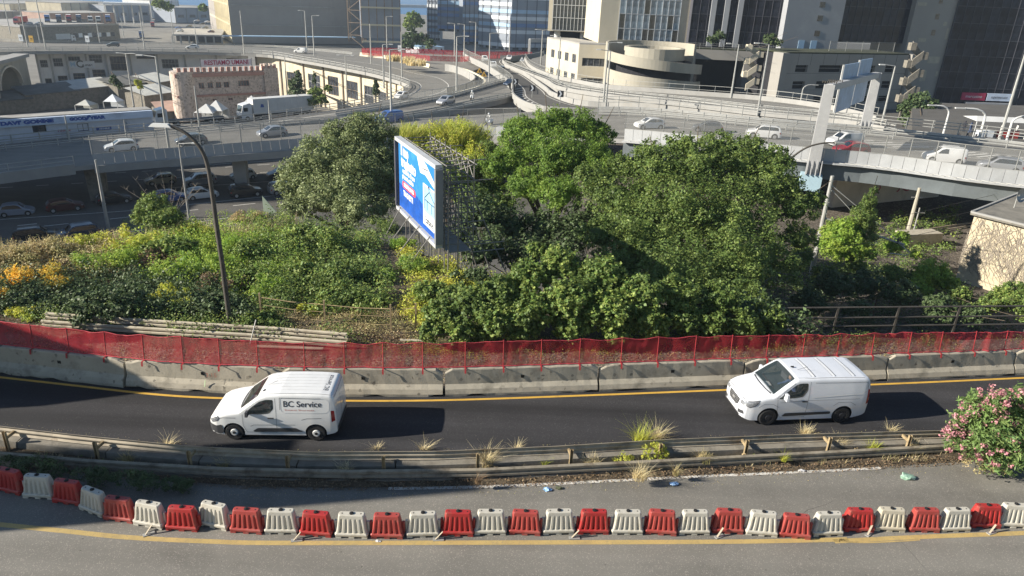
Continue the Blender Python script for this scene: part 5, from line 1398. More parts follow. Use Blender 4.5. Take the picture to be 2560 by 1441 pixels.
# blue and white striped building
def striped(pxl, pyl, pxr, pyr, z, top, rows, label, mats_, depth_=20, win=True, cols=6, z0px=None):
 a, b = G(pxl, pyl, z), G(pxr, pyr, z); ux, n, L = frame_axes(a, b); r = empty('striped_building', a, label, 'building'); z0 = z + (HT(a, z0px) if z0px else 0)
 block(r, back(a, b, depth_), z0, top, M['b_grey'], 'wall', M['roof_grey'])
 rows = int((top - z0) / 3.9); hrow = (top - z0) / rows; rnd = random.Random(int(pxl))
 for j in range(rows):
  zc = z0 + hrow * (j + .70)
  m2 = MB(); m2.beam(a + UZ * (zc - a.z) + n * .15, b + UZ * (zc - b.z) + n * .15,.3, hrow * .55); m2.build('cladding_band', rnd.choice(mats_), r, w=1)
  if win:
   wm = MB(); wm.box((0,0,0),(L / cols * .62,.12, hrow * .34)); me = wm.mesh('window', M['dark_window'])
   for i in range(cols):
    if rnd.random() < .85: inst(me, 'window', r, local(r) @ Matrix.Translation(a + ux * L * (i + .5) / cols + UZ * (z0 + hrow * .22 - a.z) + n * .08) @ Matrix.Rotation(math.atan2(ux.y, ux.x),4, 'Z'))
 for i in range(4):
  m2 = MB(); q = a + ux * L * (i + .5) / 4 + n * .4; m2.box((q.x, q.y, (z0 + top) / 2),(.3,.3, top - z0)); m2.build('downpipe', M['bar_dark'], r, w=1)
 return r
ml = [M['b_white'], M['b_white'], M['b_sky'], M['b_white'], M['b_sky'], M['b_grey']]; md_ = [M['b_blue'], M['b_sky'], M['b_blue'], M['b_grey']]  # second palette is bluer, putting the wings' shade into the cladding colours
striped(1068,100,1100,102, Z_BOWL, 32,10, 'white and blue striped building, narrow left wing', ml, 5)
striped(1094,107,1160,110, Z_BOWL, 30,8, 'blue shaded projecting wing of the striped building', md_, 5, win=True, cols=3, z0px=78)
striped(1156,111,1200,111, Z_BOWL, 34,10, 'shaded recess of the striped building with white slats', md_, 12, cols=3)
striped(1196,118,1276,126, Z_BOWL, 36,10, 'white striped wing of the building above the harbour road', ml, 18, cols=5)
striped(1276,126,1372,127, Z_BOWL, 36,10, 'blue grey shaded side of the striped building', [M['b_grey'], M['b_white'], M['b_sky'], M['b_white'], M['b_blue']], 18, cols=4)
g = empty('portal_frame', G(1322,140, Z_TOWN), 'white rectangular portal frame over the harbour road', 'gantry')
pA, pB = G(1322,142,-8.0), G(1372,142,-8.0); hA = HT(pA, 98)
m_ = MB(); m_.box((pA.x, pA.y, pA.z + hA / 2),(.9,.9, hA)); m_.build('leg', M['white_metal'], g, w=1)
m_ = MB(); m_.box((pB.x, pB.y, pB.z + hA / 2),(.9,.9, hA)); m_.build('leg', M['white_metal'], g, w=1)
m_ = MB(); m_.beam(pA + UZ * (hA - .5), pB + UZ * (hA - .5),.9,1.2); m_.build('beam', M['white_metal'], g, w=1)
# grey sheet hangar with its lit tan side and steel stair tower
a, b = G(582,109, Z_BOWL), G(905,112, Z_BOWL); ux, n, L = frame_axes(a, b); HG = empty('warehouse', a, 'huge windowless grey warehouse with a sunlit tan end wall', 'building')
al = G(545,83, Z_BOWL) ; top = 38
block(HG, [a, b, b - n * 50, al + (al - a) * .6 - n * 0], Z_BOWL + .2, top, M['hangar'])
zs_ = [Z_BOWL + HT(a, v) for v in (62,12)]
for z_ in zs_:
 m_ = MB(); m_.beam(a + UZ * (z_ - a.z) + n * .25, b + UZ * (z_ - b.z) + n * .25,.5,.5); m_.build('ledge', M['roof_grey'], HG, w=1)
 m_ = MB(); m_.beam(al + UZ * (z_ - al.z) + (al - a) * .5, a + UZ * (z_ - a.z),.9,.9); m_.build('ledge', M['hangar_tan'], HG, w=1)
ul = (a - al).normalized(); nl = ul.cross(UZ)
m_ = MB(); m_.prism([(p.x, p.y) for p in (al + nl * .3, a + nl * .3, a + nl * .05, al + nl * .05)], Z_BOWL + .3, top - .5); m_.build('end_wall', M['hangar_tan'], HG, w=1)
for k in range(14):
 q = al.lerp(a, (k + .5) / 14) + nl * .5; m_ = MB(); m_.box((q.x, q.y, (Z_BOWL + top) / 2),(.35,.35, top - Z_BOWL - 2), math.atan2(ul.y, ul.x)); m_.build('rib', M['hangar_tan'], HG, w=1)
for k in range(1,3):
 q = a.lerp(b, .28 + .25 * k); m_ = MB(); m_.box((q.x, q.y, (Z_BOWL + top) / 2),(.2,.3, top - Z_BOWL), math.atan2(ux.y, ux.x)); m_.build('sheet_joint', M['roof_grey'], HG, w=1)
ST = empty('steel_frame_tower', G(905,118, Z_BOWL), 'rusty steel lattice tower beside the grey warehouse', 'steel tower')
M['steel_rust'] = mat('steel_rust', (.22,.16,.11), rough=.8, var=.3, scale=1)
q0, q1 = G(873,118, Z_BOWL), G(910,120, Z_BOWL)
for q in (q0, q1, q0 + Vector((0,6,0)), q1 + Vector((0,6,0))):
 m_ = MB(); m_.box((q.x, q.y, 8),(.6,.6,52)); m_.build('leg', M['steel_rust'], ST, w=1)
for k in range(7):
 z0, z1 = Z_BOWL + k * 7, Z_BOWL + (k + 1) * 7; a_, b_ = (q0, q1) if k % 2 else (q1, q0)
 m_ = MB(); m_.beam(Vector((a_.x, a_.y, z0)), Vector((b_.x, b_.y, z1)),.35,.35); m_.build('brace', M['steel_rust'], ST, w=1)
 m_ = MB(); m_.beam(Vector((q0.x, q0.y, z1)), Vector((q1.x, q1.y, z1)),.35,.35); m_.build('cross_bar', M['steel_rust'], ST, w=1)
a, b = G(906,122, Z_BOWL), G(1002,124, Z_BOWL); ux, n, L = frame_axes(a, b); OF = empty('open_frame_building', a, 'open steel framed building with netted grey floors beside the sea gap', 'building')
block(OF, back(a - n * 2, b - n * 2,16), Z_BOWL + 6,34, M['b_grey'], 'netted_core')
for k in range(6):
 q = a.lerp(b, k / 5); m_ = MB(); m_.box((q.x, q.y, 8),(.45,.45,52)); m_.build('column', M['steel_rust'], OF, w=1)
for py in (104,62,18):
 z_ = Z_BOWL + HT(a, py); m_ = MB(); m_.beam(a + UZ * (z_ - a.z), b + UZ * (z_ - b.z),1.2,.9); m_.build('floor_edge', M['hangar_tan'], OF, w=1)
m_ = MB(); m_.prism([(p.x, p.y) for p in back(G(560,116, Z_BOWL), G(890,118, Z_BOWL),6)], Z_BOWL + 5.2, Z_BOWL + 5.6); o = tag(m_.build('canopy_roof', M['b_sky']), 'low pale canopy roof along the foot of the warehouse', 'canopy')
# curved industrial building below the hairpin
def facade_run(name, label, pxs, ytop, ybot, mt, wins, z_top=-8.9, root=None, gutter=None):
 P = [G(x, curve_y(ytop, x), z_top) for x in pxs]; P = [p - Vector((0,0,0)) for p in P]
 r = root or empty(name, P[0], label, 'building')
 for k, (a, b) in enumerate(zip(P, P[1:])):
  ux, n, L = frame_axes(a, b); bb = curve_y(ybot, pxs[k]); Hh = 0
  base = G(pxs[k], curve_y(ybot, pxs[k]), Z_BOWL)
  zlo = Z_BOWL - .4
  hs = []
  for (bay, x0, x1, y0, y1, cols, fr) in wins:
   if bay == k: hs.append((L * x0, L * x1, lerp(z_top, zlo, y1), lerp(z_top, zlo, y0), cols, fr))
  m2 = MB(); wall_holes(m2, Vector((a.x, a.y, 0)), ux, L, zlo, z_top, [h[:4] for h in hs], .3); m2.build('wall', mt, r, w=1)
  for h in hs: window_in(r, Vector((a.x, a.y, 0)), ux, h[:4], M[h[5]], M['dark_window'], .22, h[4], 2 if h[4] > 2 else 1,.14)
  m2 = MB(); m2.box((a.x + n.x * .15, a.y + n.y * .15,(zlo + z_top) / 2),(.5,.4, z_top - zlo), math.atan2(ux.y, ux.x)); m2.build('pilaster', M['frame_grey'] if gutter is None else gutter, r, w=1)
 m2 = MB()
 for a, b in zip(P, P[1:]): m2.beam(a + UZ * .35, b + UZ * .35,1.4,.8)
 m2.build('cornice', M['concrete_pale'], r, w=1)
 return r, P
YT = [(80,131),(350,131),(480,133),(640,138),(760,155),(850,171),(930,187),(985,202),(1010,215)]
YB = [(80,250),(640,240),(1010,250)]
wl1 = [(0,.2,.75,.18,.36,4, 'frame_grey'),(0,.3,.8,.62,.80,2, 'frame_brown'),(1,.15,.75,.14,.34,4, 'frame_grey'),(1,.25,.85,.56,.74,3, 'frame_brown'),(2,.1,.7,.10,.30,4, 'frame_grey'),(2,.2,.8,.50,.68,3, 'frame_brown'),
       (3,.15,.8,.06,.26,4, 'frame_grey'),(3,.2,.85,.42,.60,3, 'frame_brown'),(4,.15,.85,.10,.45,5, 'frame_brown'),(5,.25,.95,.04,.16,1, 'frame_brown'),(6,.15,.75,.16,.40,5, 'frame_grey'),(8,.3,.8,.1,.4,2, 'frame_brown')]
r1, P1 = facade_run('workshop_building', 'long curved white workshop building with barred windows under the road', [88,122,162,212,262,322,390,460,540,620], YT, YB, M['facade_white'], wl1)
wl2 = [(0,.25,.6,.25,.62,1, 'frame_brown'),(1,.25,.9,.30,.66,4, 'frame_brown'),(2,.2,.8,.26,.62,4, 'frame_grey'),(3,.2,.75,.22,.66,4, 'frame_brown'),(4,.2,.8,.24,.64,3, 'frame_brown'),(5,.2,.85,.26,.66,3, 'frame_grey'),(6,.2,.9,.3,.7,3, 'frame_grey')]
r2, P2 = facade_run('workshop_building', 'sunlit cream part of the curved building with broken windows', [640,700,758,808,856,902,938,968,992,1008], YT, YB, M['facade_cream'], wl2, gutter=M['frame_brown'])
a = G(170,166,-10.6); b = G(222,164,-10.6)
ux, n, L = frame_axes(P1[2], P1[3]); o_ = P1[2] + ux * (frame_axes(P1[2], P1[3])[2] * .10) + UZ * -3.6 + n * .35
m_ = MB(); m_.beam(o_, o_ + ux * 7.0,.12,2.0); sg = tag(m_.build('company_sign', M['b_white']), 'white company sign with a black C and blue figure on the curved building', 'sign')
m_ = MB(); put_text(m_, 'C', o_ + ux * 2.9 + n * .1, ux, UZ, 3.0, bold=.04); put_text(m_, 'a.mar.', o_ + ux * 4.9 + n * .1 - UZ * .2, ux, UZ, 1.1, width=3.0, bold=.02, shear=.3); m_.build('lettering', M['print_black'], sg)
m_ = MB(); put_text(m_, 'M', o_ + ux * 1.0 + n * .1, ux, UZ, 1.9, bold=.05); m_.build('emblem', M['b_sky'], sg)
a, b = G(-40,266, Z_BOWL), G(86,246, Z_BOWL); a = G(-60,285, Z_BOWL + 2); ux, n, L = frame_axes(a, b)
AR = empty('stone_viaduct', b, 'old stone viaduct with a great arch at the left edge', 'viaduct')
za = Z_BOWL; zb_ = -9.2; m_ = MB(); cx, rw = L * .62, L * .20; zspr = lerp(za, zb_, .45)
pts_l = [(0, za),(0, zb_),(L, zb_),(L, za)]; N = 16
arc = [(cx + rw * math.cos(math.pi * k / N), zspr + (zb_ - zspr) * .82 * math.sin(math.pi * k / N)) for k in range(N + 1)]
def Pw(x, z, d=0): return a + ux * x + UZ * (z - a.z) - n * d
m_.quad(Pw(0, za), Pw(cx - rw, za), Pw(cx - rw, zb_), Pw(0, zb_)); m_.quad(Pw(cx + rw, za), Pw(L, za), Pw(L, zb_), Pw(cx + rw, zb_))
for k in range(N): m_.quad(Pw(*arc[k + 1]), Pw(*arc[k]), Pw(arc[k][0], zb_), Pw(arc[k + 1][0], zb_)); m_.quad(Pw(*arc[k]), Pw(*arc[k + 1]), Pw(*arc[k + 1], 5), Pw(*arc[k], 5))
for s_ in (-1,1): m_.quad(Pw(cx + s_ * rw, za), Pw(cx + s_ * rw, zspr), Pw(cx + s_ * rw, zspr, 5), Pw(cx + s_ * rw, za, 5))
m_.quad(Pw(L, za), Pw(L, za, 5), Pw(L, zb_, 5), Pw(L, zb_))
m_.build('wall', M['tan_dark'], AR, w=1)
m_ = MB(); m_.quad(Pw(0, za, 5), Pw(L, za, 5), Pw(L, zb_, 5), Pw(0, zb_, 5)); m_.build('inner_wall', M['concrete_dark'], AR, w=1)
m_ = MB(); m_.beam(Pw(0, zb_ + .4,1), Pw(L, zb_ + .4,1),4,.9); m_.build('coping', M['concrete_pale'], AR, w=1)
for k in range(N):
 m_ = MB(); m_.beam(Pw(*arc[k], -.1), Pw(*arc[k + 1], -.1),.5,.9, up=tuple(n)); m_.build('arch_stone', M['tan'], AR, w=1)
a, b = G(452,276, Z_BOWL + 3), G(700,262, Z_BOWL + 3); ux, n, L = frame_axes(a, b); zc = a.z; Hc = HT(a, 182)
CS = empty('castle_house', a, 'stone house built like a castle with battlements and a white banner', 'building')
b = b.copy(); b.z = zc
hs = []
def wh(px0, px1, py0, py1): return (L * (px0 - 452) / 248, L * (px1 - 452) / 248, zc + Hc * (276 - 3 - py1) / 98, zc + Hc * (276 - 3 - py0) / 98)
for px in (501,522,542,561): hs.append(wh(px, px + 13,203,219))
hs.append(wh(597,625,201,217)); hs += [wh(530,540,247,254), wh(568,580,247,254), wh(676,690,199,214)]
m_ = MB(); wall_holes(m_, Vector((a.x, a.y, 0)), ux, L, zc - 3, zc + Hc, hs + [(0,1.9, zc - 3, zc + Hc)], .3); m_.build('wall', M['stone'], CS, w=1)
block(CS, [p - n * .4 for p in back(a, b, 14)][0:0] or [a - n * .45 + ux * 2.6, b - n * .45, b - n * 14, a - n * 14 + ux * 2.6], zc - 3, zc + Hc - .5, M['stone'], 'rear_walls', M['roof_grey'])
for h in hs: window_in(CS, Vector((a.x, a.y, 0)), ux, h, M['stone_pink'], M['dark_window'], .25,2 if h[1] - h[0] < 2.2 else 4,1,.12)
m_ = MB(); q = a + ux * 1.9 - n * 1.9; m_.cyl((q.x, q.y, zc + Hc * .5 - 1.4),3.1, Hc + 3.0,24, r2=3.0); m_.build('round_tower', M['stone'], CS, w=1)
m_ = MB(); q = b - ux * 1.9 - n * 1.6; m_.box((q.x, q.y, zc + Hc * .5 - 1.5),(3.8,4.2, Hc + 4), math.atan2(ux.y, ux.x)); m_.build('square_tower', M['stone'], CS, w=1)
for z_ in (Hc - .8, Hc * .36):
 m_ = MB(); m_.beam(a + UZ * z_ + n * .18 - ux * .5, b + UZ * z_ + n * .18,.5,.9 if z_ > 5 else .5); m_.build('string_course', M['stone_pink'], CS, w=1)
for k in range(17):
 q = a + ux * L * (k + .5) / 17 + n * .1 + UZ * (Hc + .55); m_ = MB(); m_.box(tuple(q),(.85,.5,1.1), math.atan2(ux.y, ux.x)); m_.build('merlon', M['stone_pink'], CS, w=1)
for k in range(8):
 an = R_(200 + 22 * k); q = b - ux * 1.9 - n * 1.6 + Vector((1.7 * math.cos(k * math.pi / 4),1.9 * math.sin(k * math.pi / 4), Hc + .9)); m_ = MB(); m_.box(tuple(q),(.8,.8,1.0), math.atan2(ux.y, ux.x)); m_.build('merlon', M['stone'], CS, w=1)
bn = empty('banner', a + ux * L * .3, 'white banner reading RESTIAMO UMANI on the castle house roof', 'banner')
zb1 = HT(a, 168); zb2 = HT(a, 151); bo = a + ux * L * .24 + n * .2
m_ = MB(); m_.beam(bo + UZ * (zb1 + zb2) / 2, bo + ux * L * .50 + UZ * (zb1 + zb2) / 2,.08, zb2 - zb1); m_.build('cloth', M['banner'], bn, w=1)
m_ = MB(); put_text(m_, 'RESTIAMO UMANI', bo + ux * L * .25 + UZ * (zb1 + zb2) / 2 + n * .08, ux, UZ, (zb2 - zb1) * .95, width=L * .43, bold=.035); m_.build('lettering', M['banner_red'], bn, w=1)
for t in (0,.5):
 m_ = MB(); q = bo + ux * L * t; m_.beam(q + UZ * (Hc - 1), q + UZ * (zb2 + .3),.12,.12); m_.build('pole', M['bar_dark'], bn, w=1)
a, b = G(-120,372,-9), G(386,330,-9); ux, n, L = frame_axes(a, b); DG = empty('tyre_workshop', a, 'long blue white tyre workshop with lettered fascia at left', 'building')
a.z = b.z = -9; zr = a.z + HT(b, 276)
hs = []
for (x0, x1) in ((70,103),(181,210),(287,313)):
 t0, t1 = (x0 + 120) / 506,(x1 + 120) / 506; zf = a + ux * L * t0
 hs.append((L * t0, L * t1, a.z + HT(zf, 333 - (x0 - 70) * .03), a.z + HT(zf, 314 - (x0 - 70) * .03)))
m_ = MB(); wall_holes(m_, Vector((a.x, a.y, 0)), ux, L, -13, zr, hs, .35); m_.build('wall', M['wall_blue'], DG, w=1)
block(DG, [a - n * .5, b - n * .1, b - n * 3, a - n * 3], -13, zr - .1, M['wall_blue'], 'rear_walls', M['roof_grey'])
for h in hs: window_in(DG, Vector((a.x, a.y, 0)), ux, h, M['bar_dark'], M['dark_window'], .3,2,1,.1)
fh = (zr - a.z) * .30; fo = a + UZ * (zr - a.z - fh * .45) + n * .35
m_ = MB(); m_.beam(fo, fo + ux * L, .6, fh); fa = m_.build('fascia', M['sign_pale'], DG, w=1)
m_ = MB(); put_text(m_, "DAVI' GOMME", fo + ux * L * .355 + n * .33, ux, UZ, fh * .66, width=L * .25, bold=.05); put_text(m_, 'GOOD', fo + ux * L * .60 + n * .33, ux, UZ, fh * .60, width=L * .085, bold=.05); put_text(m_, 'YEAR', fo + ux * L * .70 + n * .33, ux, UZ, fh * .60, width=L * .085, bold=.05)
q = fo + ux * L * .652 + n * .34; m_.add([q - ux * .5 - UZ * .3, q - ux * .2 - UZ * .3, q + ux * .4 + UZ * .3, q + ux * .2 + UZ * .45, q - ux * .1 + UZ * .3], [(0,1,2,3,4)])
m_.xform(local(DG)).build('lettering', M['sign_blue'], fa)
for (x0, x1, py, mt, tx, tm) in ((228,268,323, 'sign_blue', 'MICHELIN', 'b_white'),(121,165,328, 'stone_pink', 'PIRELLI', 'banner_red')):
 t0, t1 = (x0 + 120) / 506,(x1 + 120) / 506; q = a + ux * L * t0; z_ = HT(q, py); q = q + UZ * z_ + n * .08; w = L * (t1 - t0)
 m_ = MB(); m_.beam(q, q + ux * w, .1, w * .22); s_ = m_.build('tyre_sign', M[mt] if tx == 'MICHELIN' else M['wall_blue'], DG, w=1)
 m_ = MB(); put_text(m_, tx, q + ux * w * .55 + n * .08, ux, UZ, w * .15, width=w * .72, bold=.02); m_.xform(local(DG)).build('lettering', M[tm], s_)
zr_ = Z_RAIL; TBl = G(2388,700, zr_); TBr = G(2700,800, zr_); TBb = G(2545,617, zr_)
M['plaster'] = mat('plaster', (.52,.45,.32), rough=.95, var=.12, scale=.5, stain=(.38,.31,.2), sa=.7, ss=.5, bump=.2)
M['flat_roof'] = mat('flat_roof', (.20,.185,.155), rough=1, var=.3, scale=.6, stain=(.08,.08,.075), sa=.8, ss=.9)
TB = empty('creeper_building', TBl, 'windowless tan building with dead creeper and a flat dark roof', 'building')
Hh = HT(TBl, 537); c3 = TBr + (TBb - TBl); c4 = TBb
pts4 = [TBl, TBr, c3, c4]
block(TB, pts4, zr_, zr_ + Hh, M['plaster'])
cx = sum(p.x for p in pts4) / 4; cy = sum(p.y for p in pts4) / 4
m_ = MB(); m_.prism([(lerp(cx, p.x, 1.05), lerp(cy, p.y, 1.05)) for p in pts4], zr_ + Hh + .01, zr_ + Hh + .22); m_.build('roof', M['flat_roof'], TB, w=1)
m_ = MB()
for p, q in zip(pts4, pts4[1:] + pts4[:1]):
 P_, Q_ = [Vector((lerp(cx, v.x, 1.04), lerp(cy, v.y, 1.04), zr_ + Hh + .25)) for v in (p, q)]; m_.beam(P_, Q_, .18,.16)
m_.build('roof_edge', M['concrete_pale'], TB, w=1)
ux, n, L = frame_axes(TBl, TBr); rnd = random.Random(11); m_ = MB()
for k in range(420):
 x = rnd.uniform(-.0, L * .75); z = Hh * rnd.uniform(.30,1.0); pts_ = []
 dx, dz = rnd.uniform(-.3,.5),-.3
 for s_ in range(7):
  pts_.append(TBl + ux * max(0, x) + UZ * min(Hh, max(.3, z)) + n * .05); x += dx * rnd.uniform(.4,1.2) * .8; z += dz * rnd.uniform(.3,1.3); dx += rnd.uniform(-.25,.25)
 m_.tube(pts_, [.022,.02,.018,.016,.012,.01,.006], 3)
tag(m_.build('creeper', M['twig'], TB, w=1), kind='stuff')
ux2, n2, L2 = frame_axes(c4, TBl); m_ = MB()
for k in range(160):
 x = L2 * rnd.uniform(.5,1.0); z = Hh * rnd.uniform(.35,1.0); pts_ = []
 for s_ in range(6): pts_.append(c4 + ux2 * min(L2, x) + UZ * min(Hh, max(.2, z)) + n2 * .12 ); x += rnd.uniform(-.4,.3); z -= rnd.uniform(.1,.5)
 m_.tube(pts_, .016,3)
tag(m_.build('creeper', M['twig'], TB, w=1), kind='stuff')
dp = G(2535,520, zr_ + Hh + .23); dbase = dp; sd = empty('satellite_dish', dbase, 'grey satellite dish on the flat roof at the right edge', 'satellite dish')
m_ = MB(); m_.tube([(0,0,0),(0,0,1.1)], .05,8); m_.build('mast', M['galv'], sd)
m_ = MB(); m_.tube([(0,-.10,1.2),(.05,-.25,1.22),(.09,-.36,1.24)], [.10,.48,.62], 20, cap=False); m_.build('dish', M['galv'], sd)
m_ = MB(); m_.tube([(0,-.1,.7),(.1,-1.0,1.2)], .025,6); m_.build('feed_arm', M['galv'], sd)
a, b = G(2078,524, Z_RAIL), G(2345,496, Z_RAIL); ux, n, L = frame_axes(a, b)
RW = empty('graffiti_wall', a, 'pale retaining wall with black scrawled graffiti under the right viaduct', 'wall')
M['wall_grey'] = mat('wall_grey', (.58,.54,.50), rough=.95, var=.15, scale=.3, stain=(.18,.17,.15), sa=.8, ss=.3, streak=3)
m_ = MB(); c = a + ux * L / 2 - n * .5; m_.box((c.x, c.y, Z_RAIL + 2.7),(L, 1,5.0), math.atan2(ux.y, ux.x)); m_.build('wall', M['wall_grey'], RW, w=1)
rnd = random.Random(21)
for k in range(16):
 x, z = L * rnd.uniform(.3,.95), rnd.uniform(2.0,4.4); pts_ = []; an = rnd.uniform(0,6)
 for s_ in range(14):
  pts_.append(a + ux * x + UZ * (z) + n * .02); an += rnd.uniform(-.9,1.2); x += .28 * math.cos(an); z += .28 * math.sin(an)
  z = max(1.5, min(4.9, z)); x = min(L - .2, x)
 m_ = MB(); m_.tube(pts_, .08,4); m_.build('scrawl', M['print_black'] if k % 3 else M['banner_red'], RW, w=1)
# cars
CAR_PAINT = {k: paint_mat('car_' + k, c, metal=mt) for k, c, mt in (('white', (.72,.72,.71),0),('silver', (.42,.43,.45),.4),('silver_blue', (.34,.38,.46),.4),('dark_red', (.09,.02,.02),.2),('black', (.02,.02,.022),.2),('dark_blue', (.03,.05,.09),.3),('beige', (.50,.42,.28),.2),('red', (.28,.02,.025),0),('blue', (.05,.12,.35),.2),('grey', (.14,.145,.15),.3),('green', (.04,.10,.08),.2))}
SPEC = {
 'small_hatch': dict(L=3.6, W=1.64, wb=2.3, fo=.68, r=.29, belt=.90, top=[(0,.45),(.05,.62),(.3,.78),(.9,.92),(1.45,1.38),(1.8,1.47),(2.6,1.46),(3.1,1.36),(3.45,.98),(3.56,.78),(3.6,.5)], win=[(1.12,.93),(1.5,1.30),(1.8,1.39),(2.6,1.38),(3.0,1.28),(3.12,.98)], ws=(.98,1.46), rw=(3.12,3.44)),
 'hatchback': dict(L=4.05, W=1.74, wb=2.52, fo=.80, r=.31, belt=.94, top=[(0,.45),(.05,.64),(.25,.78),(1.05,.96),(1.75,1.40),(2.1,1.47),(3.0,1.45),(3.55,1.34),(3.92,.98),(4.0,.80),(4.05,.5)], win=[(1.3,.97),(1.8,1.32),(2.1,1.39),(3.0,1.37),(3.45,1.25),(3.5,1.0)], ws=(1.15,1.78), rw=(3.56,3.9)),
 'suv': dict(L=4.3, W=1.80, wb=2.62, fo=.85, r=.35, belt=1.05, top=[(0,.5),(.05,.75),(.25,.92),(1.05,1.08),(1.65,1.56),(2.0,1.65),(3.6,1.63),(3.95,1.52),(4.22,1.10),(4.27,.85),(4.3,.55)], win=[(1.3,1.10),(1.7,1.48),(2.0,1.56),(3.5,1.54),(3.8,1.42),(3.85,1.12)], ws=(1.12,1.68), rw=(3.96,4.2)),
 'small_van': dict(L=4.3, W=1.80, wb=2.72, fo=.86, r=.32, belt=1.04, top=[(0,.5),(.05,.72),(.25,.90),(1.0,1.10),(1.6,1.62),(2.0,1.78),(4.0,1.78),(4.2,1.70),(4.27,1.1),(4.3,.6)], win=[(1.25,1.08),(1.6,1.48),(1.95,1.62),(2.3,1.62),(2.32,1.12)], ws=(1.06,1.68), rw=None)}
CAR_ME = {}
M['paint_slot'] = CAR_PAINT['white']
for k, q in SPEC.items():
 b = Body(q['L'], q['W'], q['top'], [(0,.62),(.08,.80),(.3,.93),(.8,1.0),(q['L'] - .8,1.0),(q['L'] - .2,.92),(q['L'], .82)], q['belt'], .16, [(0,.32),(.3,.2),(q['L'] - .3,.24),(q['L'], .38)], r=.12, nst=24, ns=7)
 ax = (q['fo'], q['fo'] + q['wb'])
 body = b.finish(ax, q['r'] * 1.14, CAR_PAINT['white'], M['black'], .25)
 g = MB()
 for v in 'LR': b.patch(g, round_poly(q['win'], .05,2), v, .008,3,.12)
 side = g.mesh('side_windows', M['glass'], True)
 g = MB(); x0, x1 = q['ws']; b.patch(g, [(x0,-.60),(x1,-.52),(x1,.52),(x0,.60)], 'T', .008,3,.12); wsm = g.mesh('windscreen', M['glass'], True)
 g = MB()
 if q['rw']: x0, x1 = q['rw']; b.patch(g, [(x0,-.50),(x1,-.56),(x1,.56),(x0,.50)], 'T', .008,3,.12)
 rwm = g.mesh('rear_window', M['glass'], True) if q['rw'] else None
 g = MB()
 for v in 'LR': b.patch(g, [(.08,.60),(.12,.70),(.42,.76),(.36,.64)], v, .012,2,.08)
 hl = g.mesh('headlight', M['lamp_glass'])
 g = MB(); e = q['L']
 for v in 'LR': b.patch(g, [(e - .30,.95),(e - .14,.90),(e - .10,.72),(e - .26,.72)], v, .012,2,.08)
 tl = g.mesh('tail_light', M['tail_red'])
 wm = MB(); rr = q['r']; n_ = 18; rings = [[(rad * math.cos(2 * math.pi * t / n_), o, rad * math.sin(2 * math.pi * t / n_)) for t in range(n_)] for rad, o in ((rr * .6,-.09),(rr * .95,-.1),(rr, -.06),(rr, .06),(rr * .95,.1),(rr * .6,.09))]
 wm.loft(rings, 0, True); wm.cyl((0,.07,0), rr * .6,.06,14,1, 'y'); wm.cyl((0,-.07,0), rr * .6,.06,14,1, 'y')
 CAR_ME[k] = dict(body=body, side=side, ws=wsm, rw=rwm, hl=hl, tl=tl, wheel=wm.mesh('wheel', [M['tyre'], M['rim_steel']]), ax=ax, q=q)
def car(kind, colour, f, r, z, label, group=None, near='auto', rack=False, cat='car', name='car'):
 F, Rr = G(*f, z), G(*r, z); d = (F - Rr).normalized(); yaw = math.atan2(d.y, d.x); c = CAR_ME[kind]; q = c['q']
 mid = (F + Rr) / 2
 root = empty(name, mid + d * q['L'] / 2, label, cat, group, yaw)
 inst(c['body'], 'body', root, mats={0: CAR_PAINT[colour]}); inst(c['side'], 'side_windows', root); inst(c['ws'], 'windscreen', root)
 if c['rw']: inst(c['rw'], 'rear_window', root)
 inst(c['hl'], 'headlights', root); inst(c['tl'], 'tail_lights', root)
 for ax in c['ax']:
  for sg in (-1,1): inst(c['wheel'], 'wheel', root, Matrix.Translation((-ax, sg * (q['W'] / 2 - .12), q['r'])))
 if rack:
  for sg in (-1,1): mb = MB(); mb.tube([(-1.9, sg * .6, q['top'][5][1] + .05),(-3.6, sg * .6, q['top'][5][1] + .05)], .03,5); mb.build('roof_rail', M['white_metal'], root)
 return root
zl = Z_LOW + .004; gp = 'vehicles on the lower road'
car('small_hatch', 'silver_blue', (80,535),(8,541), zl, 'small silver blue hatchback in the shade at the far left of the lower road', gp)
car('hatchback', 'dark_red', (204,522),(124,531), zl, 'dark red hatchback in the shade behind the small silver blue car', gp)
car('hatchback', 'black', (326,503),(246,514), zl, 'black car in deep shade beside the grey pole', gp)
car('suv', 'black', (138,598),(48,608), zl, 'black car with pale roof bars half hidden by the bank at lower left', gp, rack=True)
car('suv', 'dark_blue', (160,603),(232,592), zl, 'dark blue car seen over the weeds of the bank', gp)
car('hatchback', 'beige', (372,463),(432,457), zl, 'beige car behind the bare branches of the dead tree', gp)
car('suv', 'silver', (466,466),(534,459), zl, 'silver car facing left behind the curved lamp post', gp)
car('hatchback', 'white', (541,492),(470,500), zl, 'white hatchback driving right below the curved lamp post', gp)
car('hatchback', 'blue', (458,500),(395,506), zl, 'blue car mostly hidden behind the bare branches', gp)
car('suv', 'black', (650,487),(580,494), zl, 'dark car driving right in the shade right of the white hatchback', gp)
car('small_hatch', 'white', (582,450),(634,445), zl, 'tiny two tone car behind the round bridge pillar', gp)
car('hatchback', 'grey', (672,447),(735,440), zl, 'dark grey car facing left beside the olive tree', gp)
car('suv', 'silver', (745,480),(680,487), zl, 'silver car half hidden by the olive tree', gp)
def za(px): return float(np.interp(px, [-250,0,235,500,750,1000,1244,1560,1977], [-7.8,-7.8,-7.5,-6.8,-6.0,-5.2,-4.3,-2.6,-2.2])) + .03
gp = 'vehicles on the viaducts'
car('hatchback', 'white', (272,380),(336,375), za(300), 'white car behind the netting of the left viaduct', gp)
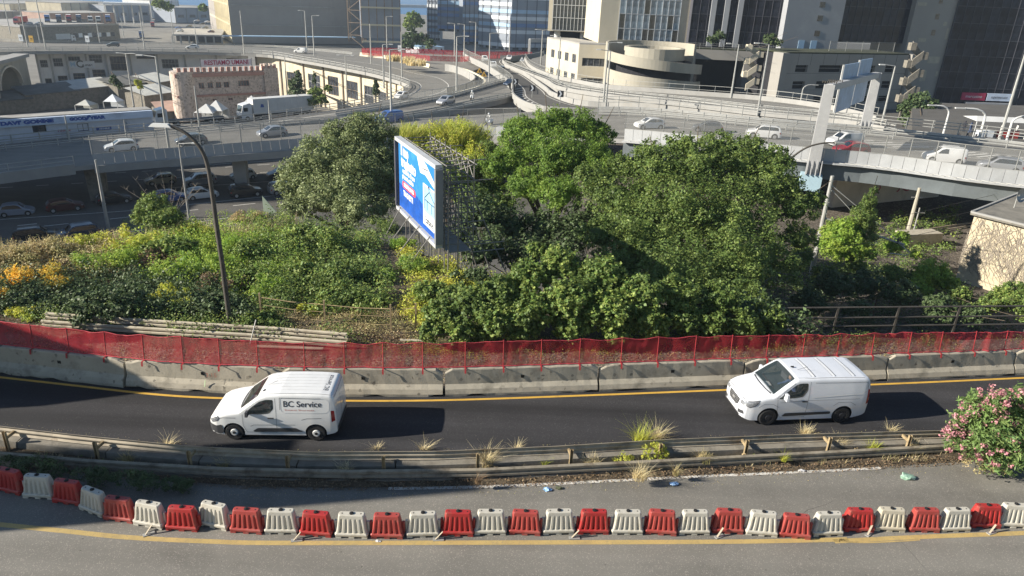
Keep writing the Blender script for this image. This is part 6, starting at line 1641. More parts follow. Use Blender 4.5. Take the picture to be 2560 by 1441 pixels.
car('hatchback', 'grey', (448,364),(508,359), za(475), 'blue grey car behind the second lamp pole on the left viaduct', gp)
car('hatchback', 'silver', (650,344),(710,339), za(680), 'pale pinkish silver car on the viaduct left of the olive tree', gp)
car('small_van', 'blue', (945,309),(1000,304), za(970), 'bluish van on the viaduct just above the olive tree', gp, cat='van', name='van')
car('hatchback', 'white', (1582,322),(1662,322), za(1620), 'white car behind the netting above the ailanthus tree', gp)
car('hatchback', 'grey', (1735,328),(1800,333), za(1760), 'dark grey car second from the left on the right viaduct', gp)
car('suv', 'white', (1868,342),(1945,348), za(1905), 'white car behind the top of the elm on the right viaduct', gp)
car('small_van', 'white', (2065,366),(2150,366),-2.17, 'white van with roof rack beside the tall sign pylon', gp, rack=True, cat='van', name='van')
car('hatchback', 'red', (2082,385),(2168,387),-2.17, 'red car in the shadow of the tall sign pylon', gp)
car('small_van', 'white', (2312,402),(2400,410),-2.17, 'white estate car with roof bars on the right viaduct', gp, rack=True)
car('suv', 'silver', (2448,425),(2545,436),-2.17, 'silver car nearest the right edge on the viaduct', gp)
car('hatchback', 'white', (985,251),(1022,243),-7.95, 'white car leaving the hairpin bend towards the left', gp)
car('hatchback', 'silver', (1090,266),(1138,257),-4.95, 'silver car coming down the slip road', gp)
car('small_van', 'white', (734,132),(769,134),-7.95, 'small white van on the far straight of the hairpin road', gp, cat='van', name='van')
car('hatchback', 'grey', (265,117),(301,117),-7.95, 'dark car on the far road above the curved white building', gp)
car('hatchback', 'white', (460,122),(503,123),-7.95, 'white car on the far road left of the warehouse', gp)
gp = 'cars queueing on the harbour road'
car('suv', 'white', (1238,181),(1228,160),-5.7, 'white car queueing on the harbour road, first behind the black one', gp)
car('suv', 'black', (1257,190),(1250,176),-5.6, 'black car queueing on the harbour road in front of the white one', gp)
car('hatchback', 'white', (1268,155),(1278,146),-6.7, 'white car turning at the far end of the harbour road', gp)
car('small_hatch', 'dark_blue', (1262,217),(1290,214),-4.9, 'dark car beside the motorcyclist on the harbour road', gp)
car('suv', 'white', (1215,157),(1208,150),-6.9, 'white car farthest back in the harbour road queue', gp)
# lorries
def lorry(f, r, z, cab, box, label, box_l=13, h=2.7, group='lorries', yaw_fix=None, open_bed=False):
 F, Rr = G(*f, z), G(*r, z); d = (F - Rr).normalized(); yaw = math.atan2(d.y, d.x); Lt = box_l + 2.6
 root = empty('lorry', (F + Rr) / 2 + d * Lt / 2, label, 'lorry', group, yaw)
 c = MB(); c.loft([[(x, y, zz_) for x, zz_ in ((0,.45),(-2.3,.45),(-2.3,3.3),(-1.9,3.6),(-.45,3.25),(-.05,1.9))] for y in (-1.22,1.22)], 0, True); cb = c.build('cab', cab, root)
 c = MB(); c.loft([[(x, y, zz_) for x, zz_ in ((-.40,3.12),(-.03,2.0),(.0,2.0),(-.38,3.15))] for y in (-1.05,1.05)], 0, True); c.build('windscreen', M['glass'], cb)
 for s in (-1,1): c = MB(); c.box((-.95, s * 1.225,2.35),(.9,.03,.75)); c.build('side_window', M['glass'], cb)
 c = MB(); c.box((-.0,0,.75),(.2,2.3,.6)); c.build('bumper', M['dark_plastic'], cb)
 if box:
  c = MB(); c.box((-2.6 - box_l / 2,0,1.25 + h / 2),(box_l, 2.5, h)); bx = c.build('trailer_box', box, root)
  c = MB()
  for k in range(9): c.box((-2.6 - box_l * (k + .5) / 9,-1.26,1.25 + h / 2),(.06,.03, h * .96)); c.box((-2.6 - box_l * (k + .5) / 9,1.26,1.25 + h / 2),(.06,.03, h * .96))
  tag(c.build('rib', box, bx), kind='stuff')
  c = MB(); c.box((-2.6 - box_l / 2,0,1.28 + h),(box_l + .06,2.56,.10)); c.build('roof', M['white_metal'], bx)
 c = MB(); c.box((-1.2 - box_l / 2,0,1.0),(box_l + 2,1.2,.35)); c.build('chassis', M['dark_plastic'], root)
 for x in (-1.2,-4.0,-Lt + 3.4,-Lt + 2.2,-Lt + 1.0):
  for s in (-1,1): c = MB(); c.cyl((x, s * 1.05,.5),.5,.35,16,0, 'y'); c.cyl((x, s * 1.24,.5),.25,.03,12,1, 'y'); c.build('wheel', [M['tyre'], M['rim_steel']], root)
 return root, d
M['trailer_white'] = mat('trailer_white', (.62,.62,.60), rough=.6, var=.08, scale=.5, stain=(.5,.5,.47), sa=.5, ss=.4)
tr, d_ = lorry((598,303),(780,287),-13.0, CAR_PAINT['white'], M['trailer_white'], 'white articulated lorry parked below the castle house', 13.6,3.0)
c = MB(); c.add([(-4.9,1.285,2.6),(-4.1,1.285,2.6),(-4.3,1.285,3.3),(-4.8,1.285,3.2)], [(0,1,2,3)]); c.build('emblem', M['sign_blue'], tr)
lorry((392,318),(560,305),-13.0, CAR_PAINT['white'], None, 'white lorry with an empty chassis and orange crane left of the arched canopies', 11)
lorry((184,104),(106,106),-20.8, CAR_PAINT['white'], M['trailer_white'], 'long white articulated lorry on the port road at upper left', 15,2.8)
M['box_red'] = mat('container_red', (.42,.04,.03), rough=.7, var=.1, scale=.5); M['box_blue'] = mat('container_blue', (.05,.12,.32), rough=.7, var=.1, scale=.5); M['box_dark'] = mat('container_dark', (.06,.07,.10), rough=.8)
a, b = G(58,110, Z_BOWL), G(302,100, Z_BOWL); ux, n, L = frame_axes(a, b); Hd = HT(a.lerp(b, .5),66)
LP = empty('lorry_park', a, 'raised lorry park with a grey front wall at upper left', 'car park')
block(LP, [a, b, b - n * 70, a - n * 70], Z_BOWL, Z_BOWL + Hd, M['concrete_dark'], 'wall', M['roof_grey'], 'deck')
m_ = MB(); m_.beam(a + UZ * (Hd + .5), b + UZ * (Hd + .5),.3,1.0); m_.build('parapet', M['concrete_pale'], LP, w=1)
for k in range(9):
 q = a.lerp(b, .52 + .05 * k) + n * .05 + UZ * Hd * .4; m_ = MB(); m_.box(tuple(q),(2.2,.1,2.2), math.atan2(ux.y, ux.x)); m_.build('window', M['b_white'] if k % 2 else M['dark_window'], LP, w=1)
zd = Z_BOWL + Hd + .26
gp = 'lorry cabs in the raised park'
park = [(118, 'blue', 'blue', 'blue lorry cab, largest of the row'),(147, 'dark_blue', 'box_blue', 'dark blue trailer end next to the blue cab'),(172, 'red', 'box_red', 'lorry cab with red markings in the row'),(197, 'dark_blue', 'box_blue', 'second dark blue trailer end in the row'),(226, 'white', None, 'left one of two white lorry cabs'),(246, 'white', None, 'right one of two white lorry cabs'),(270, 'blue', 'box_blue', 'blue lorry cab at the right end of the row'),(40, 'red', 'box_red', 'long red trailer at the left of the raised park')]
for px, cc, bx, lb in park:
 lorry((px, 62),(px + (3 if px > 100 else 26),50 if px > 100 else 60), zd, CAR_PAINT[cc], M['box_blue'] if bx == 'blue' else (M[bx] if bx else None), lb + ' at upper left', 7,2.8, gp)
for px, cc in ((70, 'silver_blue'),(96, 'silver')):
 car('hatchback', cc, (px - 8,62),(px + 12,62), zd, f'{"pale blue" if px == 70 else "silver"} car beside the row of lorry cabs at upper left', 'cars in the raised park')
PORT = [(30,20,150,15,2, 'facade_cream', 'round topped pale storage tank building far left'),(160,30,250,26,0, 'facade_cream', 'pale terraced building behind the lorry park'),(0,48,60,46,22, 'hangar', 'low flat roofed shed at the far left edge'),(130,46,290,42,26, 'red_brick', 'low pink brick shed behind the row of lorry cabs'),(270,30,378,28,6, 'b_grey', 'long grey portal of the port gate'),(380,22,450,20,-6, 'facade_white', 'white harbour office behind the port gate'),(440,34,525,33,12, 'b_grey', 'blue grey shed left of the warehouse')]
for i, (x0, y0, x1, y1, top, mt, lb) in enumerate(PORT):
 a, b = G(x0, y0 + 24, Z_BOWL), G(x1, y1 + 24, Z_BOWL); ux, n, L = frame_axes(a, b); r = empty('port_shed', a, lb, 'building'); h = max(3, HT(a, top + 8))
 block(r, back(a, b, 30), Z_BOWL, Z_BOWL + h, M[mt], 'wall', M['roof_grey'])
 nw = max(3, int(L / 9)); me = MB(); me.box((0,0,0),(L / nw * .5,.1, min(2.2, h * .3))); wme = me.mesh('window', M['dark_window'])
 for k in range(nw): inst(wme, 'window', r, local(r) @ Matrix.Translation(a + ux * L * (k + .5) / nw + n * .05 + UZ * h * .45) @ Matrix.Rotation(math.atan2(ux.y, ux.x),4, 'Z'))
 for k in range(nw + 1):
  m_ = MB(); q = a + ux * L * k / nw + n * .2; m_.box((q.x, q.y, Z_BOWL + h / 2),(.5,.4, h), math.atan2(ux.y, ux.x)); m_.build('pier', M['concrete_pale'], r, w=1)
tag_c = empty('port_canopy', G(320,60, Z_BOWL), 'long white canopy over the lanes of the port gate', 'canopy')
a, b = G(268,62, Z_BOWL), G(380,64, Z_BOWL); h = HT(a, 8)
m_ = MB(); m_.beam(a + UZ * h, b + UZ * h, 14,1.6); m_.build('roof', M['b_white'], tag_c, w=1)
for k in range(6): q = a.lerp(b, k / 5); m_ = MB(); m_.box((q.x, q.y, Z_BOWL + h / 2),(.8,.8, h)); m_.build('column', M['white_metal'], tag_c, w=1)
zg = Z_BOWL - .49
lorry((385,80),(380,58), zg, CAR_PAINT['red'], M['box_red'], 'red container lorry driving down the port lane', 9,2.8, 'lorries at the port gate')
lorry((358,104),(352,88), zg, CAR_PAINT['blue'], M['box_blue'], 'dark blue container lorry on the lower port lane', 8,2.8, 'lorries at the port gate')
lorry((348,52),(344,40), zg, CAR_PAINT['red'], M['box_red'], 'dark red lorry standing at the port gate', 8,2.8, 'lorries at the port gate')
lorry((393,50),(389,38), zg, CAR_PAINT['dark_blue'], M['box_dark'], 'dark lorry right of the port gate lanes', 8,2.8, 'lorries at the port gate')
lorry((20,108),(8,84), zg, CAR_PAINT['blue'], M['trailer_white'], 'blue and white coach at the left edge above the arch', 8,2.4, 'lorries at the port gate')
lorry((40,104),(32,86), zg, CAR_PAINT['silver_blue'], M['b_white'], 'silver blue minibus beside the coach at the left edge', 4,1.6, 'lorries at the port gate')
CR = [(446,70, 'blue'),(472,66, 'grey'),(450,78, 'white'),(512,70, 'grey'),(527,80, 'dark_red'),(518,55, 'white'),(492,52, 'silver'),(505,60, 'black')]
WD = ['blue car at the left of the roof car park', 'grey car beside the blue one on the roof car park', 'white car nearest the front of the roof car park', 'grey car in the middle of the roof car park', 'dark red car nearest the warehouse on the roof car park', 'white car at the back of the roof car park by the warehouse', 'silver car at the back of the roof car park', 'black car between the silver and grey ones on the roof car park']
a, b = G(432,108, Z_BOWL), G(556,110, Z_BOWL); ux, n, L = frame_axes(a, b); Hd = HT(a, 86); RP = empty('roof_car_park', a, 'low deck with parked cars left of the warehouse', 'car park')
m_ = MB(); m_.prism([(p.x, p.y) for p in (a, b, b - n * 60, a - n * 60)], Z_BOWL + Hd - .8, Z_BOWL + Hd); m_.build('deck', M['roof_grey'], RP, w=1)
for k in range(7): q = a.lerp(b, k / 6) - n * .6; m_ = MB(); m_.box((q.x, q.y, Z_BOWL + Hd / 2 - .5),(.7,.7, Hd - .9)); m_.build('column', M['concrete_pale'], RP, w=1)
m_ = MB(); c = a.lerp(b, .5) - n * 12; m_.box((c.x, c.y, Z_BOWL + Hd / 2 - .5),(L, .5, Hd - 1)); m_.build('rear_wall', M['dark_void'], RP, w=1)  # near-black wall puts in the shade under the deck
for (px, py, cc), lb in zip(CR, WD): car('hatchback', cc, (px - 10, py + 2),(px + 11, py + 2), Z_BOWL + Hd + .02, lb, 'cars on the roof car park')
SH_ = [(70,262,210,250, 'tarp_dark', 4, 'dark patched shed roof below the white workshop building'),(190,250,300,240, 'tarp', 4.5, 'grey sheet roof of a shed left of the castle house'),(300,246,380,236, 'tarp_dark', 5, 'dark sheet roof beside the little yellow tree'),(365,262,450,252, 'tarp', 4, 'pale corrugated roof at the foot of the castle house'),(395,240,452,232, 'tarp', 5.5, 'pale sheet roof left of the round tower'),(400,290,600,278, 'red_brick', 2.5, 'low roof of reddish tiles in front of the castle house'),(0,268,90,262, 'tarp_dark', 3, 'dark roofs under the stone arch'),(800,250,905,244, 'stone_pink', 4, 'low pink walled enclosure by the cypress')]
for i, (x0, y0, x1, y1, mt, h, lb) in enumerate(SH_):
 a, b = G(x0, y0 + 14, Z_BOWL), G(x1, y1 + 14, Z_BOWL); ux, n, L = frame_axes(a, b); r = empty('shed', a, lb, 'shed')
 block(r, back(a, b, 9), Z_BOWL - .4, Z_BOWL + h, M['concrete_dark'])
 m_ = MB(); m_.add([a + UZ * h + n * .5, b + UZ * (h + .3) + n * .5, b - n * 9.5 + UZ * (h + 1.7), a - n * 9.5 + UZ * (h + 1.2)], [(0,1,2,3)])
 m_.add([a + UZ * (h - .15) + n * .5, b + UZ * (h + .15) + n * .5, b + UZ * (h + .3) + n * .5, a + UZ * h + n * .5], [(0,1,2,3)]); m_.build('roof', M[mt], r, w=1)
def tent(px, py, w, h, lb, mt='trailer_white', z=-19.5):
 p = G(px, py, z); r = empty('tent', p, lb, 'tent', 'pale tents'); m_ = MB(); m_.add([(-w, -w, h * .5),(w, -w, h * .5),(w, w, h * .5),(-w, w, h * .5),(0,0, h)], [(0,1,4),(1,2,4),(2,3,4),(3,0,4)]); m_.build('roof', M[mt], r)
 for x in (-w, w):
  for y in (-w, w): m_ = MB(); m_.box((x, y, h * .25),(.12,.12, h * .5)); m_.build('leg', M['white_metal'], r)
 m_ = MB(); m_.box((0, w * .9, h * .25),(w * 1.9,.06, h * .5)); m_.build('back_sheet', M[mt], r)
tent(287,270,1.7,3.4, 'bluish white pavilion tent above the tyre workshop roof', 'b_white', -17); tent(218,274,1.8,2.4, 'low pale tent left of the bluish pavilion', 'tarp', -17); tent(545,298,1.8,4.0, 'white arched canopy in front of the castle house', z=-14)
tent(632,276,1.8,3.6, 'white tent peak behind the lorry, left one', z=-16); tent(675,276,1.8,3.5, 'white tent peak behind the lorry, middle one', z=-16); tent(724,272,1.8,3.6, 'white tent peak behind the lorry, right one', z=-16); tent(520,300,2,3.4, 'small pale tent beside the white arched canopy', z=-14)
p = G(840,262, Z_BOWL); r = empty('basketball_hoop', p, 'basketball backboard in the walled court left of the cypress', 'basketball hoop')
m_ = MB(); m_.tube([(0,0,0),(0,0,4)], .12,6); m_.build('post', M['bar_dark'], r); m_ = MB(); m_.box((0,-.3,5),(2.4,.08,1.8)); m_.build('backboard', M['b_white'], r); m_ = MB(); m_.tube([(.35 * math.cos(t),-.75 + .35 * math.sin(t),4.5) for t in np.linspace(0,6.28,10)], .04,4); m_.build('hoop', M['plastic_red'], r)
for i, (x0, x1) in enumerate(((1048,1080),(1080,1112))):
 a, b = G(x0,134, Z_BOWL + 8), G(x1,133, Z_BOWL + 8); r = empty('site_hut', a, ['left', 'right'][i] + ' white site hut with striped roof behind the far red netting', 'hut', 'site huts'); ux, n, L = frame_axes(a, b)
 block(r, back(a, b - ux * .4,10),-19, Z_BOWL + 10.5, M['b_white'], 'wall', M['b_sky']); 
 for t in (.25,.7): m_ = MB(); q = a + ux * L * t + n * .05; m_.box((q.x, q.y, Z_BOWL + 9.4),(1.2,.1,1.0)); m_.build('window', M['dark_window'], r, w=1)
FN = empty('mesh_fence', G(905,132,-8), 'far red netting along the building site behind the hairpin road', 'netting fence')
Pn = [G(x, y, -8) for x, y in ((905,142),(1000,150),(1075,158),(1150,160),(1250,155))]; Pn2 = [G(x, y, -8) for x, y in ((905,138),(960,136),(1060,140),(1200,146),(1330,146))]
for PP in (Pn, Pn2):
 m_ = MB()
 for a, b in zip(PP, PP[1:]): m_.quad(a + UZ * .6, b + UZ * .6, b + UZ * 2.2, a + UZ * 2.2)
 m_.build('netting', M['net_red'], FN, w=1)
for t in range(24):
 q = Pn2[min(3, t // 6)].lerp(Pn2[min(3, t // 6) + 1], (t % 6) / 6); m_ = MB(); m_.box((q.x, q.y, q.z + 1.1),(.12,.12,2.2)); m_.build('post', M['red_paint'], FN, w=1)
mb = MB(); mb.prism([(p.x, p.y) for p in (G(900,138,-8.3), G(1075,176,-8.3), G(1160,184,-8.3), G(1240,160,-8.3), G(1330,140,-8.3), G(1000,132,-8.3))], -9.5,-8.3); mb.build('site_ground', M['yard'], kind='structure')
# lamp posts and other poles
def lamp(px, py, top, z, label, arms='r', r=.09, al=1.6, mt=None, head=True, name='street_lamp', curve=False, lean=0, cat='street lamp'):
 p = G(px, py, z); h = HT(p, top); mt = mt or M['galv']; o = empty(name, p, label, cat, 'lamp posts')
 m_ = MB(); s_ = 1 if arms in 'rb' else -1
 if curve:
  pts_ = [(0,0,0),(0,0, h * .75)] + [(s_ * al * (1 - math.cos(t)),0, h * .75 + h * .25 * math.sin(t)) for t in (.4,.8,1.2,1.5)]; pts_.append((s_ * al * 1.5,0, h))
  m_.tube(pts_, [r * 1.5, r * 1.1] + [r] * 5,8); m_.build('pole', mt, o); m_ = MB(); m_.box((s_ * al * 1.8,0, h + .02),(al * .7,.3,.14)); m_.build('lamp_head', mt, o); return o
 m_.tube([(0,0,0),(0,0, h * .5),(0,0, h)], [r * 1.5, r * 1.2, r * .8], 8); m_.build('pole', mt, o)
 for s in ((1,-1) if arms == 'b' else ((s_,) if arms in 'rl' else ())):
  m_ = MB(); m_.tube([(0,0, h),(s * al, 0, h + .15)], r * .6,6); m_.build('arm', mt, o)
  m_ = MB(); m_.box((s * (al + .3),0, h + .14),(.8,.32,.14)); m_.build('lamp_head', M['white_metal'], o)
 return o
LPS = [(272,578,400, Z_LOW, 'n', 'plain grey pole rising from the bank before the lower road', .14),(473,545,360, Z_LOW, 'r', 'slim lamp post right of the bare tree on the lower road', .10),(427,402,143,-7.5, 'l', 'tall lamp post fixed to the left viaduct parapet', .13),(175,356,290,-8.4, 'n', 'short grey pole in front of the tyre workshop', .10),(317,345,300,-8.2, 'n', 'small sign post before the tyre workshop right window', .08),
       (336,272,135,-17, 'b', 'double headed lamp post in the hollow left of the castle house', .16),(358,272,190,-17, 'n', 'slim mast by the small yellow tree', .10),(499,318,215,-8.2, 'n', 'dark thin pole in front of the castle wall', .12),(676,310,250,-7.9, 'n', 'lamp pole before the white lorry', .10),(720,254,143,-17, 'r', 'lamp post right of the square castle tower', .15),(869,264,140,-17, 'b', 'double headed lamp post in the walled court', .15),
       (611,137,27,-8, 'n', 'tall mast in front of the warehouse lit end', .14),(768,126,28,-8, 'l', 'tall lamp post left of the white van on the far road', .14),(786,140,40,-8, 'r', 'tall lamp post right of the white van on the far road', .14),(928,160,60,-8, 'n', 'tall mast left of the open frame building', .14),(968,135,42,-8.5, 'r', 'lamp post before the open frame building', .14),(1005,196,80,-8, 'r', 'lamp post on the outer curve holding a white notice board', .13),
       (960,222,112,-8, 'r', 'lamp post on the inner curve with broad arm', .14),(979,308,125,-5.5, 'r', 'lamp post rising above the olive tree', .14),(1141,236,92,-5, 'r', 'tall lamp post at the inner edge of the slip road', .14),(1136,158,60,-8, 'l', 'tall lamp post before the blue shaded wing', .14),(1160,156,62,-8, 'l', 'second tall lamp post before the blue shaded wing', .14),(1188,154,57,-8, 'l', 'tall lamp post before the white striped wing', .14),(1222,205,84,-6, 'r', 'tall lamp post beside the harbour road queue', .13),(1273,142,60,-8, 'l', 'tall lamp post before the grey striped wing', .14),
       (1352,165,76,-6.5, 'b', 'double lamp post beside the cream office wing', .14),(1394,214,92,-5, 'l', 'lamp post crossing the cream office wing', .12),(1508,262,108,-3.6, 'r', 'lamp post in front of the round ramps, left of a pair', .12),(1514,270,128,-3.4, 'l', 'lamp post in front of the round ramps, right of a pair', .12),(1827,246,112,-3.2, 'l', 'white lamp post before the dark gateway', .12),(1893,290,112,-3, 'l', 'white lamp post before the lit zigzag stair', .12),(2203,316,166,-2.3, 'l', 'white lamp post at the right end of the car park', .12),(2498,352,120,-2.2, 'n', 'tall white mast near the right edge', .14),
       (115,124,-30,-8, 'n', 'tall mast at upper left, right of a row of three', .14),(70,118,-30,-8, 'n', 'tall mast at upper left, middle of a row of three', .14),(26,84,-30,-16, 'n', 'tall mast at upper left, left of a row of three', .16),(250,108,40,-16, 'n', 'mast beside the white cabs at upper left', .16),(362,124,30,-8, 'n', 'tall mast between the port lanes and the road', .14),(310,96,46,-18, 'n', 'mast at the port lanes', .16),(436,108,28,-18, 'n', 'mast left of the roof car park', .16),(492,112,52,-18, 'n', 'mast in front of the roof car park', .16),(100,108,62,-18, 'n', 'short mast beside the long white lorry at upper left', .14),(168,66,38,-14, 'n', 'short mast among the lorry cabs', .14)]
for px, py, tp, z, ar, lb, r in LPS: lamp(px, py, tp, z, lb, ar, r)
lamp(2000,262,212,-3, 'curved white lamp post before the car park', 'r', .10,1.2, curve=True); lamp(2357,340,266,-4, 'curved white lamp post left of the pair by the street', 'l', .12,1.6, curve=True, mt=M['white_metal']); lamp(2446,352,274,-2.5, 'curved white lamp post left of the canopy', 'l', .13,2.0, curve=True, mt=M['white_metal']); lamp(2515,356,290,-2.5, 'curved white lamp post at the right edge', 'r', .13,1.6, curve=True, mt=M['white_metal'])
for px, py, z, mt, lb in ((222,106,-8, 'b_white', 'white notice board on the far road at upper left'),(83,107,-8, 'yellow_bright', 'yellow road sign on the far road at upper left'),(57,104,-8, 'b_white', 'white road sign beside the yellow one at upper left'),(1000,128,-8, 'b_white', 'white poster board on the lamp post by the far netting')):
 p = G(px, py + 16, z); r = empty('road_sign', p, lb, 'sign'); m_ = MB(); m_.tube([(0,0,0),(0,0,2)], .06,6); m_.build('post', M['galv'], r); m_ = MB(); m_.box((0,0,2.9),(1.3,.08,1.9)); m_.build('board', M[mt], r)
 m_ = MB(); m_.box((0,-.06,3.0),(.7,.03,.16)); m_.box((0,-.06,2.6),(.5,.03,.12)); m_.build('print', M['print_black'], r)
for px, py, z, lb in ((1198,200,-6, 'yellow triangle warning sign by the ramp netting'),(1209,210,-6, 'second yellow warning sign below the first'),(1304,168,-5.8, 'white triangle warning sign on the main road')):
 p = G(px, py, z); r = empty('warning_sign', p, lb, 'sign'); m_ = MB(); m_.tube([(0,0,0),(0,0,1.6)], .05,6); m_.build('post', M['galv'], r); m_ = MB(); m_.add([(-.7,-.05,1.6),(.7,-.05,1.6),(0,-.05,2.8),(-.7,0,1.6),(.7,0,1.6),(0,0,2.8)], [(0,1,2),(5,4,3),(0,3,4,1),(1,4,5,2),(2,5,3,0)]); m_.build('plate', M['yellow_bright'] if px < 1250 else M['b_white'], r)
 m_ = MB(); m_.box((0,-.07,2.0),(.14,.03,.5)); m_.build('symbol', M['print_black'], r)
for px, py, z, lb in ((1330,244,-4.6, 'black and white chevron board on the main road'),(1400,260,-4.2, 'chevron board at the nose of the ramps'),(1288,226,-4.9, 'chevron board beside the hatched area')):
 p = G(px, py, z); r = empty('chevron_sign', p, lb, 'sign'); m_ = MB(); m_.tube([(0,0,0),(0,0,1.2)], .06,6); m_.build('post', M['galv'], r); m_ = MB(); m_.box((0,0,1.7),(1.1,.06,1.1)); m_.build('board', M['print_black'], r)
 m_ = MB(); m_.add([(-.35,-.05,2.2),(-.05,-.05,2.2),(.25,-.05,1.7),(-.05,-.05,1.2),(-.35,-.05,1.2),(-.05,-.05,1.7)], [(0,1,2,5),(5,2,3,4)][::1]); m_.build('chevron', M['b_white'], r)
# riders and people
M['cloth_dark'] = mat('cloth_dark', (.03,.03,.04), rough=.9); M['cloth_white'] = mat('cloth_white', (.6,.6,.58), rough=.9); M['skin'] = mat('skin', (.45,.28,.2), rough=.6); M['cloth_blue'] = mat('cloth_blue', (.08,.12,.25), rough=.9); M['cloth_red'] = mat('cloth_red', (.4,.05,.04), rough=.9)
def figure(parent, J, rad, mt, name='body'):
 names = list(J); me = bpy.data.meshes.new(name)
 E = [('pelvis', 'waist'),('waist', 'chest'),('chest', 'neck'),('neck', 'head0'),('head0', 'head1')]
 for s in 'lr': E += [('chest', 'sh' + s),('sh' + s, 'el' + s),('el' + s, 'ha' + s),('pelvis', 'hi' + s),('hi' + s, 'kn' + s),('kn' + s, 'an' + s),('an' + s, 'to' + s)]
 me.from_pydata([J[n] for n in names], [(names.index(a), names.index(b)) for a, b in E], [])
 o = bpy.data.objects.new(name, me); COL.objects.link(o); md = o.modifiers.new('s', 'SKIN'); sv = me.skin_vertices[0].data
 for i, n in enumerate(names): r_ = rad[n if n in rad else n[:-1]]; sv[i].radius = (r_, r_)
 sv[names.index('pelvis')].use_root = True
 m2 = o.modifiers.new('u', 'SUBSURF'); m2.levels = m2.render_levels = 1
 dg = bpy.context.evaluated_depsgraph_get(); em = bpy.data.meshes.new_from_object(o.evaluated_get(dg)); bpy.data.objects.remove(o)
 em.materials.clear(); em.materials.append(mt); em.name = name
 return obj(name, em, parent)
RAD = dict(pelvis=.15, waist=.13, chest=.16, neck=.06, head0=.09, head1=.10, sh=.07, el=.05, ha=.04, hi=.09, kn=.065, an=.045, to=.045)
def stand(s=1.0):
 J = dict(pelvis=(0,0,.95), waist=(0,0,1.12), chest=(0,0,1.38), neck=(0,0,1.52), head0=(0,0,1.60), head1=(.01,0,1.70))
 for k, sg in (('l', 1),('r', -1)): J.update({'sh' + k: (0, sg * .2,1.42), 'el' + k: (-.03, sg * .27,1.14), 'ha' + k: (.06, sg * .25,.88), 'hi' + k: (0, sg * .1,.88), 'kn' + k: (.05 * sg, sg * .1,.48), 'an' + k: (.08 * sg, sg * .1,.07), 'to' + k: (.20 + .08 * sg, sg * .1,.04)})
 return J
def ride():
 J = dict(pelvis=(-.25,0,.82), waist=(-.22,0,1.0), chest=(-.10,0,1.25), neck=(-.04,0,1.40), head0=(0,0,1.48), head1=(.03,0,1.58))
 for k, sg in (('l', 1),('r', -1)): J.update({'sh' + k: (-.08, sg * .19,1.30), 'el' + k: (.15, sg * .28,1.10), 'ha' + k: (.42, sg * .28,1.05), 'hi' + k: (-.2, sg * .12,.80), 'kn' + k: (.22, sg * .20,.66), 'an' + k: (.12, sg * .17,.30), 'to' + k: (.28, sg * .17,.28)})
 return J
for v, z, cl, lb in zip(VANS, (.30,.42),('cloth_dark', 'cloth_blue'),('driver in dark clothes at the wheel of the lettered van', 'driver in blue clothes at the wheel of the plain van')):
 bpy.context.view_layer.update(); r = empty('person', (0,0,0), lb, 'person', 'drivers of the two vans'); r.matrix_world = v.matrix_world @ Matrix.Translation((-1.92,.42, z)) @ Matrix.Scale(.86,4)
 figure(r, ride(), RAD, M[cl]); m_ = MB(); m_.sphere((.02,0,1.52),.10,12, sz=1.25); m_.build('head', M['skin'], r, smooth=True); m_ = MB(); m_.sphere((-.01,0,1.57),.105,12, sz=1.0); m_.build('hair', M['cloth_dark'], r, smooth=True)
def scooter(px, py, px2, py2, z, cloth, helmet, label, bike='dark_plastic'):
 a, b = G(px, py, z), G(px2, py2, z); d = (a - b).normalized(); yaw = math.atan2(d.y, d.x)
 r = empty('scooter', a, label.split(' ridden')[0], 'scooter', 'scooters on the road', yaw)
 for x in (-.62,.68): m_ = MB(); m_.cyl((x, 0,.24),.24,.12,16,0, 'y'); m_.build('wheel', M['tyre'], r)
 m_ = MB(); m_.loft([[(x, y * w, zz_ ) for y, zz_ in ((-.16, zl_),(.16, zl_),(.14, zh),(-.14, zh))] for x, w, zl_, zh in ((-.85,.7,.55,.78),(-.5,1.1,.35,.80),(-.1,1.1,.28,.74),(0,.9,.25,.34),(.35,.9,.25,.34),(.5,1.1,.35,.9),(.6,.5,.6,1.0))], 0, True); m_.build('body', M[bike], r)
 m_ = MB(); m_.tube([(.5,-.32,1.05),(.5,.32,1.05)], .025,6); m_.tube([(.68,0,.3),(.5,0,1.05)], .04,6); m_.build('handlebar', M['bar_dark'], r)
 p = empty('person', a, label, 'person', 'riders', yaw); figure(p, ride(), RAD, M[cloth]); m_ = MB(); m_.sphere((.03,0,1.57),.15,12); m_.build('helmet', M[helmet], p, smooth=True)
scooter(1276,213,1279,205,-4.9, 'cloth_dark', 'print_black', 'rider in black on a motorcycle, ridden on the harbour road')
scooter(1180,250,1192,245,-4.9, 'cloth_white', 'b_white', 'rider in pale clothes on a white scooter, ridden down the slip road', 'b_white')
scooter(1222,312,1236,310, za(1228), 'cloth_white', 'b_white', 'rider in white on a white scooter, ridden behind the netting above the reeds', 'b_white')
def person(px, py, z, yaw, cloth, label):
 p = G(px, py, z); r = empty('person', p, label, 'person', 'people by the street at right', yaw); figure(r, stand(), RAD, M[cloth]); m_ = MB(); m_.sphere((.01,0,1.70),.125,10); m_.build('hair', M['cloth_dark'], r, smooth=True)
person(2408,330,-4.5,1, 'cloth_dark', 'person in dark clothes standing left of the white canopy'); person(2424,332,-4.5,2, 'cloth_blue', 'person in blue standing by the white canopy pole'); person(2538,338,-4.5,3, 'cloth_white', 'person in pale clothes right of the white canopy')
mb = MB(); mb.prism([(p.x, p.y) for p in (G(2280,345,-4.5), G(2720,372,-4.5), G(2720,270,-4.5), G(2280,255,-4.5))], -9.8,-4.5); mb.build('street_terrace', M['asphalt_mid'], kind='structure')
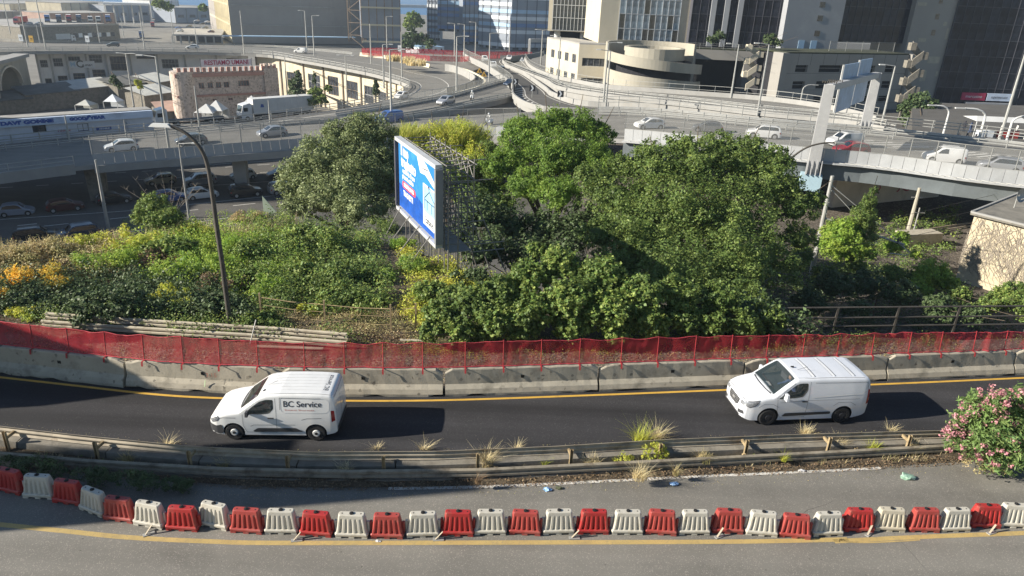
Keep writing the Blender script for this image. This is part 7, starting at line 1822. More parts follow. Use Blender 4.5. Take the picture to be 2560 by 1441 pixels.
p = G(2482,342,-4.5); r = empty('canopy', p, 'white street canopy on posts above red and white counters', 'canopy')
m_ = MB(); m_.add([(-4.2,-1.6,2.5),(4.2,-1.6,2.5),(4.6,1.6,2.8),(-4.6,1.6,2.8),(-3.4,0,3.1),(3.6,0,3.1)], [(0,1,5,4),(1,2,5),(2,3,4,5),(3,0,4)]); m_.build('roof', M['trailer_white'], r)
for x in (-4,0,4): m_ = MB(); m_.box((x, -1.4,1.25),(.1,.1,2.5)); m_.build('post', M['white_metal'], r)
m_ = MB(); m_.box((1.8,-.6,.55),(3.0,.8,1.1)); m_.build('counter', M['plastic_red'], r)
m_ = MB(); m_.box((-1.8,-.6,.5),(2.4,.8,1.0)); m_.build('counter', M['b_white'], r)
for i in range(6):
 p = G(2395 + i * 22,348 + i * 2,-4.5); r = empty('parked_scooter', p, f'dark parked scooter, {["first", "second", "third", "fourth", "fifth", "sixth"][i]} from the left in front of the canopy', 'scooter', 'parked scooters', 1.2)
 for x in (-.6,.65): m_ = MB(); m_.cyl((x, 0,.24),.24,.12,12,0, 'y'); m_.build('wheel', M['tyre'], r)
 m_ = MB(); m_.loft([[(x, y * w, zz_) for y, zz_ in ((-.16, zl_),(.16, zl_),(.14, zh),(-.14, zh))] for x, w, zl_, zh in ((-.8,.7,.5,.75),(-.1,1,.28,.74),(.1,.9,.25,.34),(.35,.9,.25,.34),(.5,1,.35,.95))], 0, True); m_.build('body', M['dark_plastic'], r)
# plants
def ground_hit(px, py):
 d = ray(px, py).normalized(); t = 15.0
 while t < 140:
  p = CAM + d * t
  if abs(p.x) < 74 and p.z <= bank_z(p.x, min(60, p.y)): return Vector((p.x, p.y, bank_z(p.x, min(60, p.y))))
  t += .15
 return CAM + d * 140
def leaf_quads(C, N, size, rng, elong=2.0, droop=0.0):
 n = len(C); T = rng.normal(size=(n, 3)); T -= N * (T * N).sum(1, keepdims=True); T /= np.linalg.norm(T, axis=1, keepdims=True) + 1e-9
 if droop: T[:, 2] -= droop; T /= np.linalg.norm(T, axis=1, keepdims=True)
 B = np.cross(N, T); s = size * rng.uniform(.6,1.35,(n, 1)); a, b = T * s / 2, B * s / 2 / elong * 1.3
 V = np.stack([C - a, C + b * 1.0 - a * .1 , C + a, C - b - a * .1], 1)
 return V.reshape(-1,3)
def clump_points(cl, n, rng, shell=.55, up=.5):
 cl = np.asarray(cl, float); w = (cl[:, 3] * cl[:, 4]); idx = rng.choice(len(cl), n, p=w / w.sum())
 D = rng.normal(size=(n, 3)); D /= np.linalg.norm(D, axis=1, keepdims=True); rad = (shell + (1 - shell) * rng.random((n, 1))) * rng.uniform(.92,1.08,(n, 1))
 C = cl[idx, :3] + D * rad * cl[idx, 3:6]
 N = D * .7 + np.array([0,0, up]) + rng.normal(size=(n, 3)) * .55; N /= np.linalg.norm(N, axis=1, keepdims=True)
 return C, N
def core_quads(cl, f=.72):
 out = []; U, Vn = 10,6
 for x, y, z, a, b, c in cl:
  g = [[(x + a * f * math.sin(math.pi * j / Vn) * math.cos(2 * math.pi * i / U), y + b * f * math.sin(math.pi * j / Vn) * math.sin(2 * math.pi * i / U), z + c * f * math.cos(math.pi * j / Vn)) for i in range(U + 1)] for j in range(Vn + 1)]
  for j in range(Vn):
   for i in range(U): out += [g[j][i], g[j + 1][i], g[j + 1][i + 1], g[j][i + 1]]
 return np.array(out)
def subclumps(blobs, per, rng, k=(.22,.38), jut=.92, flat=.8):
 out = []
 for (x, y, z, a, b, c) in blobs:
  for _ in range(per):
   d = rng.normal(size=3); d /= np.linalg.norm(d); d[2] = d[2] if d[2] > -.4 else -d[2] * .5
   s = rng.uniform(*k) * (a * b * c) ** (1 / 3); j = jut * rng.uniform(.8,1.12)
   out.append((x + d[0] * a * j, y + d[1] * b * j, z + d[2] * c * j, s, s, s * flat))
 return out
def spray_points(blobs, n, rng, per=26, spread=.13):
 B = np.asarray(blobs, float); w = B[:, 3] * B[:, 5]; m = max(8, n // per); i = rng.choice(len(B), m, p=w / w.sum())
 D = rng.normal(size=(m, 3)); D[:, 2] = np.abs(D[:, 2]) - .25; D /= np.linalg.norm(D, axis=1, keepdims=True)
 R = B[i, 3:6].min(1)[:, None]; S = B[i, :3] + D * B[i, 3:6] * .72; T = D + rng.normal(size=(m, 3)) * .45 + np.array([0,0,.25]); T /= np.linalg.norm(T, axis=1, keepdims=True)
 Ln = R * rng.uniform(.25,.62,(m, 1)); j = rng.integers(0, m, n); t = rng.random((n, 1)) ** .8
 C = S[j] + T[j] * Ln[j] * t + rng.normal(size=(n, 3)) * (R[j] * spread * (1.15 - t * .75)) * .8
 N = T[j] * .3 + D[j] * .3 + np.array([0,0,.7]) + rng.normal(size=(n, 3)) * .55
 return C, N / np.linalg.norm(N, axis=1, keepdims=True)
def foliage_mesh(name, blobs, n, size, mts, seed, per=14, elong=2.0, core=.70, k=(.22,.38), droop=0.0, share=.8, jut=.92, spray=.45):
 rng = np.random.default_rng(seed); subs = subclumps(blobs, per, rng, k, jut); n3 = int(n * spray); n -= n3
 C1, N1 = clump_points(subs, int(n * share), rng); C2, N2 = clump_points(blobs, n - int(n * share), rng, .7); C3, N3 = spray_points(blobs, n3, rng)
 V = leaf_quads(np.vstack([C1, C2, C3]), np.vstack([N1, N2, N3]), size, rng, elong, droop)
 if core: V = np.vstack([V, core_quads(blobs, core * .78)])
 nf = len(V) // 4; mi = (rng.random(nf) < .5).astype(int) if len(mts) > 1 else np.zeros(nf, int)
 return fast_mesh(name, V, 4, mts, mi)
def blobs_px(L, sq=(1,1,.9)):
 out = []
 for px, py, r, Y in L:
  p = PY(px, py, Y); R = r * depth(p) / FPX; out.append((p.x, p.y, p.z, R * sq[0], R * sq[1], R * sq[2]))
 return out
LM = {'olive': [leaf_mat('leaf_olive', (.125,.155,.075),(.08,.105,.045),.25), leaf_mat('leaf_olive_pale', (.18,.21,.12),(.11,.14,.07),.25)],
      'ail': [leaf_mat('leaf_bright', (.105,.175,.04),(.07,.125,.028),.45), leaf_mat('leaf_bright2', (.15,.215,.05),(.085,.15,.033),.45)],
      'elm': [leaf_mat('leaf_elm', (.085,.13,.04),(.05,.085,.025),.35), leaf_mat('leaf_elm2', (.125,.165,.05),(.07,.105,.03),.35)],
      'bramble': [leaf_mat('leaf_bramble', (.09,.145,.04),(.055,.09,.03),.3), leaf_mat('leaf_bramble2', (.16,.20,.06),(.09,.13,.04),.35)],
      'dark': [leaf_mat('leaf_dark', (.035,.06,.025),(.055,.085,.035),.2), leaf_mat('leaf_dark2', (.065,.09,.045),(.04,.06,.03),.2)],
      'fresh': [leaf_mat('leaf_fresh', (.16,.25,.045),(.22,.28,.06),.45), leaf_mat('leaf_fresh2', (.11,.19,.04),(.16,.23,.05),.45)],
      'yellow': [leaf_mat('leaf_yellow', (.52,.36,.045),(.38,.30,.05),.4), leaf_mat('leaf_yellow2', (.62,.44,.07),(.34,.32,.06),.4)],
      'ygreen': [leaf_mat('leaf_ygreen', (.30,.34,.06),(.20,.26,.05),.4), leaf_mat('leaf_ygreen2', (.40,.38,.07),(.22,.26,.05),.4)],
      'dry': [leaf_mat('leaf_dry', (.30,.26,.13),(.22,.22,.09),.3), leaf_mat('leaf_dry2', (.36,.28,.15),(.25,.23,.09),.3)],
      'brown': [leaf_mat('leaf_brown', (.13,.085,.055),(.18,.12,.07),.2), leaf_mat('leaf_brown2', (.20,.14,.08),(.12,.09,.05),.2)],
      'reed': [leaf_mat('leaf_reed', (.22,.27,.07),(.33,.33,.08),.4), leaf_mat('leaf_reed2', (.36,.34,.09),(.20,.25,.07),.4)],
      'oleander': [leaf_mat('leaf_oleander', (.06,.115,.04),(.11,.17,.06),.3), leaf_mat('leaf_oleander2', (.13,.18,.07),(.08,.13,.045),.3)],
      'pink': [leaf_mat('petal_pink', (.34,.13,.16),(.40,.20,.21),.3), leaf_mat('petal_pink2', (.45,.26,.26),(.34,.16,.18),.3)],
      'straw': [leaf_mat('grass_straw', (.45,.38,.22),(.33,.28,.15),.3), leaf_mat('grass_straw2', (.55,.48,.30),(.38,.33,.16),.3)]}
def tree(name, label, cat, L, n, size, mk, seed, foot, per=14, elong=2, trunk_r=.25, sq=(1,1,.9), k=(.22,.38), droop=0, core=.7, group=None, jut=.92):
 bl = blobs_px(L, sq); cx = sum(b[0] for b in bl) / len(bl); cy = sum(b[1] for b in bl) / len(bl)
 base = Vector(foot) if foot else Vector((cx, cy, bank_z(cx, min(60, cy))))
 r = empty(name, base, label, cat, group); rnd = random.Random(seed); m_ = MB()
 fork = base + Vector((0,0, max(.8,(min(b[2] for b in bl) - base.z) * .6)))
 m_.tube([base - UZ * .3, base.lerp(fork, .5) + Vector((rnd.uniform(-.1,.1),0,0)), fork], [trunk_r, trunk_r * .85, trunk_r * .7], 8); m_.build('trunk', M['bark'], r, w=1)
 for b in bl[:9]:
  e = Vector(b[:3]); mid = fork.lerp(e, .5) + Vector((rnd.uniform(-.4,.4), rnd.uniform(-.4,.4),.3)); m_ = MB(); m_.tube([fork, mid, e, e + (e - mid) * .6 + UZ * .3], [trunk_r * .55, trunk_r * .35, trunk_r * .2,.02], 6); m_.build('limb', M['bark'], r, w=1)
 me = foliage_mesh('crown', bl, n, size, LM[mk], seed, per, elong, core, k, droop, jut=jut)
 o = obj('crown', me, r, kind='stuff'); o.matrix_parent_inverse = Matrix.Identity(4); o.location = -base
 return r
tree('olive_tree', 'broad grey green olive tree left of the blue billboard', 'tree', [(760,455,66,50),(815,395,66,51),(880,350,60,53),(935,340,55,54),(905,430,75,51),(810,500,66,48),(742,520,45,48),(968,400,52,53),(860,470,78,49),(885,530,52,46),(780,420,55,50),(960,470,45,52),(730,470,36,49),(900,310,34,54),(840,335,36,53),(950,520,40,48)], 62000,.165, 'olive', 1, None, 20,2.4,.3, k=(.18,.34))
tree('ailanthus_tree', 'bright green ailanthus tree rising behind the scaffold', 'tree', [(1370,318,52,58),(1305,340,52,57),(1440,322,52,58),(1495,345,45,58),(1385,400,80,55),(1290,400,55,55),(1470,410,62,55),(1240,420,40,54),(1320,470,55,52),(1400,490,55,50),(1500,440,50,53)], 50000,.24, 'ail', 2, None, 22,3.4,.3, k=(.16,.32), droop=.5)
tree('elm_tree', 'largest dark green elm tree filling the right centre', 'tree', [(1700,540,120,46),(1600,600,110,44),(1820,560,120,46),(1740,415,72,49),(1850,410,72,50),(1640,430,72,49),(1920,460,78,49),(1985,520,58,48),(1540,500,78,48),(1800,680,115,41),(1680,700,110,39),(1900,660,85,43),(1560,660,75,41),(1480,450,48,49),(2000,600,45,46),(1790,370,45,51),(1700,370,42,50),(1880,380,45,51),(1620,385,36,50),(1940,400,40,50),(1760,780,75,36),(1860,770,70,37),(2035,500,26,48),(1500,590,50,43),(1560,420,40,50)], 120000,.175, 'elm', 3,(11.5,45,-9),20,2.2,.45, k=(.16,.30), jut=.96)
HZ = lambda L: [(x, y, q, G(x, y, z).y) for x, y, q, z in L]
tree('hedge', 'thick climbing bramble hedge behind the red netting right of centre', 'hedge', HZ([(1075,830,30,.7),(1110,790,48,1.0),(1150,830,40,.7),(1180,760,50,1.5),(1250,735,50,1.9),(1240,800,55,1.1),(1320,700,50,2.3),(1330,780,60,1.4),(1400,670,50,2.6),(1420,750,60,1.9),(1430,815,50,.9),(1500,700,60,2.3),(1520,780,60,1.5),(1600,740,55,2.0),(1620,810,50,1.0),(1340,625,22,3.0),(1395,640,30,2.9),(1310,830,36,.7),(1540,835,36,.7),(1210,838,30,.5)]),80000,.13, 'bramble', 4, None, 22,1.5,.1, k=(.18,.34), core=.75)
tree('shrub', 'dark undergrowth below the elm right behind the red netting', 'shrub', HZ([(1700,800,50,1.0),(1770,815,45,.8),(1850,812,45,.8),(1920,800,40,.8),(1690,740,55,1.8),(1800,750,50,1.6),(1640,835,30,.5),(1740,838,30,.4),(1880,835,28,.4)]),20000,.14, 'elm', 44, None, 18,2,.1)
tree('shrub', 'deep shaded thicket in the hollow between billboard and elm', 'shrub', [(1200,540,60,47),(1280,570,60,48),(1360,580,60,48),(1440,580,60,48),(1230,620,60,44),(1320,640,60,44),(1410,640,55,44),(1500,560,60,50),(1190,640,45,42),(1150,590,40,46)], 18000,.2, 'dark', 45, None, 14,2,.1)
rg = np.random.default_rng(9)
def reeds(name, label, cat, L, n, h, mk, seed, foot_z=None, width=.05, lean=.35, group=None, spread=1.0, kind=None, world_pts=None):
 rng = np.random.default_rng(seed)
 pts = []
 for px, py, r, Y in L:
  p = PY(px, py, Y) if Y else ground_hit(px, py); R = r * depth(p) / FPX * spread
  for _ in range(n):
   a, q = rng.uniform(0,6.283), R * math.sqrt(rng.random()); pts.append((p.x + q * math.cos(a), p.y + q * math.sin(a) * .8, p.z - (R * .55 if Y > 25 else .05), a))
 P = np.array(pts); m = len(P); H = h * rng.uniform(.45,1.15, m); A = rng.uniform(0,6.283, m); Ln = H * lean * rng.uniform(.2,1.3, m)
 D = np.stack([np.cos(A), np.sin(A), np.zeros(m)], 1); S = np.stack([-np.sin(A + rng.uniform(-1,1, m)), np.cos(A), np.zeros(m)], 1) * (width / 2)
 V = []
 prev = P[:, :3]; seg = 3
 for s in range(seg):
  t = (s + 1) / seg; nx = P[:, :3] + D * (Ln * t ** 2)[:, None] + np.stack([np.zeros(m), np.zeros(m), H * (t - .18 * t * t * (lean > .3))], 1); w0, w1 = 1 - s / seg * .7,1 - (s + 1) / seg * .92
  V.append(np.stack([prev - S * w0, prev + S * w0, nx + S * w1, nx - S * w1], 1)); prev = nx
 V = np.stack(V, 1).reshape(-1,3)
 mi = np.repeat((rng.random(m) < .5).astype(int), seg)
 c = P[:, :3].mean(0); me = fast_mesh(name, V - c, 4, LM[mk], mi)
 o = obj(name, me); o.location = c
 return tag(o, label, cat, group, kind)
tree('shrub', 'green thicket under the reeds behind the billboard top', 'shrub', [(1040,350,42,60),(1090,345,42,60),(1150,335,42,60),(1195,355,40,60),(1110,395,50,58),(1050,400,45,57),(1180,405,45,57)], 16000,.17, 'ygreen', 46, None, 14,3,.1)
reeds('reed_clump', 'yellow green reed clump behind the top of the billboard', 'reeds', [(1060,370,48,60),(1140,350,50,60),(1180,370,40,60),(1020,370,28,59)], 900,2.8, 'reed', 5, width=.10, lean=.45)
tree('shrub', 'dark shrub between the reeds and the ailanthus tree', 'shrub', [(1220,380,30,58),(1190,430,40,56),(1230,470,35,54)], 9000,.16, 'bramble', 6, None, 14,2,.08)
tree('shrub', 'olive green thicket in the hollow behind the billboard', 'shrub', [(1180,500,45,50),(1120,450,55,52),(1250,520,40,50)], 14000,.16, 'bramble', 7, None, 16,2,.1)
tree('conifer', 'young feathery conifer below the right viaduct', 'tree', [(2150,590,36,58),(2158,545,28,58),(2172,505,18,58),(2182,478,10,58)], 12000,.22, 'elm', 8, G(2150,640,-9),16,5,.12, sq=(1,1,1.25), core=.5)
tree('shrub', 'brightest green bush beside the catenary mast', 'shrub', [(2105,585,42,57),(2085,620,40,56),(2120,625,40,56),(2165,630,25,56)], 14000,.17, 'fresh', 9, G(2100,660,-9),16,2,.1)
tree('shrub', 'leafy shrub at the foot of the tan creeper building', 'shrub', [(2330,685,38,52),(2365,710,30,52),(2300,720,30,51)], 9000,.17, 'fresh', 10, G(2330,740,-9),14,2,.08)
tree('shrub', 'leafy shrub at the right edge before the tan creeper building', 'shrub', [(2530,745,40,46),(2480,760,26,46),(2580,770,45,45)], 9000,.17, 'bramble', 11, G(2520,790,-9),14,2,.08)
tree('shrub', 'low green bush left of the catenary mast foot', 'shrub', [(2005,640,26,54),(1985,665,26,53)], 5000,.17, 'bramble', 12, G(2000,690,-9),14,2,.06)
tree('shrub', 'small green bush right of the conifer by the concrete block', 'shrub', [(2250,595,20,62),(2235,620,22,60),(2290,640,14,58)], 4500,.16, 'fresh', 13, G(2240,640,-9),12,2,.06)
tree('shrub', 'shaded dark thicket in the railway cutting', 'shrub', [(2080,720,45,48),(2170,715,45,49),(2250,740,40,47),(2350,775,40,45),(2430,790,30,44),(2020,760,40,46),(2150,780,30,44)], 16000,.18, 'dark', 14, G(2180,800,-9),14,2,.08)
tree('shrub', 'round green shrub under the bare dead tree on the left', 'shrub', [(385,520,38,40),(360,545,30,39),(430,550,32,39),(400,560,35,38)], 10000,.12, 'bramble', 15, None, 16,2,.06)
tree('street_tree', 'dark round tree before the glass tower at right', 'tree', [(2300,265,34,148),(2285,300,30,146),(2325,300,28,146),(2270,275,22,147)], 8000,.45, 'dark', 16, G(2300,330,-6),14,1.6,.3)
tree('street_tree', 'bright round tree above the sea gap at top centre', 'tree', [(1032,50,20,420),(1022,62,14,420),(1045,58,14,420)], 3500,1.1, 'bramble', 17, G(1032,92, Z_BOWL),12,1.6,.5)
tree('street_tree', 'dark trees below the bright round tree at top centre', 'tree', [(1030,95,22,330),(1055,100,18,330),(1020,112,16,320),(1075,112,14,320)], 3500,.9, 'dark', 18, G(1035,124, Z_BOWL),12,1.6,.4)
tree('conifer', 'dark fir tree beside the square castle tower', 'tree', [(742,232,20,165),(744,205,13,165),(744,185,8,165),(736,215,14,165)], 5000,.45, 'dark', 19, G(742,262, Z_BOWL),12,3,.25, sq=(1,1,1.2))
tree('cypress', 'slim dark cypress in front of the cream windowed wall', 'tree', [(941,232,9,176),(940,218,7,176),(939,205,4,176)], 3000,.35, 'dark', 20, G(941,250, Z_BOWL),12,3,.2, sq=(1,1,1.5))
tree('cypress', 'slim dark cypress left of the broken windows', 'tree', [(786,205,5,170),(786,190,4,170)], 1500,.35, 'dark', 21, G(786,240, Z_BOWL),10,3,.2, sq=(1,1,1.8))
tree('street_tree', 'leafy green trees left of the basketball court', 'tree', [(788,235,18,160),(782,255,16,158),(805,250,14,158),(820,222,10,165)], 6000,.35, 'bramble', 22, G(790,275, Z_BOWL),12,2,.2)
tree('street_tree', 'small yellow green tree in the hollow by the lamp post', 'tree', [(345,208,9,160),(350,218,7,160)], 1500,.35, 'ygreen', 23, G(348,245, Z_BOWL),10,2,.15)
tree('palm_shrub', 'small dark bluish tree on the shed roofs at left', 'tree', [(285,205,12,160),(300,215,12,160),(283,195,7,160)], 2000,.4, 'dark', 24, G(288,240, Z_BOWL),10,3,.15)
for i, (px, py, r, w) in enumerate(((398,12,16, 'green trees behind the white harbour office'),(508,20,10, 'small green tree left of the warehouse top'),(420,18,12, 'second green tree behind the white harbour office'))):
 tree('street_tree', w + ' at top left', 'tree', [(px, py, r, 420)], 1500,1.0, 'bramble', 30 + i, G(px, py + 16, Z_BOWL),10,2,.3)
tree('roof_tree', 'dark trees on the podium before the dark glass tower', 'tree', [(1800,92,14,178),(1780,100,12,178),(1925,100,16,178),(1945,108,12,177)], 4000,.4, 'dark', 34, G(1800,230, zt),12,2,.15)
reeds('dry_shrub', 'reddish dry weeds along the far red netting', 'weeds', [(1040,150,25,205),(1020,147,20,208),(985,143,18,212)], 260,2.2, 'straw', 35, width=.3)
def bush(px, py, r, mk, n, size, label, seed, sq=.7, elong=2, drop=0):
 p = ground_hit(px, py + r * .5); R = r * depth(p) / FPX; rnd = random.Random(seed)
 bl = [(p.x + rnd.uniform(-1,1) * R, p.y + rnd.uniform(-.7,.7) * R, p.z + R * sq * rnd.uniform(.2,.8), R * rnd.uniform(.3,.55), R * rnd.uniform(.3,.5), R * sq * rnd.uniform(.35,.7)) for _ in range(8)]
 o = obj('bush', foliage_mesh('bush', [tuple(np.array(b) - np.array([p.x, p.y, p.z, 0,0,0])) for b in bl], n, size, LM[mk], seed, 12, elong, .6,(.25,.6), drop, .75,1.05)); o.location = p
 return tag(o, label, 'bush', 'bushes on the bank')
BU = [(105,690,62, 'yellow', 'tall golden yellow bush near the left edge'),(15,735,34, 'yellow', 'golden yellow bush cut by the left frame edge'),(55,780,34, 'ygreen', 'small yellow bush just above the netting at far left'),(435,745,52, 'ygreen', 'yellow green hanging bush left of the curved lamp post'),(770,770,26, 'ygreen', 'small yellow green plant by the rusty post'),(260,760,80, 'dark', 'dark ivy mass left of the yellow green bush'),(180,745,50, 'dark', 'dark ivy next to the golden bush'),(370,780,50, 'dark', 'dark ivy above the old guard rail'),(60,750,45, 'dark', 'dark ivy between the two golden bushes'),(520,760,50, 'dark', 'dark bush at the foot of the curved lamp post'),
      (270,640,60, 'fresh', 'light green feathery bush left on the crest'),(330,600,55, 'ygreen', 'olive yellow bush on the crest at left'),(440,620,60, 'bramble', 'mid green bush below the bare tree'),(400,650,45, 'brown', 'brownish bush in the middle of the bank'),(185,660,38, 'brown', 'dark reddish brown bush right of the golden bush'),(500,660,60, 'fresh', 'fresh green bush left of the lamp post shaft'),(590,600,62, 'fresh', 'fresh green bush right of the lamp post shaft'),(600,690,55, 'bramble', 'mid green bush right of the lamp post foot'),(680,620,60, 'bramble', 'wide bramble bush below the olive tree'),(760,580,62, 'bramble', 'bramble bush under the olive tree crown'),(840,600,66, 'bramble', 'large bramble bush left of the path'),(790,680,60, 'bramble', 'bramble bush in the middle of the bank'),(880,680,55, 'bramble', 'bramble bush beside the path'),(700,710,50, 'fresh', 'light green bush above the rusty fence'),(930,560,50, 'bramble', 'dark green bush left of the billboard foot'),(960,690,26, 'fresh', 'small light green bush on the path edge'),
      (1050,660,38, 'fresh', 'light green bush under the billboard corner'),(1010,610,28, 'fresh', 'small light bush by the billboard braces'),(1110,720,55, 'bramble', 'green bush right of the path below the platform'),(1180,690,45, 'dark', 'dark bush below the scaffold platform'),(650,800,38, 'bramble', 'low scrub behind the old guard rail'),(560,700,50, 'brown', 'dry brownish scrub behind the lamp post'),(120,620,50, 'dry', 'pale dry scrub on the crest at left'),(40,640,50, 'dry', 'pale dry scrub at the far left crest'),(220,600,40, 'ygreen', 'yellowish scrub on the crest left'),(480,570,40, 'ygreen', 'pale scrub on the crest behind the lamp post'),(620,545,35, 'dry', 'pale grassy scrub on the crest'),(850,740,40, 'bramble', 'low green bush above the straw coloured slope')]
for i, (px, py, r, mk, lb) in enumerate(BU): bush(px, py, r, mk, int(1200 + r * 62),.13 if mk in ('dark', 'bramble') else .11, lb, 100 + i, elong=1.6 if mk in ('dark', 'bramble') else 3.5)
def cover(name, zone, n, size, mk, seed, h=.45, label=None, elong=2.2, clump=60, skip=None):
 rng = np.random.default_rng(seed); xs = [z[0] for z in zone]; ys = [z[1] for z in zone]
 def inside(x, y):
  c = False; j = len(zone) - 1
  for i in range(len(zone)):
   if (ys[i] > y) != (ys[j] > y) and x < (xs[j] - xs[i]) * (y - ys[i]) / (ys[j] - ys[i]) + xs[i]: c = not c
   j = i
  return c
 cl = []
 while len(cl) < clump:
  x, y = rng.uniform(min(xs), max(xs)), rng.uniform(min(ys), max(ys))
  if not inside(x, y) or (skip and skip(x, y)): continue
  p = ground_hit(x, y); s = rng.uniform(.3,.85); cl.append((p.x, p.y, p.z + h * s * .4, s, s, h * rng.uniform(.5,1.5)))
 C, N = clump_points(cl, n, rng, .35); V = leaf_quads(C, N, size, rng, elong); mi = (rng.random(n) < .5).astype(int)
 return tag(obj(name, fast_mesh(name, V, 4, LM[mk], mi)), kind='stuff')
onpath = lambda x, y: abs(x - (985 + (y - 640) * .12)) < 26 and 600 < y < 760
cover('undergrowth', [(-60,610),(200,590),(330,560),(330,690),(0,720),(-60,720)], 26000,.11, 'dry', 50,.6, clump=260)
cover('undergrowth', [(300,560),(700,530),(760,660),(640,760),(300,700)], 42000,.12, 'fresh', 51,.7, clump=340)
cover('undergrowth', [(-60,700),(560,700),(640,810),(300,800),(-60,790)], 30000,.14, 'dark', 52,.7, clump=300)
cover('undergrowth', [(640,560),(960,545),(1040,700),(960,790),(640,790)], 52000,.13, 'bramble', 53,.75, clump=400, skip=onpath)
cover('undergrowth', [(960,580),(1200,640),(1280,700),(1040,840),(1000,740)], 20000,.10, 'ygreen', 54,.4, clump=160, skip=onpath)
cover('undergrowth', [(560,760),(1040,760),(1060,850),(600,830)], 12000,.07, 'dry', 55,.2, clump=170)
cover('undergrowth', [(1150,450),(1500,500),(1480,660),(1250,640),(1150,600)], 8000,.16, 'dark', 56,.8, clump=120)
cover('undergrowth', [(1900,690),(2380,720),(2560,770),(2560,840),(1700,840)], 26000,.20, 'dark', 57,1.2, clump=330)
cover('undergrowth', [(1980,600),(2200,610),(2300,640),(2390,700),(2360,740),(1980,740)], 20000,.18, 'bramble', 59,1.1, clump=200)
tree('shrub', 'mid green thicket between the mast and the creeper building', 'shrub', [(2060,690,30,53),(2230,690,28,53),(2140,665,24,55),(2280,700,24,53),(2400,740,26,49),(2460,770,26,46)], 11000,.17, 'bramble', 47, G(2180,740,-9),14,2,.08)
cover('undergrowth', [(2080,560),(2400,520),(2400,640),(2080,650)], 15000,.22, 'bramble', 62,1.0, clump=120)
cover('gravel_weeds', [(1050,858),(2560,840),(2560,858),(1800,872),(1050,880)], 12000,.06, 'bramble', 63,.2, clump=150)
cover('gravel_weeds', [(860,850),(2000,850),(2000,880),(860,890)], 8000,.05, 'ygreen', 64,.12, clump=110)
cover('undergrowth', [(100,795),(560,828),(900,850),(900,862),(560,845),(100,815)], 9000,.09, 'bramble', 65,.8, clump=70)
cover('bank_edge_weeds', [(-60,790),(300,800),(700,835),(1050,850),(1050,862),(700,850),(300,820),(-60,808)], 9000,.06, 'brown', 58,.15, clump=190)
reeds('grass', None, None, [(x, 640 - x * .09 + 10 * math.sin(x),40,0) for x in range(0,760,45)], 120,.9, 'straw', 60, width=.018, lean=.3, kind='stuff')
reeds('grass', None, None, [(x, 790,36,0) for x in range(560,1060,50)], 160,.35, 'straw', 61, width=.018, lean=.6, kind='stuff')
p = ground_hit(430,560); r = empty('bare_tree', p, 'leafless dead tree with pale branches before the lower road', 'tree'); rnd = random.Random(4)
mt_ = MB(); mt_.tube([p, p + UZ * .8], [.08,.06], 6); mt_.build('trunk', M['twig'], r, w=1)
for px, py in ((330,440),(365,430),(400,425),(430,440),(460,450),(495,455),(310,490),(325,530),(350,470),(480,480),(440,470),(385,460),(505,470),(300,465)):
 e = PY(px, py, p.y + rnd.uniform(-1,1)); m_ = MB(); s_ = p + UZ * .6; mid = s_.lerp(e, .5) + Vector((rnd.uniform(-.3,.3),0, rnd.uniform(-.2,.2))); m_.tube([s_, mid, e], [.035,.022,.008], 4)
 for _ in range(7):
  q = mid.lerp(e, rnd.uniform(-.4,.9)); m_.tube([q, q + Vector((rnd.uniform(-.5,.5), rnd.uniform(-.3,.3), rnd.uniform(.1,.6)))], [.014,.005], 3)
 m_.build('branch', M['twig'], r, w=1)
for sd_, mk_, nn, hh_ in ((90, 'straw', 26,.32),(91, 'dry', 20,.25)): reeds('median_grass', None, None, [(x, y, 30, G(x, y, -.25).y) for x, y in [(x, 1172 - abs(x - 900) * .028 + (8 if x % 3 else -6)) for x in range(120,2360,62)]], nn, hh_, mk_, sd_, width=.012, lean=.8, kind='stuff', spread=.9)
WD_ = [(320,1150,30,.35, 'dry', 'low brown weeds between the rails at left'),(560,1165,30,.35, 'dry', 'low dry weeds between the rails below the lettered van'),(860,1178,34,.35, 'straw', 'low pale weeds between the rails left of centre'),(1480,1160,40,.4, 'straw', 'dry weeds between the rails right of centre'),(1760,1150,40,.4, 'dry', 'dry weeds between the rails left of the plain van'),(1640,1105,26,.8, 'straw', 'tall straw stalks beside the tallest grass tuft'),(420,1122,18,.55, 'straw', 'pale dry grass tuft behind the guard rail at left'),(1060,1130,14,.5, 'straw', 'dry stalks on the guard rail left of centre'),(1215,1165,26,.75, 'straw', 'tall dry stalks at the post near picture centre'),(1600,1110,34,.9, 'ygreen', 'tallest dry grass tuft on the guard rail right of centre'),(2010,1092,22,.5, 'straw', 'pale fountain grass tuft before the plain van'),(2225,1082,18,.42, 'straw', 'small pale grass tuft left of the oleander'),(1600,1195,36,.55, 'straw', 'straw coloured tuft spilling over the kerb right of centre'),(1690,1185,16,.4, 'dry', 'small dry plant by the blue bag'),(1195,1205,16,.4, 'brown', 'dead brown plant hanging over the kerb at centre'),(2100,1115,34,.45, 'straw', 'dry grass between the rails on the right'),(2280,1120,34,.4, 'straw', 'dry grass between the rails beside the oleander'),(2180,1125,20,.4, 'ygreen', 'green grass between the rails on the right'),(940,1128,12,.4, 'straw', 'tiny pale stalks behind the rail left of centre'),(1290,1130,10,.45, 'straw', 'single pale stalks behind the rail at centre'),(1960,1150,14,.35, 'ygreen', 'small green weed between the rails'),(1360,1158,20,.25, 'ygreen', 'low green weed under the rail at centre')]
for i, (px, py, r, h, mk, lb) in enumerate(WD_):
 p = G(px, py, -.1); reeds('grass_tuft', lb, 'grass tuft', [(px, py, r, p.y)], 90 if r < 20 else 190, h, mk, 200 + i, width=.014, lean=.9, group='weeds in the median', spread=.5)
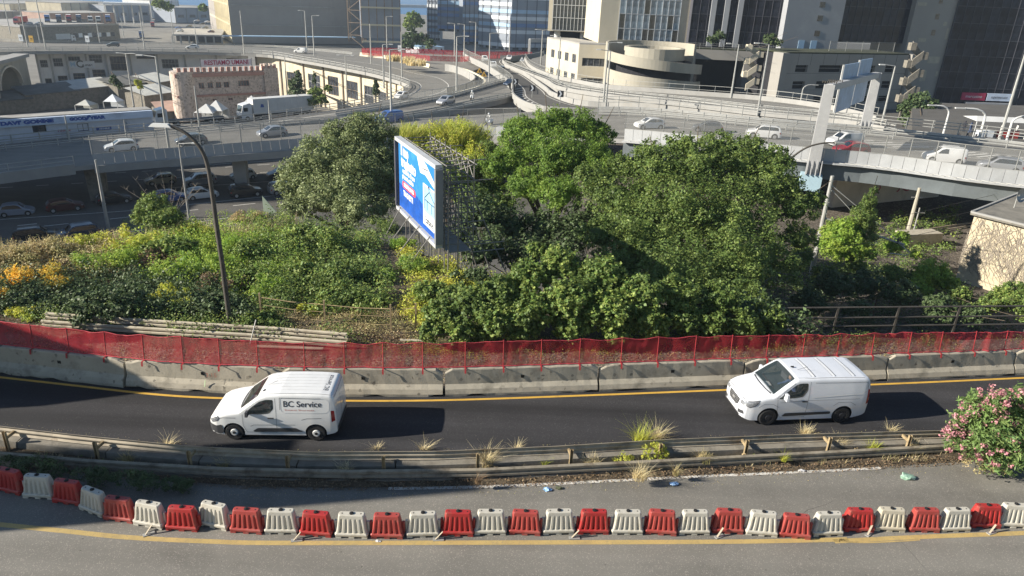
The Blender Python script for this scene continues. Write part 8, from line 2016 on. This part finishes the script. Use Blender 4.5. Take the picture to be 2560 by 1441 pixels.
def wbush(px, py, r, mk, n, size, lb, seed, z=-.2, sq=.8):
 p = G(px, py, z); R = r * depth(p) / FPX; bl = [(0,0, R * .5, R, R * .45, R * sq),(R * .5,0, R * .4, R * .5, R * .4, R * .5)]
 o = obj('weed_bush', foliage_mesh('weed_bush', bl, n, size, LM[mk], seed, 10,3, None, (.25,.45))); o.location = p; tag(o, lb, 'bush', 'weeds in the median')
wbush(1630,1150,40, 'ygreen', 1500,.06, 'green leafy weed growing over both rails right of centre', 300); wbush(1560,1160,26, 'ygreen', 700,.05, 'yellowish weed left of the big green one', 301)
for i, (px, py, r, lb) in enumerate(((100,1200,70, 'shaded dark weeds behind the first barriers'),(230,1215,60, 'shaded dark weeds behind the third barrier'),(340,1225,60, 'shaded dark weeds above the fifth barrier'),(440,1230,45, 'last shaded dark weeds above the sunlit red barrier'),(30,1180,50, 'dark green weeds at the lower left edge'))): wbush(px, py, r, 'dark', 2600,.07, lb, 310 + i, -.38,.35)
def strip_cover(name, path, n, w, size, mk, seed, z, x0=-20, x1=20, hmax=.1, k=None):
 rng = np.random.default_rng(seed); X = rng.uniform(x0, x1, n)
 if k: X = X[np.array([noise.noise(Vector((x * .9, seed, 0))) > k for x in X])]
 m = len(X); Y = np.array([at_x(path, x).y for x in X]) + w[0] + (w[1] - w[0]) * rng.random(m); Z = z + rng.random(m) ** 2 * hmax
 N = rng.normal(size=(m, 3)) * .5 + np.array([0,0,1.]); N /= np.linalg.norm(N, axis=1, keepdims=True)
 V = leaf_quads(np.stack([X, Y, Z], 1), N, size, rng, 1.8); return tag(obj(name, fast_mesh(name, V, 4, LM[mk], (rng.random(m) < .5).astype(int))), kind='stuff')
strip_cover('median_weeds', NEAR_EDGE, 9000,(.15,1.1),.06, 'brown', 70,-.33); strip_cover('median_weeds', NEAR_EDGE, 5000,(.45,1.0),.07, 'bramble', 71,-.3, hmax=.15, k=.05); strip_cover('kerb_litter', NEAR_EDGE, 7000,(-.05,.35),.045, 'brown', 72, Z_NEAR + .012, hmax=.06)
strip_cover('kerb_litter', NEAR_EDGE, 1200,(-.45,.1),.03, 'dry', 73, Z_NEAR + .006, hmax=.01, k=0)
strip_cover('fallen_leaves', BAR_BASE, 9000,(.65,3.2),.055, 'dry', 74,.02, hmax=.03); strip_cover('fallen_leaves', BAR_BASE, 6000,(1.6,3.3),.07, 'brown', 75,.02, hmax=.05); strip_cover('fallen_leaves', LANE_NEAR, 500,(.35,.6),.03, 'dry', 76,.008, hmax=.01)
p = G(2482,1178,-.3); ol = empty('oleander', p, 'pink flowering oleander bush at the right edge between the roads', 'shrub')
ol.scale = (1.1,1.1,1.08); bl = [(0,.2,1.15,1.25,1.0,.95),(-.75,.1,1.25,.75,.7,.75),(.8,.3,1.2,1.0,.9,.9),(-.25,.4,1.75,.9,.8,.75),(.5,.5,1.9,.9,.8,.7),(-1.15,0,.9,.45,.45,.4),(.1,-.1,.5,1.0,.7,.5),(-1.0,.3,1.75,.35,.35,.4),(-.5,0,2.35,.3,.3,.35),(1.0,.2,2.4,.45,.4,.4),(.3,0,2.5,.3,.3,.3),(-1.5,.1,1.2,.25,.25,.3)]
for k in range(9): m_ = MB(); a = random.uniform(0,6.28); m_.tube([(0,0,0),(math.cos(a) * .4, math.sin(a) * .3,.8),(math.cos(a) * .8, math.sin(a) * .6,1.7)], [.035,.025,.01], 5); m_.build('stem', M['bark'], ol)
obj('leaves', foliage_mesh('leaves', bl, 15000,.15, LM['oleander'], 80,18,4.5,.6,(.22,.36)), ol, kind='stuff')
rng = np.random.default_rng(81); sub = subclumps(bl, 26, rng, (.06,.10),1.12,1); sub = [s for s in sub if s[2] > .6]
C, N = clump_points([(a, b, c, .11,.11,.09) for a, b, c, *_ in sub], 5200, rng, .3); obj('flowers', fast_mesh('flowers', leaf_quads(C, N, .055, rng, 1.2),4, LM['pink'], (rng.random(5200) < .5).astype(int)), ol, kind='stuff')
wbush(2450,1185,55, 'dry', 1600,.06, 'dry brown weeds at the foot of the oleander', 320,-.38,.35)
# things on the bank
pth = [ground_hit(x, y) + UZ * .0 for x, y in ((120,812),(300,825),(470,836),(640,846),(760,858),(872,868))]
r = empty('old_guard_rail', pth[0], 'pale old double guard rail half overgrown behind the red netting', 'guard rail'); M['rail_pale'] = mat('rail_pale', (.46,.41,.31), rough=.85, var=.2, scale=1.2, stain=(.22,.17,.11), sa=.8, ss=1.5)
P = resample(smooth_path(pth),3.0)
for a, b in zip(P, P[1:]):
 for dy, z in ((0,.42),(-.32,.22)): m_ = MB(); m_.profile([a + Vector((0, dy, 0)), b + Vector((0, dy, 0))], wave(1, z)); m_.build('rail', M['rail_pale'], r, w=1)
 m_ = MB(); m_.box((a.x, a.y + .15, a.z + .2),(.1,.1,.6)); m_.build('post', M['rust'], r, w=1)
for (x0, y0, x1, y1, lb) in ((640,866,808,872, 'pale plank lying on the gravel behind the netting'),(700,826,836,830, 'thin weathered plank on the old guard rail'),(1000,850,1058,852, 'short stack of planks left of the hedge')):
 a, b = G(x0, y0,.1), G(x1, y1,.1); m_ = MB(); m_.beam(a, b, .16,.04); o = m_.build('plank', M['rail_pale']); tag(o, lb, 'plank')
a, b = G(655,842,.3), G(632,800,1.2); 
m_ = MB(); m_.tube([G(625,862,0), G(640,800,1.0)], .025,6); tag(m_.build('metal_rod', M['galv']), 'thin grey rod leaning on the old guard rail', 'rod')
r = empty('wire_fence', ground_hit(814,815), 'rusty wire fence on angle posts in front of the dry slope', 'fence'); PT = [ground_hit(x, y) for x, y in ((655,800),(814,818),(978,832),(1040,826))]
for p in PT: m_ = MB(); m_.box((p.x, p.y, p.z + .6),(.07,.07,1.3)); m_.build('post', M['rust'], r, w=1)
for z in (.3,.7,1.05):
 for a, b in zip(PT, PT[1:]): m_ = MB(); m_.tube([a + UZ * z, a.lerp(b, .5) + UZ * (z - .05), b + UZ * z], .012 if z < 1 else .02,4); m_.build('wire', M['rust'], r, w=1)
YB_ = G(577,822,0).y; P = [PY(x, y, YB_) for x, y in ((577,822),(566,740),(555,655),(545,590),(530,480),(519,415),(505,378),(482,348),(452,326),(420,314))]
r = empty('street_lamp', P[0], 'tall dark lamp post with curved arm at left centre', 'street lamp'); m_ = MB(); m_.tube(smooth_path(P, 4), [lerp(.11,.055, i / 36) for i in range(37)], 10); m_.build('pole', M['pole_dark'], r, smooth=True, w=1)
q = P[-1]; m_ = MB(); m_.box((q.x - .28, q.y, q.z + .0),(.85,.26,.12),0, taper=.7); m_.build('lamp_head', M['white_metal'], r, w=1)
P = [PY(x, y, 53) for x, y in ((1900,700),(1915,620),(1930,520),(1945,450),(1962,415),(1985,390),(2020,368),(2060,358),(2092,358))]; P[0].z = -9
r = empty('street_lamp', P[0], 'dark curved lamp arm reaching out of the elm towards the pylon', 'street lamp'); m_ = MB(); pp = smooth_path(P, 4); m_.tube(pp, [lerp(.12,.05, i / len(pp)) for i in range(len(pp))], 8); m_.build('pole', M['pole_dark'], r, smooth=True, w=1); q = P[-1]; m_ = MB(); m_.box((q.x + .2, q.y, q.z),(.7,.3,.14)); m_.build('lamp_head', M['galv'], r, w=1)
a = [PY(655,490,44), PY(660,545,44), PY(690,530,44)]; m_ = MB(); m_.add(a + [v + Vector((0,.05,0)) for v in a], [(0,1,2),(5,4,3),(0,2,5,3),(1,0,3,4),(2,1,4,5)]); M['sheet_green'] = mat('sheet_pale_green', (.42,.50,.38), rough=.6, var=.15, scale=2); tag(m_.build('leaning_sheet', M['sheet_green']), 'pale green triangular sheet standing at the bank edge', 'sheet')
# billboard on scaffolding
NB = PY(1097,617,34.0); FB = G(998,517, NB.z); hB = HT(NB, 418); ux = (NB - FB); ux.z = 0; LB = ux.length; ux.normalize(); n = ux.cross(UZ)
if n.x > 0: n = -n
gz = bank_z(NB.x, NB.y); bb = empty('billboard', Vector((NB.x, NB.y, gz)), 'blue ferry advertising billboard in a pale frame on scaffolding', 'billboard')
M['print_blue'] = mat('print_blue', (.025,.20,.55), rough=.45, var=.15, scale=.5, stain=(.08,.36,.66), sa=.7, ss=.35); M['print_sea'] = mat('print_sea', (.01,.08,.38), rough=.45, var=.3, scale=2.5); M['print_white'] = mat('print_white', (.75,.77,.80), rough=.5); M['pill_red'] = mat('pill_red', (.62,.06,.10), rough=.5)
M['print_pale'] = mat('print_pale_blue', (.30,.55,.82), rough=.5); M['pylon0'] = mat('frame_shaded', (.20,.21,.22), rough=.6); M['frame_pale'] = mat('frame_pale', (.55,.56,.57), rough=.5, metal=.2); M['scaff'] = mat('scaffold_tube', (.24,.23,.21), rough=.6, metal=.3, var=.3, scale=3, stain=(.18,.12,.07), sa=.6, ss=3)  # one frame colour is darkened to carry the shade of the near side
def BP(u, v, o=0.0): return FB + ux * (LB * u) + UZ * (hB * v) + n * o
fw = .20
m_ = MB(); m_.beam(BP(0,.5,-.12), BP(1,.5,-.12),.16, hB * .98); m_.build('backing', M['frame_pale'], bb, w=1)
for (a, b) in ((BP(0,0,.0), BP(1,0,0)),(BP(0,1,0), BP(1,1,0))): m_ = MB(); m_.beam(a, b, .36, fw); m_.build('frame_bar', M['frame_pale'], bb, w=1)
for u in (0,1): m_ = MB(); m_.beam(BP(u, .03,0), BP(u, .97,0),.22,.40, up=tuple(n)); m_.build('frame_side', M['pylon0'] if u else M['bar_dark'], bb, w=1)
def rect(u0, v0, u1, v1, o, mt, name, par):
 m_ = MB(); m_.quad(BP(u0, v0, o), BP(u1, v0, o), BP(u1, v1, o), BP(u0, v1, o)); m_.xform(local(bb)).build(name, M[mt], par)
m_ = MB(); m_.quad(BP(.03,.04,.02), BP(.98,.04,.02), BP(.98,.97,.02), BP(.03,.97,.02)); poster = m_.build('poster', M['print_blue'], bb, w=1)
m_ = MB(); m_.add([BP(.03,.04,.024), BP(.98,.04,.024), BP(.98,.27,.024), BP(.75,.34,.024), BP(.5,.40,.024), BP(.25,.36,.024), BP(.03,.38,.024)], [tuple(range(7))]); m_.xform(local(bb)).build('printed_sea', M['print_sea'], poster)
def ptxt(s, u, v, size, mt='print_white', w=None, bold=.02): m_ = MB(); put_text(m_, s, BP(u, v, .034), ux, UZ, size, width=w, bold=bold); m_.xform(local(bb)).build('lettering', M[mt], poster)
ptxt('Il tuo', .20,.87,.85, w=1.5, bold=.03); ptxt('traghetto', .30,.72,.85, w=2.9, bold=.03); ptxt('a partire da 19 euro', .30,.60,.36, 'print_white', 2.4); ptxt('prenota subito', .28,.52,.36, 'print_white', 2.2)
m_ = MB(); m_.add([BP(.12 + .36 * (.5 + .5 * x),.405 + .05 * y, .030) for x, y in ((-1,0),(-.92,.8),(-.85,1),(.85,1),(.92,.8),(1,0),(.92,-.8),(.85,-1),(-.85,-1),(-.92,-.8))], [tuple(range(10))]); m_.xform(local(bb)).build('red_button', M['pill_red'], poster); ptxt('SCOPRI DI PIU', .30,.405,.30, w=2.0)
ptxt('TRAGHETTI', .28,.28,.42, w=1.9, bold=.02)
rect(.66,.12,.955,.66,.028, 'print_white', 'printed_panel', poster); rect(.68,.30,.94,.64,.031, 'print_pale', 'printed_sky', poster)
m_ = MB(); m_.add([BP(u, v, .032) for u, v in ((.52,.96),(.60,.97),(.74,.92),(.95,.74),(.94,.68),(.72,.78),(.60,.76))], [tuple(range(7))]); m_.xform(local(bb)).build('printed_wave', M['print_white'], poster)
m_ = MB()
for (a, b) in (((.56,.93),(.66,.84)),((.66,.84),(.78,.86)),((.78,.86),(.90,.73)),((.70,.34),(.70,.48)),((.92,.34),(.92,.50)),((.70,.48),(.81,.60)),((.81,.60),(.92,.50)),((.76,.34),(.76,.46)),((.86,.34),(.86,.46)),((.70,.46),(.92,.46)),((.81,.60),(.78,.66)),((.78,.66),(.84,.64))): m_.beam(BP(*a, .036), BP(*b, .036),.05,.01, up=tuple(n))
m_.xform(local(bb)).build('line_drawing', M['print_dark'], poster); ptxt('Estate', .80,.20,.50, 'print_dark', w=1.3, bold=.01)
SP = MB
def tube_part(a, b, r=.03, nm='scaffold_tube'): m_ = MB(); m_.tube([a, b], r, 6); m_.build(nm, M['scaff'], bb, w=1)
NV = 9
for i in range(NV):
 u = .02 + .96 * i / (NV - 1)
 for k, o in enumerate((-.35,-1.9)):
  p = BP(u, 0, o); tp = BP(u, 1.0 if k else .96, o); tube_part(Vector((p.x, p.y, bank_z(p.x, p.y) - .2)), tp + UZ * (.25 if k else 0),.032, 'standard')
 for v in (0,.2,.4,.6,.8,1.0): tube_part(BP(u, v, -.25), BP(u, v, -2.1 - (.8 if (i + int(v * 5)) % 4 == 0 else 0)),.026, 'transom')
 if i < NV - 1:
  for v in (.0,.4,.8): tube_part(BP(u, v, -.35), BP(u + .12, v + .2,-1.9),.024, 'brace'); tube_part(BP(u, v + .2,-1.9), BP(u + .12, v, -1.9),.024, 'brace')
for v in (.0,.2,.4,.6,.8,1.0):
 for o in (-.42,-1.97): tube_part(BP(0, v, o), BP(1.0, v, o),.03, 'ledger')
for i, (u, d) in enumerate(((.1,3.2),(.35,3.4),(.6,3.6),(.85,3.8))): q = BP(u, 0,-1.9 - d); tube_part(BP(u, .72,-1.9), Vector((q.x, q.y, bank_z(q.x, q.y))),.035, 'raker'); q = BP(u, 0,1.4); tube_part(BP(u, .05,.1), Vector((q.x, q.y, bank_z(q.x, q.y))),.03, 'raker')
for v in (.18,.28): tube_part(BP(1.0, v - .3,-1.6), BP(1.0, v - .3,-3.6),.03, 'ledger')
for i in range(6): m_ = MB(); m_.beam(BP(.28 + .12 * i, -.10,-1.15), BP(.395 + .12 * i, -.10,-1.15),1.3,.05); m_.build('platform_board', M['roof_grey'], bb, w=1)
tube_part(BP(1.02,-.35,-.45), BP(1.02,.95,-.45),.04, 'standard'); tube_part(BP(1.03,-.45,-.95), BP(1.03,.72,-.95),.04, 'standard')
# overhead line mast and its brackets
p = G(2027,692, Z_RAIL); h = HT(p, 440); cm = empty('catenary_mast', p, 'grey railway overhead line mast with long slanting brackets', 'mast')
m_ = MB(); m_.tube([(0,0,0),(0,0, h)], [.24,.15], 10); m_.build('mast', M['galv'], cm)
a = p + UZ * HT(p, 545); e = PY(2260,612, p.y - 1.5); d_ = e - a
m_ = MB(); m_.tube([a, e], .09,8); m_.build('bracket', M['galv'], cm, w=1)
for hy, t in ((470,.62),(462,.98)): m_ = MB(); m_.tube([p + UZ * HT(p, hy), a + d_ * t], .035,6); m_.build('stay', M['galv'], cm, w=1)
for t in (.52,.92):
 q = a + d_ * t; m_ = MB(); m_.tube([q, q + Vector((.5,0,-.3)), q + Vector((1.3,0,-.9)), q + Vector((1.0,0,-1.15)), q + Vector((-.4,0,-1.0))], .045,6); m_.build('registration_arm', M['white_metal'], cm, w=1); m_ = MB(); m_.cyl(tuple(q + UZ * .12),.09,.5,8); m_.build('insulator', M['pole_dark'], cm, w=1)
for k in range(8): m_ = MB(); m_.box((.1,0,.8 + h * k / 9),(.05,.5,.05)); m_.build('rung', M['galv'], cm)
for i, (px, py, tp, lb) in enumerate(((2268,588,470, 'second slanting overhead line mast under the right viaduct'),(2283,582,520, 'short signal post beside the second line mast'))):
 p = G(px, py, Z_RAIL); h = HT(p, tp); r = empty('catenary_mast', p, lb, 'mast'); m_ = MB(); m_.tube([(0,0,0),(0,0, h)], [.26,.16] if i == 0 else [.08,.07], 8); m_.build('mast', M['tan_dark'] if i == 0 else M['galv'], r)
 m_ = MB(); m_.tube([(-.6,0, h * .8),(.7,0, h * .8)], .05,5); m_.build('cross_arm', M['galv'], r)
p = G(2290,612, Z_RAIL); r = tag(MB().box((p.x, p.y, p.z + .7),(4.5,1.6,1.4),.25).build('concrete_block', M['concrete']), 'long concrete block beside the track under the right viaduct', 'block')
for dx in (0,1.5):
 a, b = G(1980,640, Z_RAIL) + Vector((dx * .8, dx, 0)), G(2480,560, Z_RAIL) + Vector((dx * .8, dx, 0)); m_ = MB(); m_.beam(a + UZ * .2, b + UZ * .2,.10,.16); tag(m_.build('rail_track', M['galv_old']), 'rusty rail of the track under the viaduct, ' + ('nearer one' if dx == 0 else 'farther one'), 'rail', 'railway rails')
for i in range(3):
 a, b = G(1900,600 + i * 24,-3.5), G(2560,470 + i * 30,-3.5); m_ = MB(); m_.tube([a, a.lerp(b, .5) - UZ * .4, b], .02,4); tag(m_.build('overhead_wire', M['pole_dark']), 'thin dark overhead line wire over the tracks, ' + ('upper', 'middle', 'lower')[i], 'wire', 'overhead wires')
PA = [G(x, y, -.02) for x, y in ((1930,838),(2080,836),(2230,834),(2380,832),(2560,830),(2760,828))]; r = empty('parapet_railing', PA[0], 'dark iron railing behind the red netting at right', 'railing'); hR = HT(PA[2], 768)
for q in PA:
 m_ = MB(); m_.box((q.x, q.y, q.z + hR / 2),(.09,.09, hR)); m_.build('post', M['pole_dark'], r, w=1)
for z in (hR, hR * .62, hR * .3): m_ = MB(); m_.tube([q + UZ * z for q in PA], .04,6); m_.build('bar', M['pole_dark'], r, w=1)
st = empty('stairs', G(2050,800,-3), 'shaded iron steps leading down from the railing at right', 'stairs'); A_, B_ = PA[0] + Vector((.4,.6,0)), PA[0] + Vector((6.5,9.0,-5.2))
for k in range(16): q = A_.lerp(B_, k / 15); m_ = MB(); m_.box(tuple(q),(1.1,.3,.05),-.95 + 1.57); m_.build('tread', M['galv_old'], st, w=1)
sd_ = (B_ - A_).normalized().cross(UZ).normalized() * .6
for s in (-1,1): m_ = MB(); m_.beam(A_ + sd_ * s, B_ + sd_ * s, .06,.2); m_.build('stringer', M['galv_old'], st, w=1); m_ = MB(); m_.tube([A_ + sd_ * s + UZ, B_ + sd_ * s + UZ], .03,6); m_.build('handrail', M['galv_old'], st, w=1)
# sign gantry with two big pylons
i = min(range(len(nA)), key=lambda j: abs(proj(nA[j])[0] - 2055) if depth(nA[j]) > 1 else 1e9); p1 = nA[i].copy(); t_ = side_dir(nA, i); nrm = Vector((t_.y, -t_.x, 0)); nrm = nrm if nrm.y < 0 else -nrm
p1 += nrm * .9; p1.z = -3.6; p2 = G(2160,330,-2.2); gr = empty('sign_gantry', p1, 'grey sign gantry on two tall square pylons over the right viaduct', 'gantry')
h1, h2 = HT(p1,212), HT(p2,182); M['pylon'] = mat('pylon_steel', (.42,.42,.42), rough=.6, metal=.2, var=.1, scale=.5, stain=(.52,.52,.50), sa=.7, ss=.9); rz = math.atan2(t_.y, t_.x)
for p, h, w in ((p1, h1,1.25),(p2, h2,1.25)):
 m_ = MB(); m_.box((p.x, p.y, p.z + h / 2),(w, w * .7, h), rz, taper=.82); m_.build('pylon', M['pylon'], gr, w=1)
 for k in range(4): m_ = MB(); q = p + t_ * (-.75 + .5 * k) + nrm * .55; m_.add([q, q + t_ * .08, q + t_ * .08 + nrm * .5, q + nrm * .5, q + UZ * 1.6, q + t_ * .08 + UZ * 1.6], [(0,1,2,3),(0,3,4),(1,5,2),(2,5,4,3),(0,4,5,1)]); m_.build('gusset', M['pylon'], gr, w=1)
m_ = MB(); m_.box((p1.x, p1.y, p1.z - .9),(2.2,1.6,1.8), rz); m_.build('plinth', mat('plinth_blue', (.36,.50,.58), rough=.8, var=.1), gr, w=1)
a, b = p1 + UZ * (h1 - .3), p2 + UZ * (h2 - .3); m_ = MB(); m_.beam(a, b, .7,.7); m_.build('cross_beam', M['pylon'], gr, w=1)
for k in range(7): 
 for e in (.0,.10): m_ = MB(); q = a.lerp(b, e) + t_ * (-.7 + .22 * k) + UZ * .55; m_.cyl(tuple(q),.06,.2,6); m_.build('bolt', M['pole_dark'], gr, w=1)
M['sign_face'] = mat('sign_face', (.30,.42,.58), rough=.4, var=.2, scale=.8)
db = (b - a); 
for t0, t1, lf in ((.30,.60,-.6),(.62,.90,0)):
 o_ = a + nrm * 0; A0, A1 = a + db * t0, a + db * t1; c0 = t_ * -.6; z0, z1 = -3.2 + lf * .3,2.2 + lf * .4
 m_ = MB(); V = [A0 + c0 + UZ * z0, A1 + c0 + UZ * z0, A1 + c0 + UZ * z1, A0 + c0 + UZ * z1]; m_.add(V + [v + t_ * .15 for v in V], [(3,2,1,0),(4,5,6,7),(0,1,5,4),(1,2,6,5),(2,3,7,6),(3,0,4,7)]); s_ = m_.build('sign_board', M['sign_face'], gr, w=1)
 m_ = MB(); m_.beam(A0 + c0 + UZ * z0, A0 + c0 + UZ * z1,.2,.12); m_.build('sign_edge', M['white_metal'], gr, w=1)
 ux_ = -(db.normalized()); oo = a + db * ((t0 + t1) / 2) + c0 - t_ * .02; wv = (db * (t1 - t0)).length
 m_ = MB(); put_text(m_, 'A10', oo + UZ * .2, db.normalized(), UZ, 1.3, width=wv * .5, bold=.03); m_.xform(local(gr)).build('lettering', M['sign_blue'], s_)
 m_ = MB(); put_text(m_, 'GENOVA', oo + UZ * 1.4, db.normalized(), UZ, .6, width=wv * .7, bold=.02); m_.xform(local(gr)).build('lettering', M['print_dark'], s_)
# unseen houses at left, added with outlines shaped to cast the wanted shadows
def shade_house(poly, x1, x0, mt, label, roof):
 r = empty('apartment_house', Vector((x0, poly[0][0], poly[0][1])), label, 'building', 'houses left of the view')
 m_ = MB(); m_.loft([[(x, y, z) for y, z in poly] for x in (x0, x1)], 0, True); m_.build('wall', M[mt], r, w=1)
 ys = [p[0] for p in poly]; zs = [p[1] for p in poly]
 for k in range(2):
  for j in range(3): m_ = MB(); m_.box((x1 + .03, lerp(min(ys), max(ys),.3 + .4 * k), lerp(0, max(zs),.2 + .28 * j)),(.08,1.0,1.4)); m_.build('window', M['dark_window'], r, w=1)
shade_house([(11.9,-.4),(12.0,13.6),(12.6,13.45),(13.3,12.6),(13.8,10.7),(14.9,8.5),(15.3,6.9),(15.5,-.4)], -30,-44, 'facade_cream', 'apartment house with stepped roof just left of the view', 'roof_grey')
shade_house([(17.9,0),(17.95,6.7),(18.5,8.1),(18.6,8.35),(19.4,8.4),(20.5,7.6),(22.5,6.3),(23.7,5.3),(25.4,4.0),(25.5,0)], -30,-38, 'facade_cream', 'low house with hipped roof left of the view', 'roof_grey')
shade_house([(46, Z_LOW),(46,9),(60,10.5),(74,8.5),(92,8),(98,2),(98, Z_LOW)], -84,-100, 'facade_white', 'long apartment block left of the lower road', 'roof_grey')
shade_house([(102,-13),(102,20),(136,20),(136,-13)], -122,-140, 'facade_white', 'high slab block left of the tyre workshop', 'roof_grey')
hz_ = bpy.data.materials.new('sea_air'); hz_.use_nodes = True; nt = hz_.node_tree; nt.nodes.clear()
ho = node(nt, 'ShaderNodeOutputMaterial'); pv = node(nt, 'ShaderNodeVolumePrincipled'); pv.inputs['Color'].default_value = (.70,.84,1,1); pv.inputs['Density'].default_value = .0002; pv.inputs['Anisotropy'].default_value = .2
nt.links.new(pv.outputs[0], ho.inputs['Volume'])
mb = MB(); mb.box((0,3000,9),(9400,6400,82)); mb.build('haze', hz_, kind='stuff')
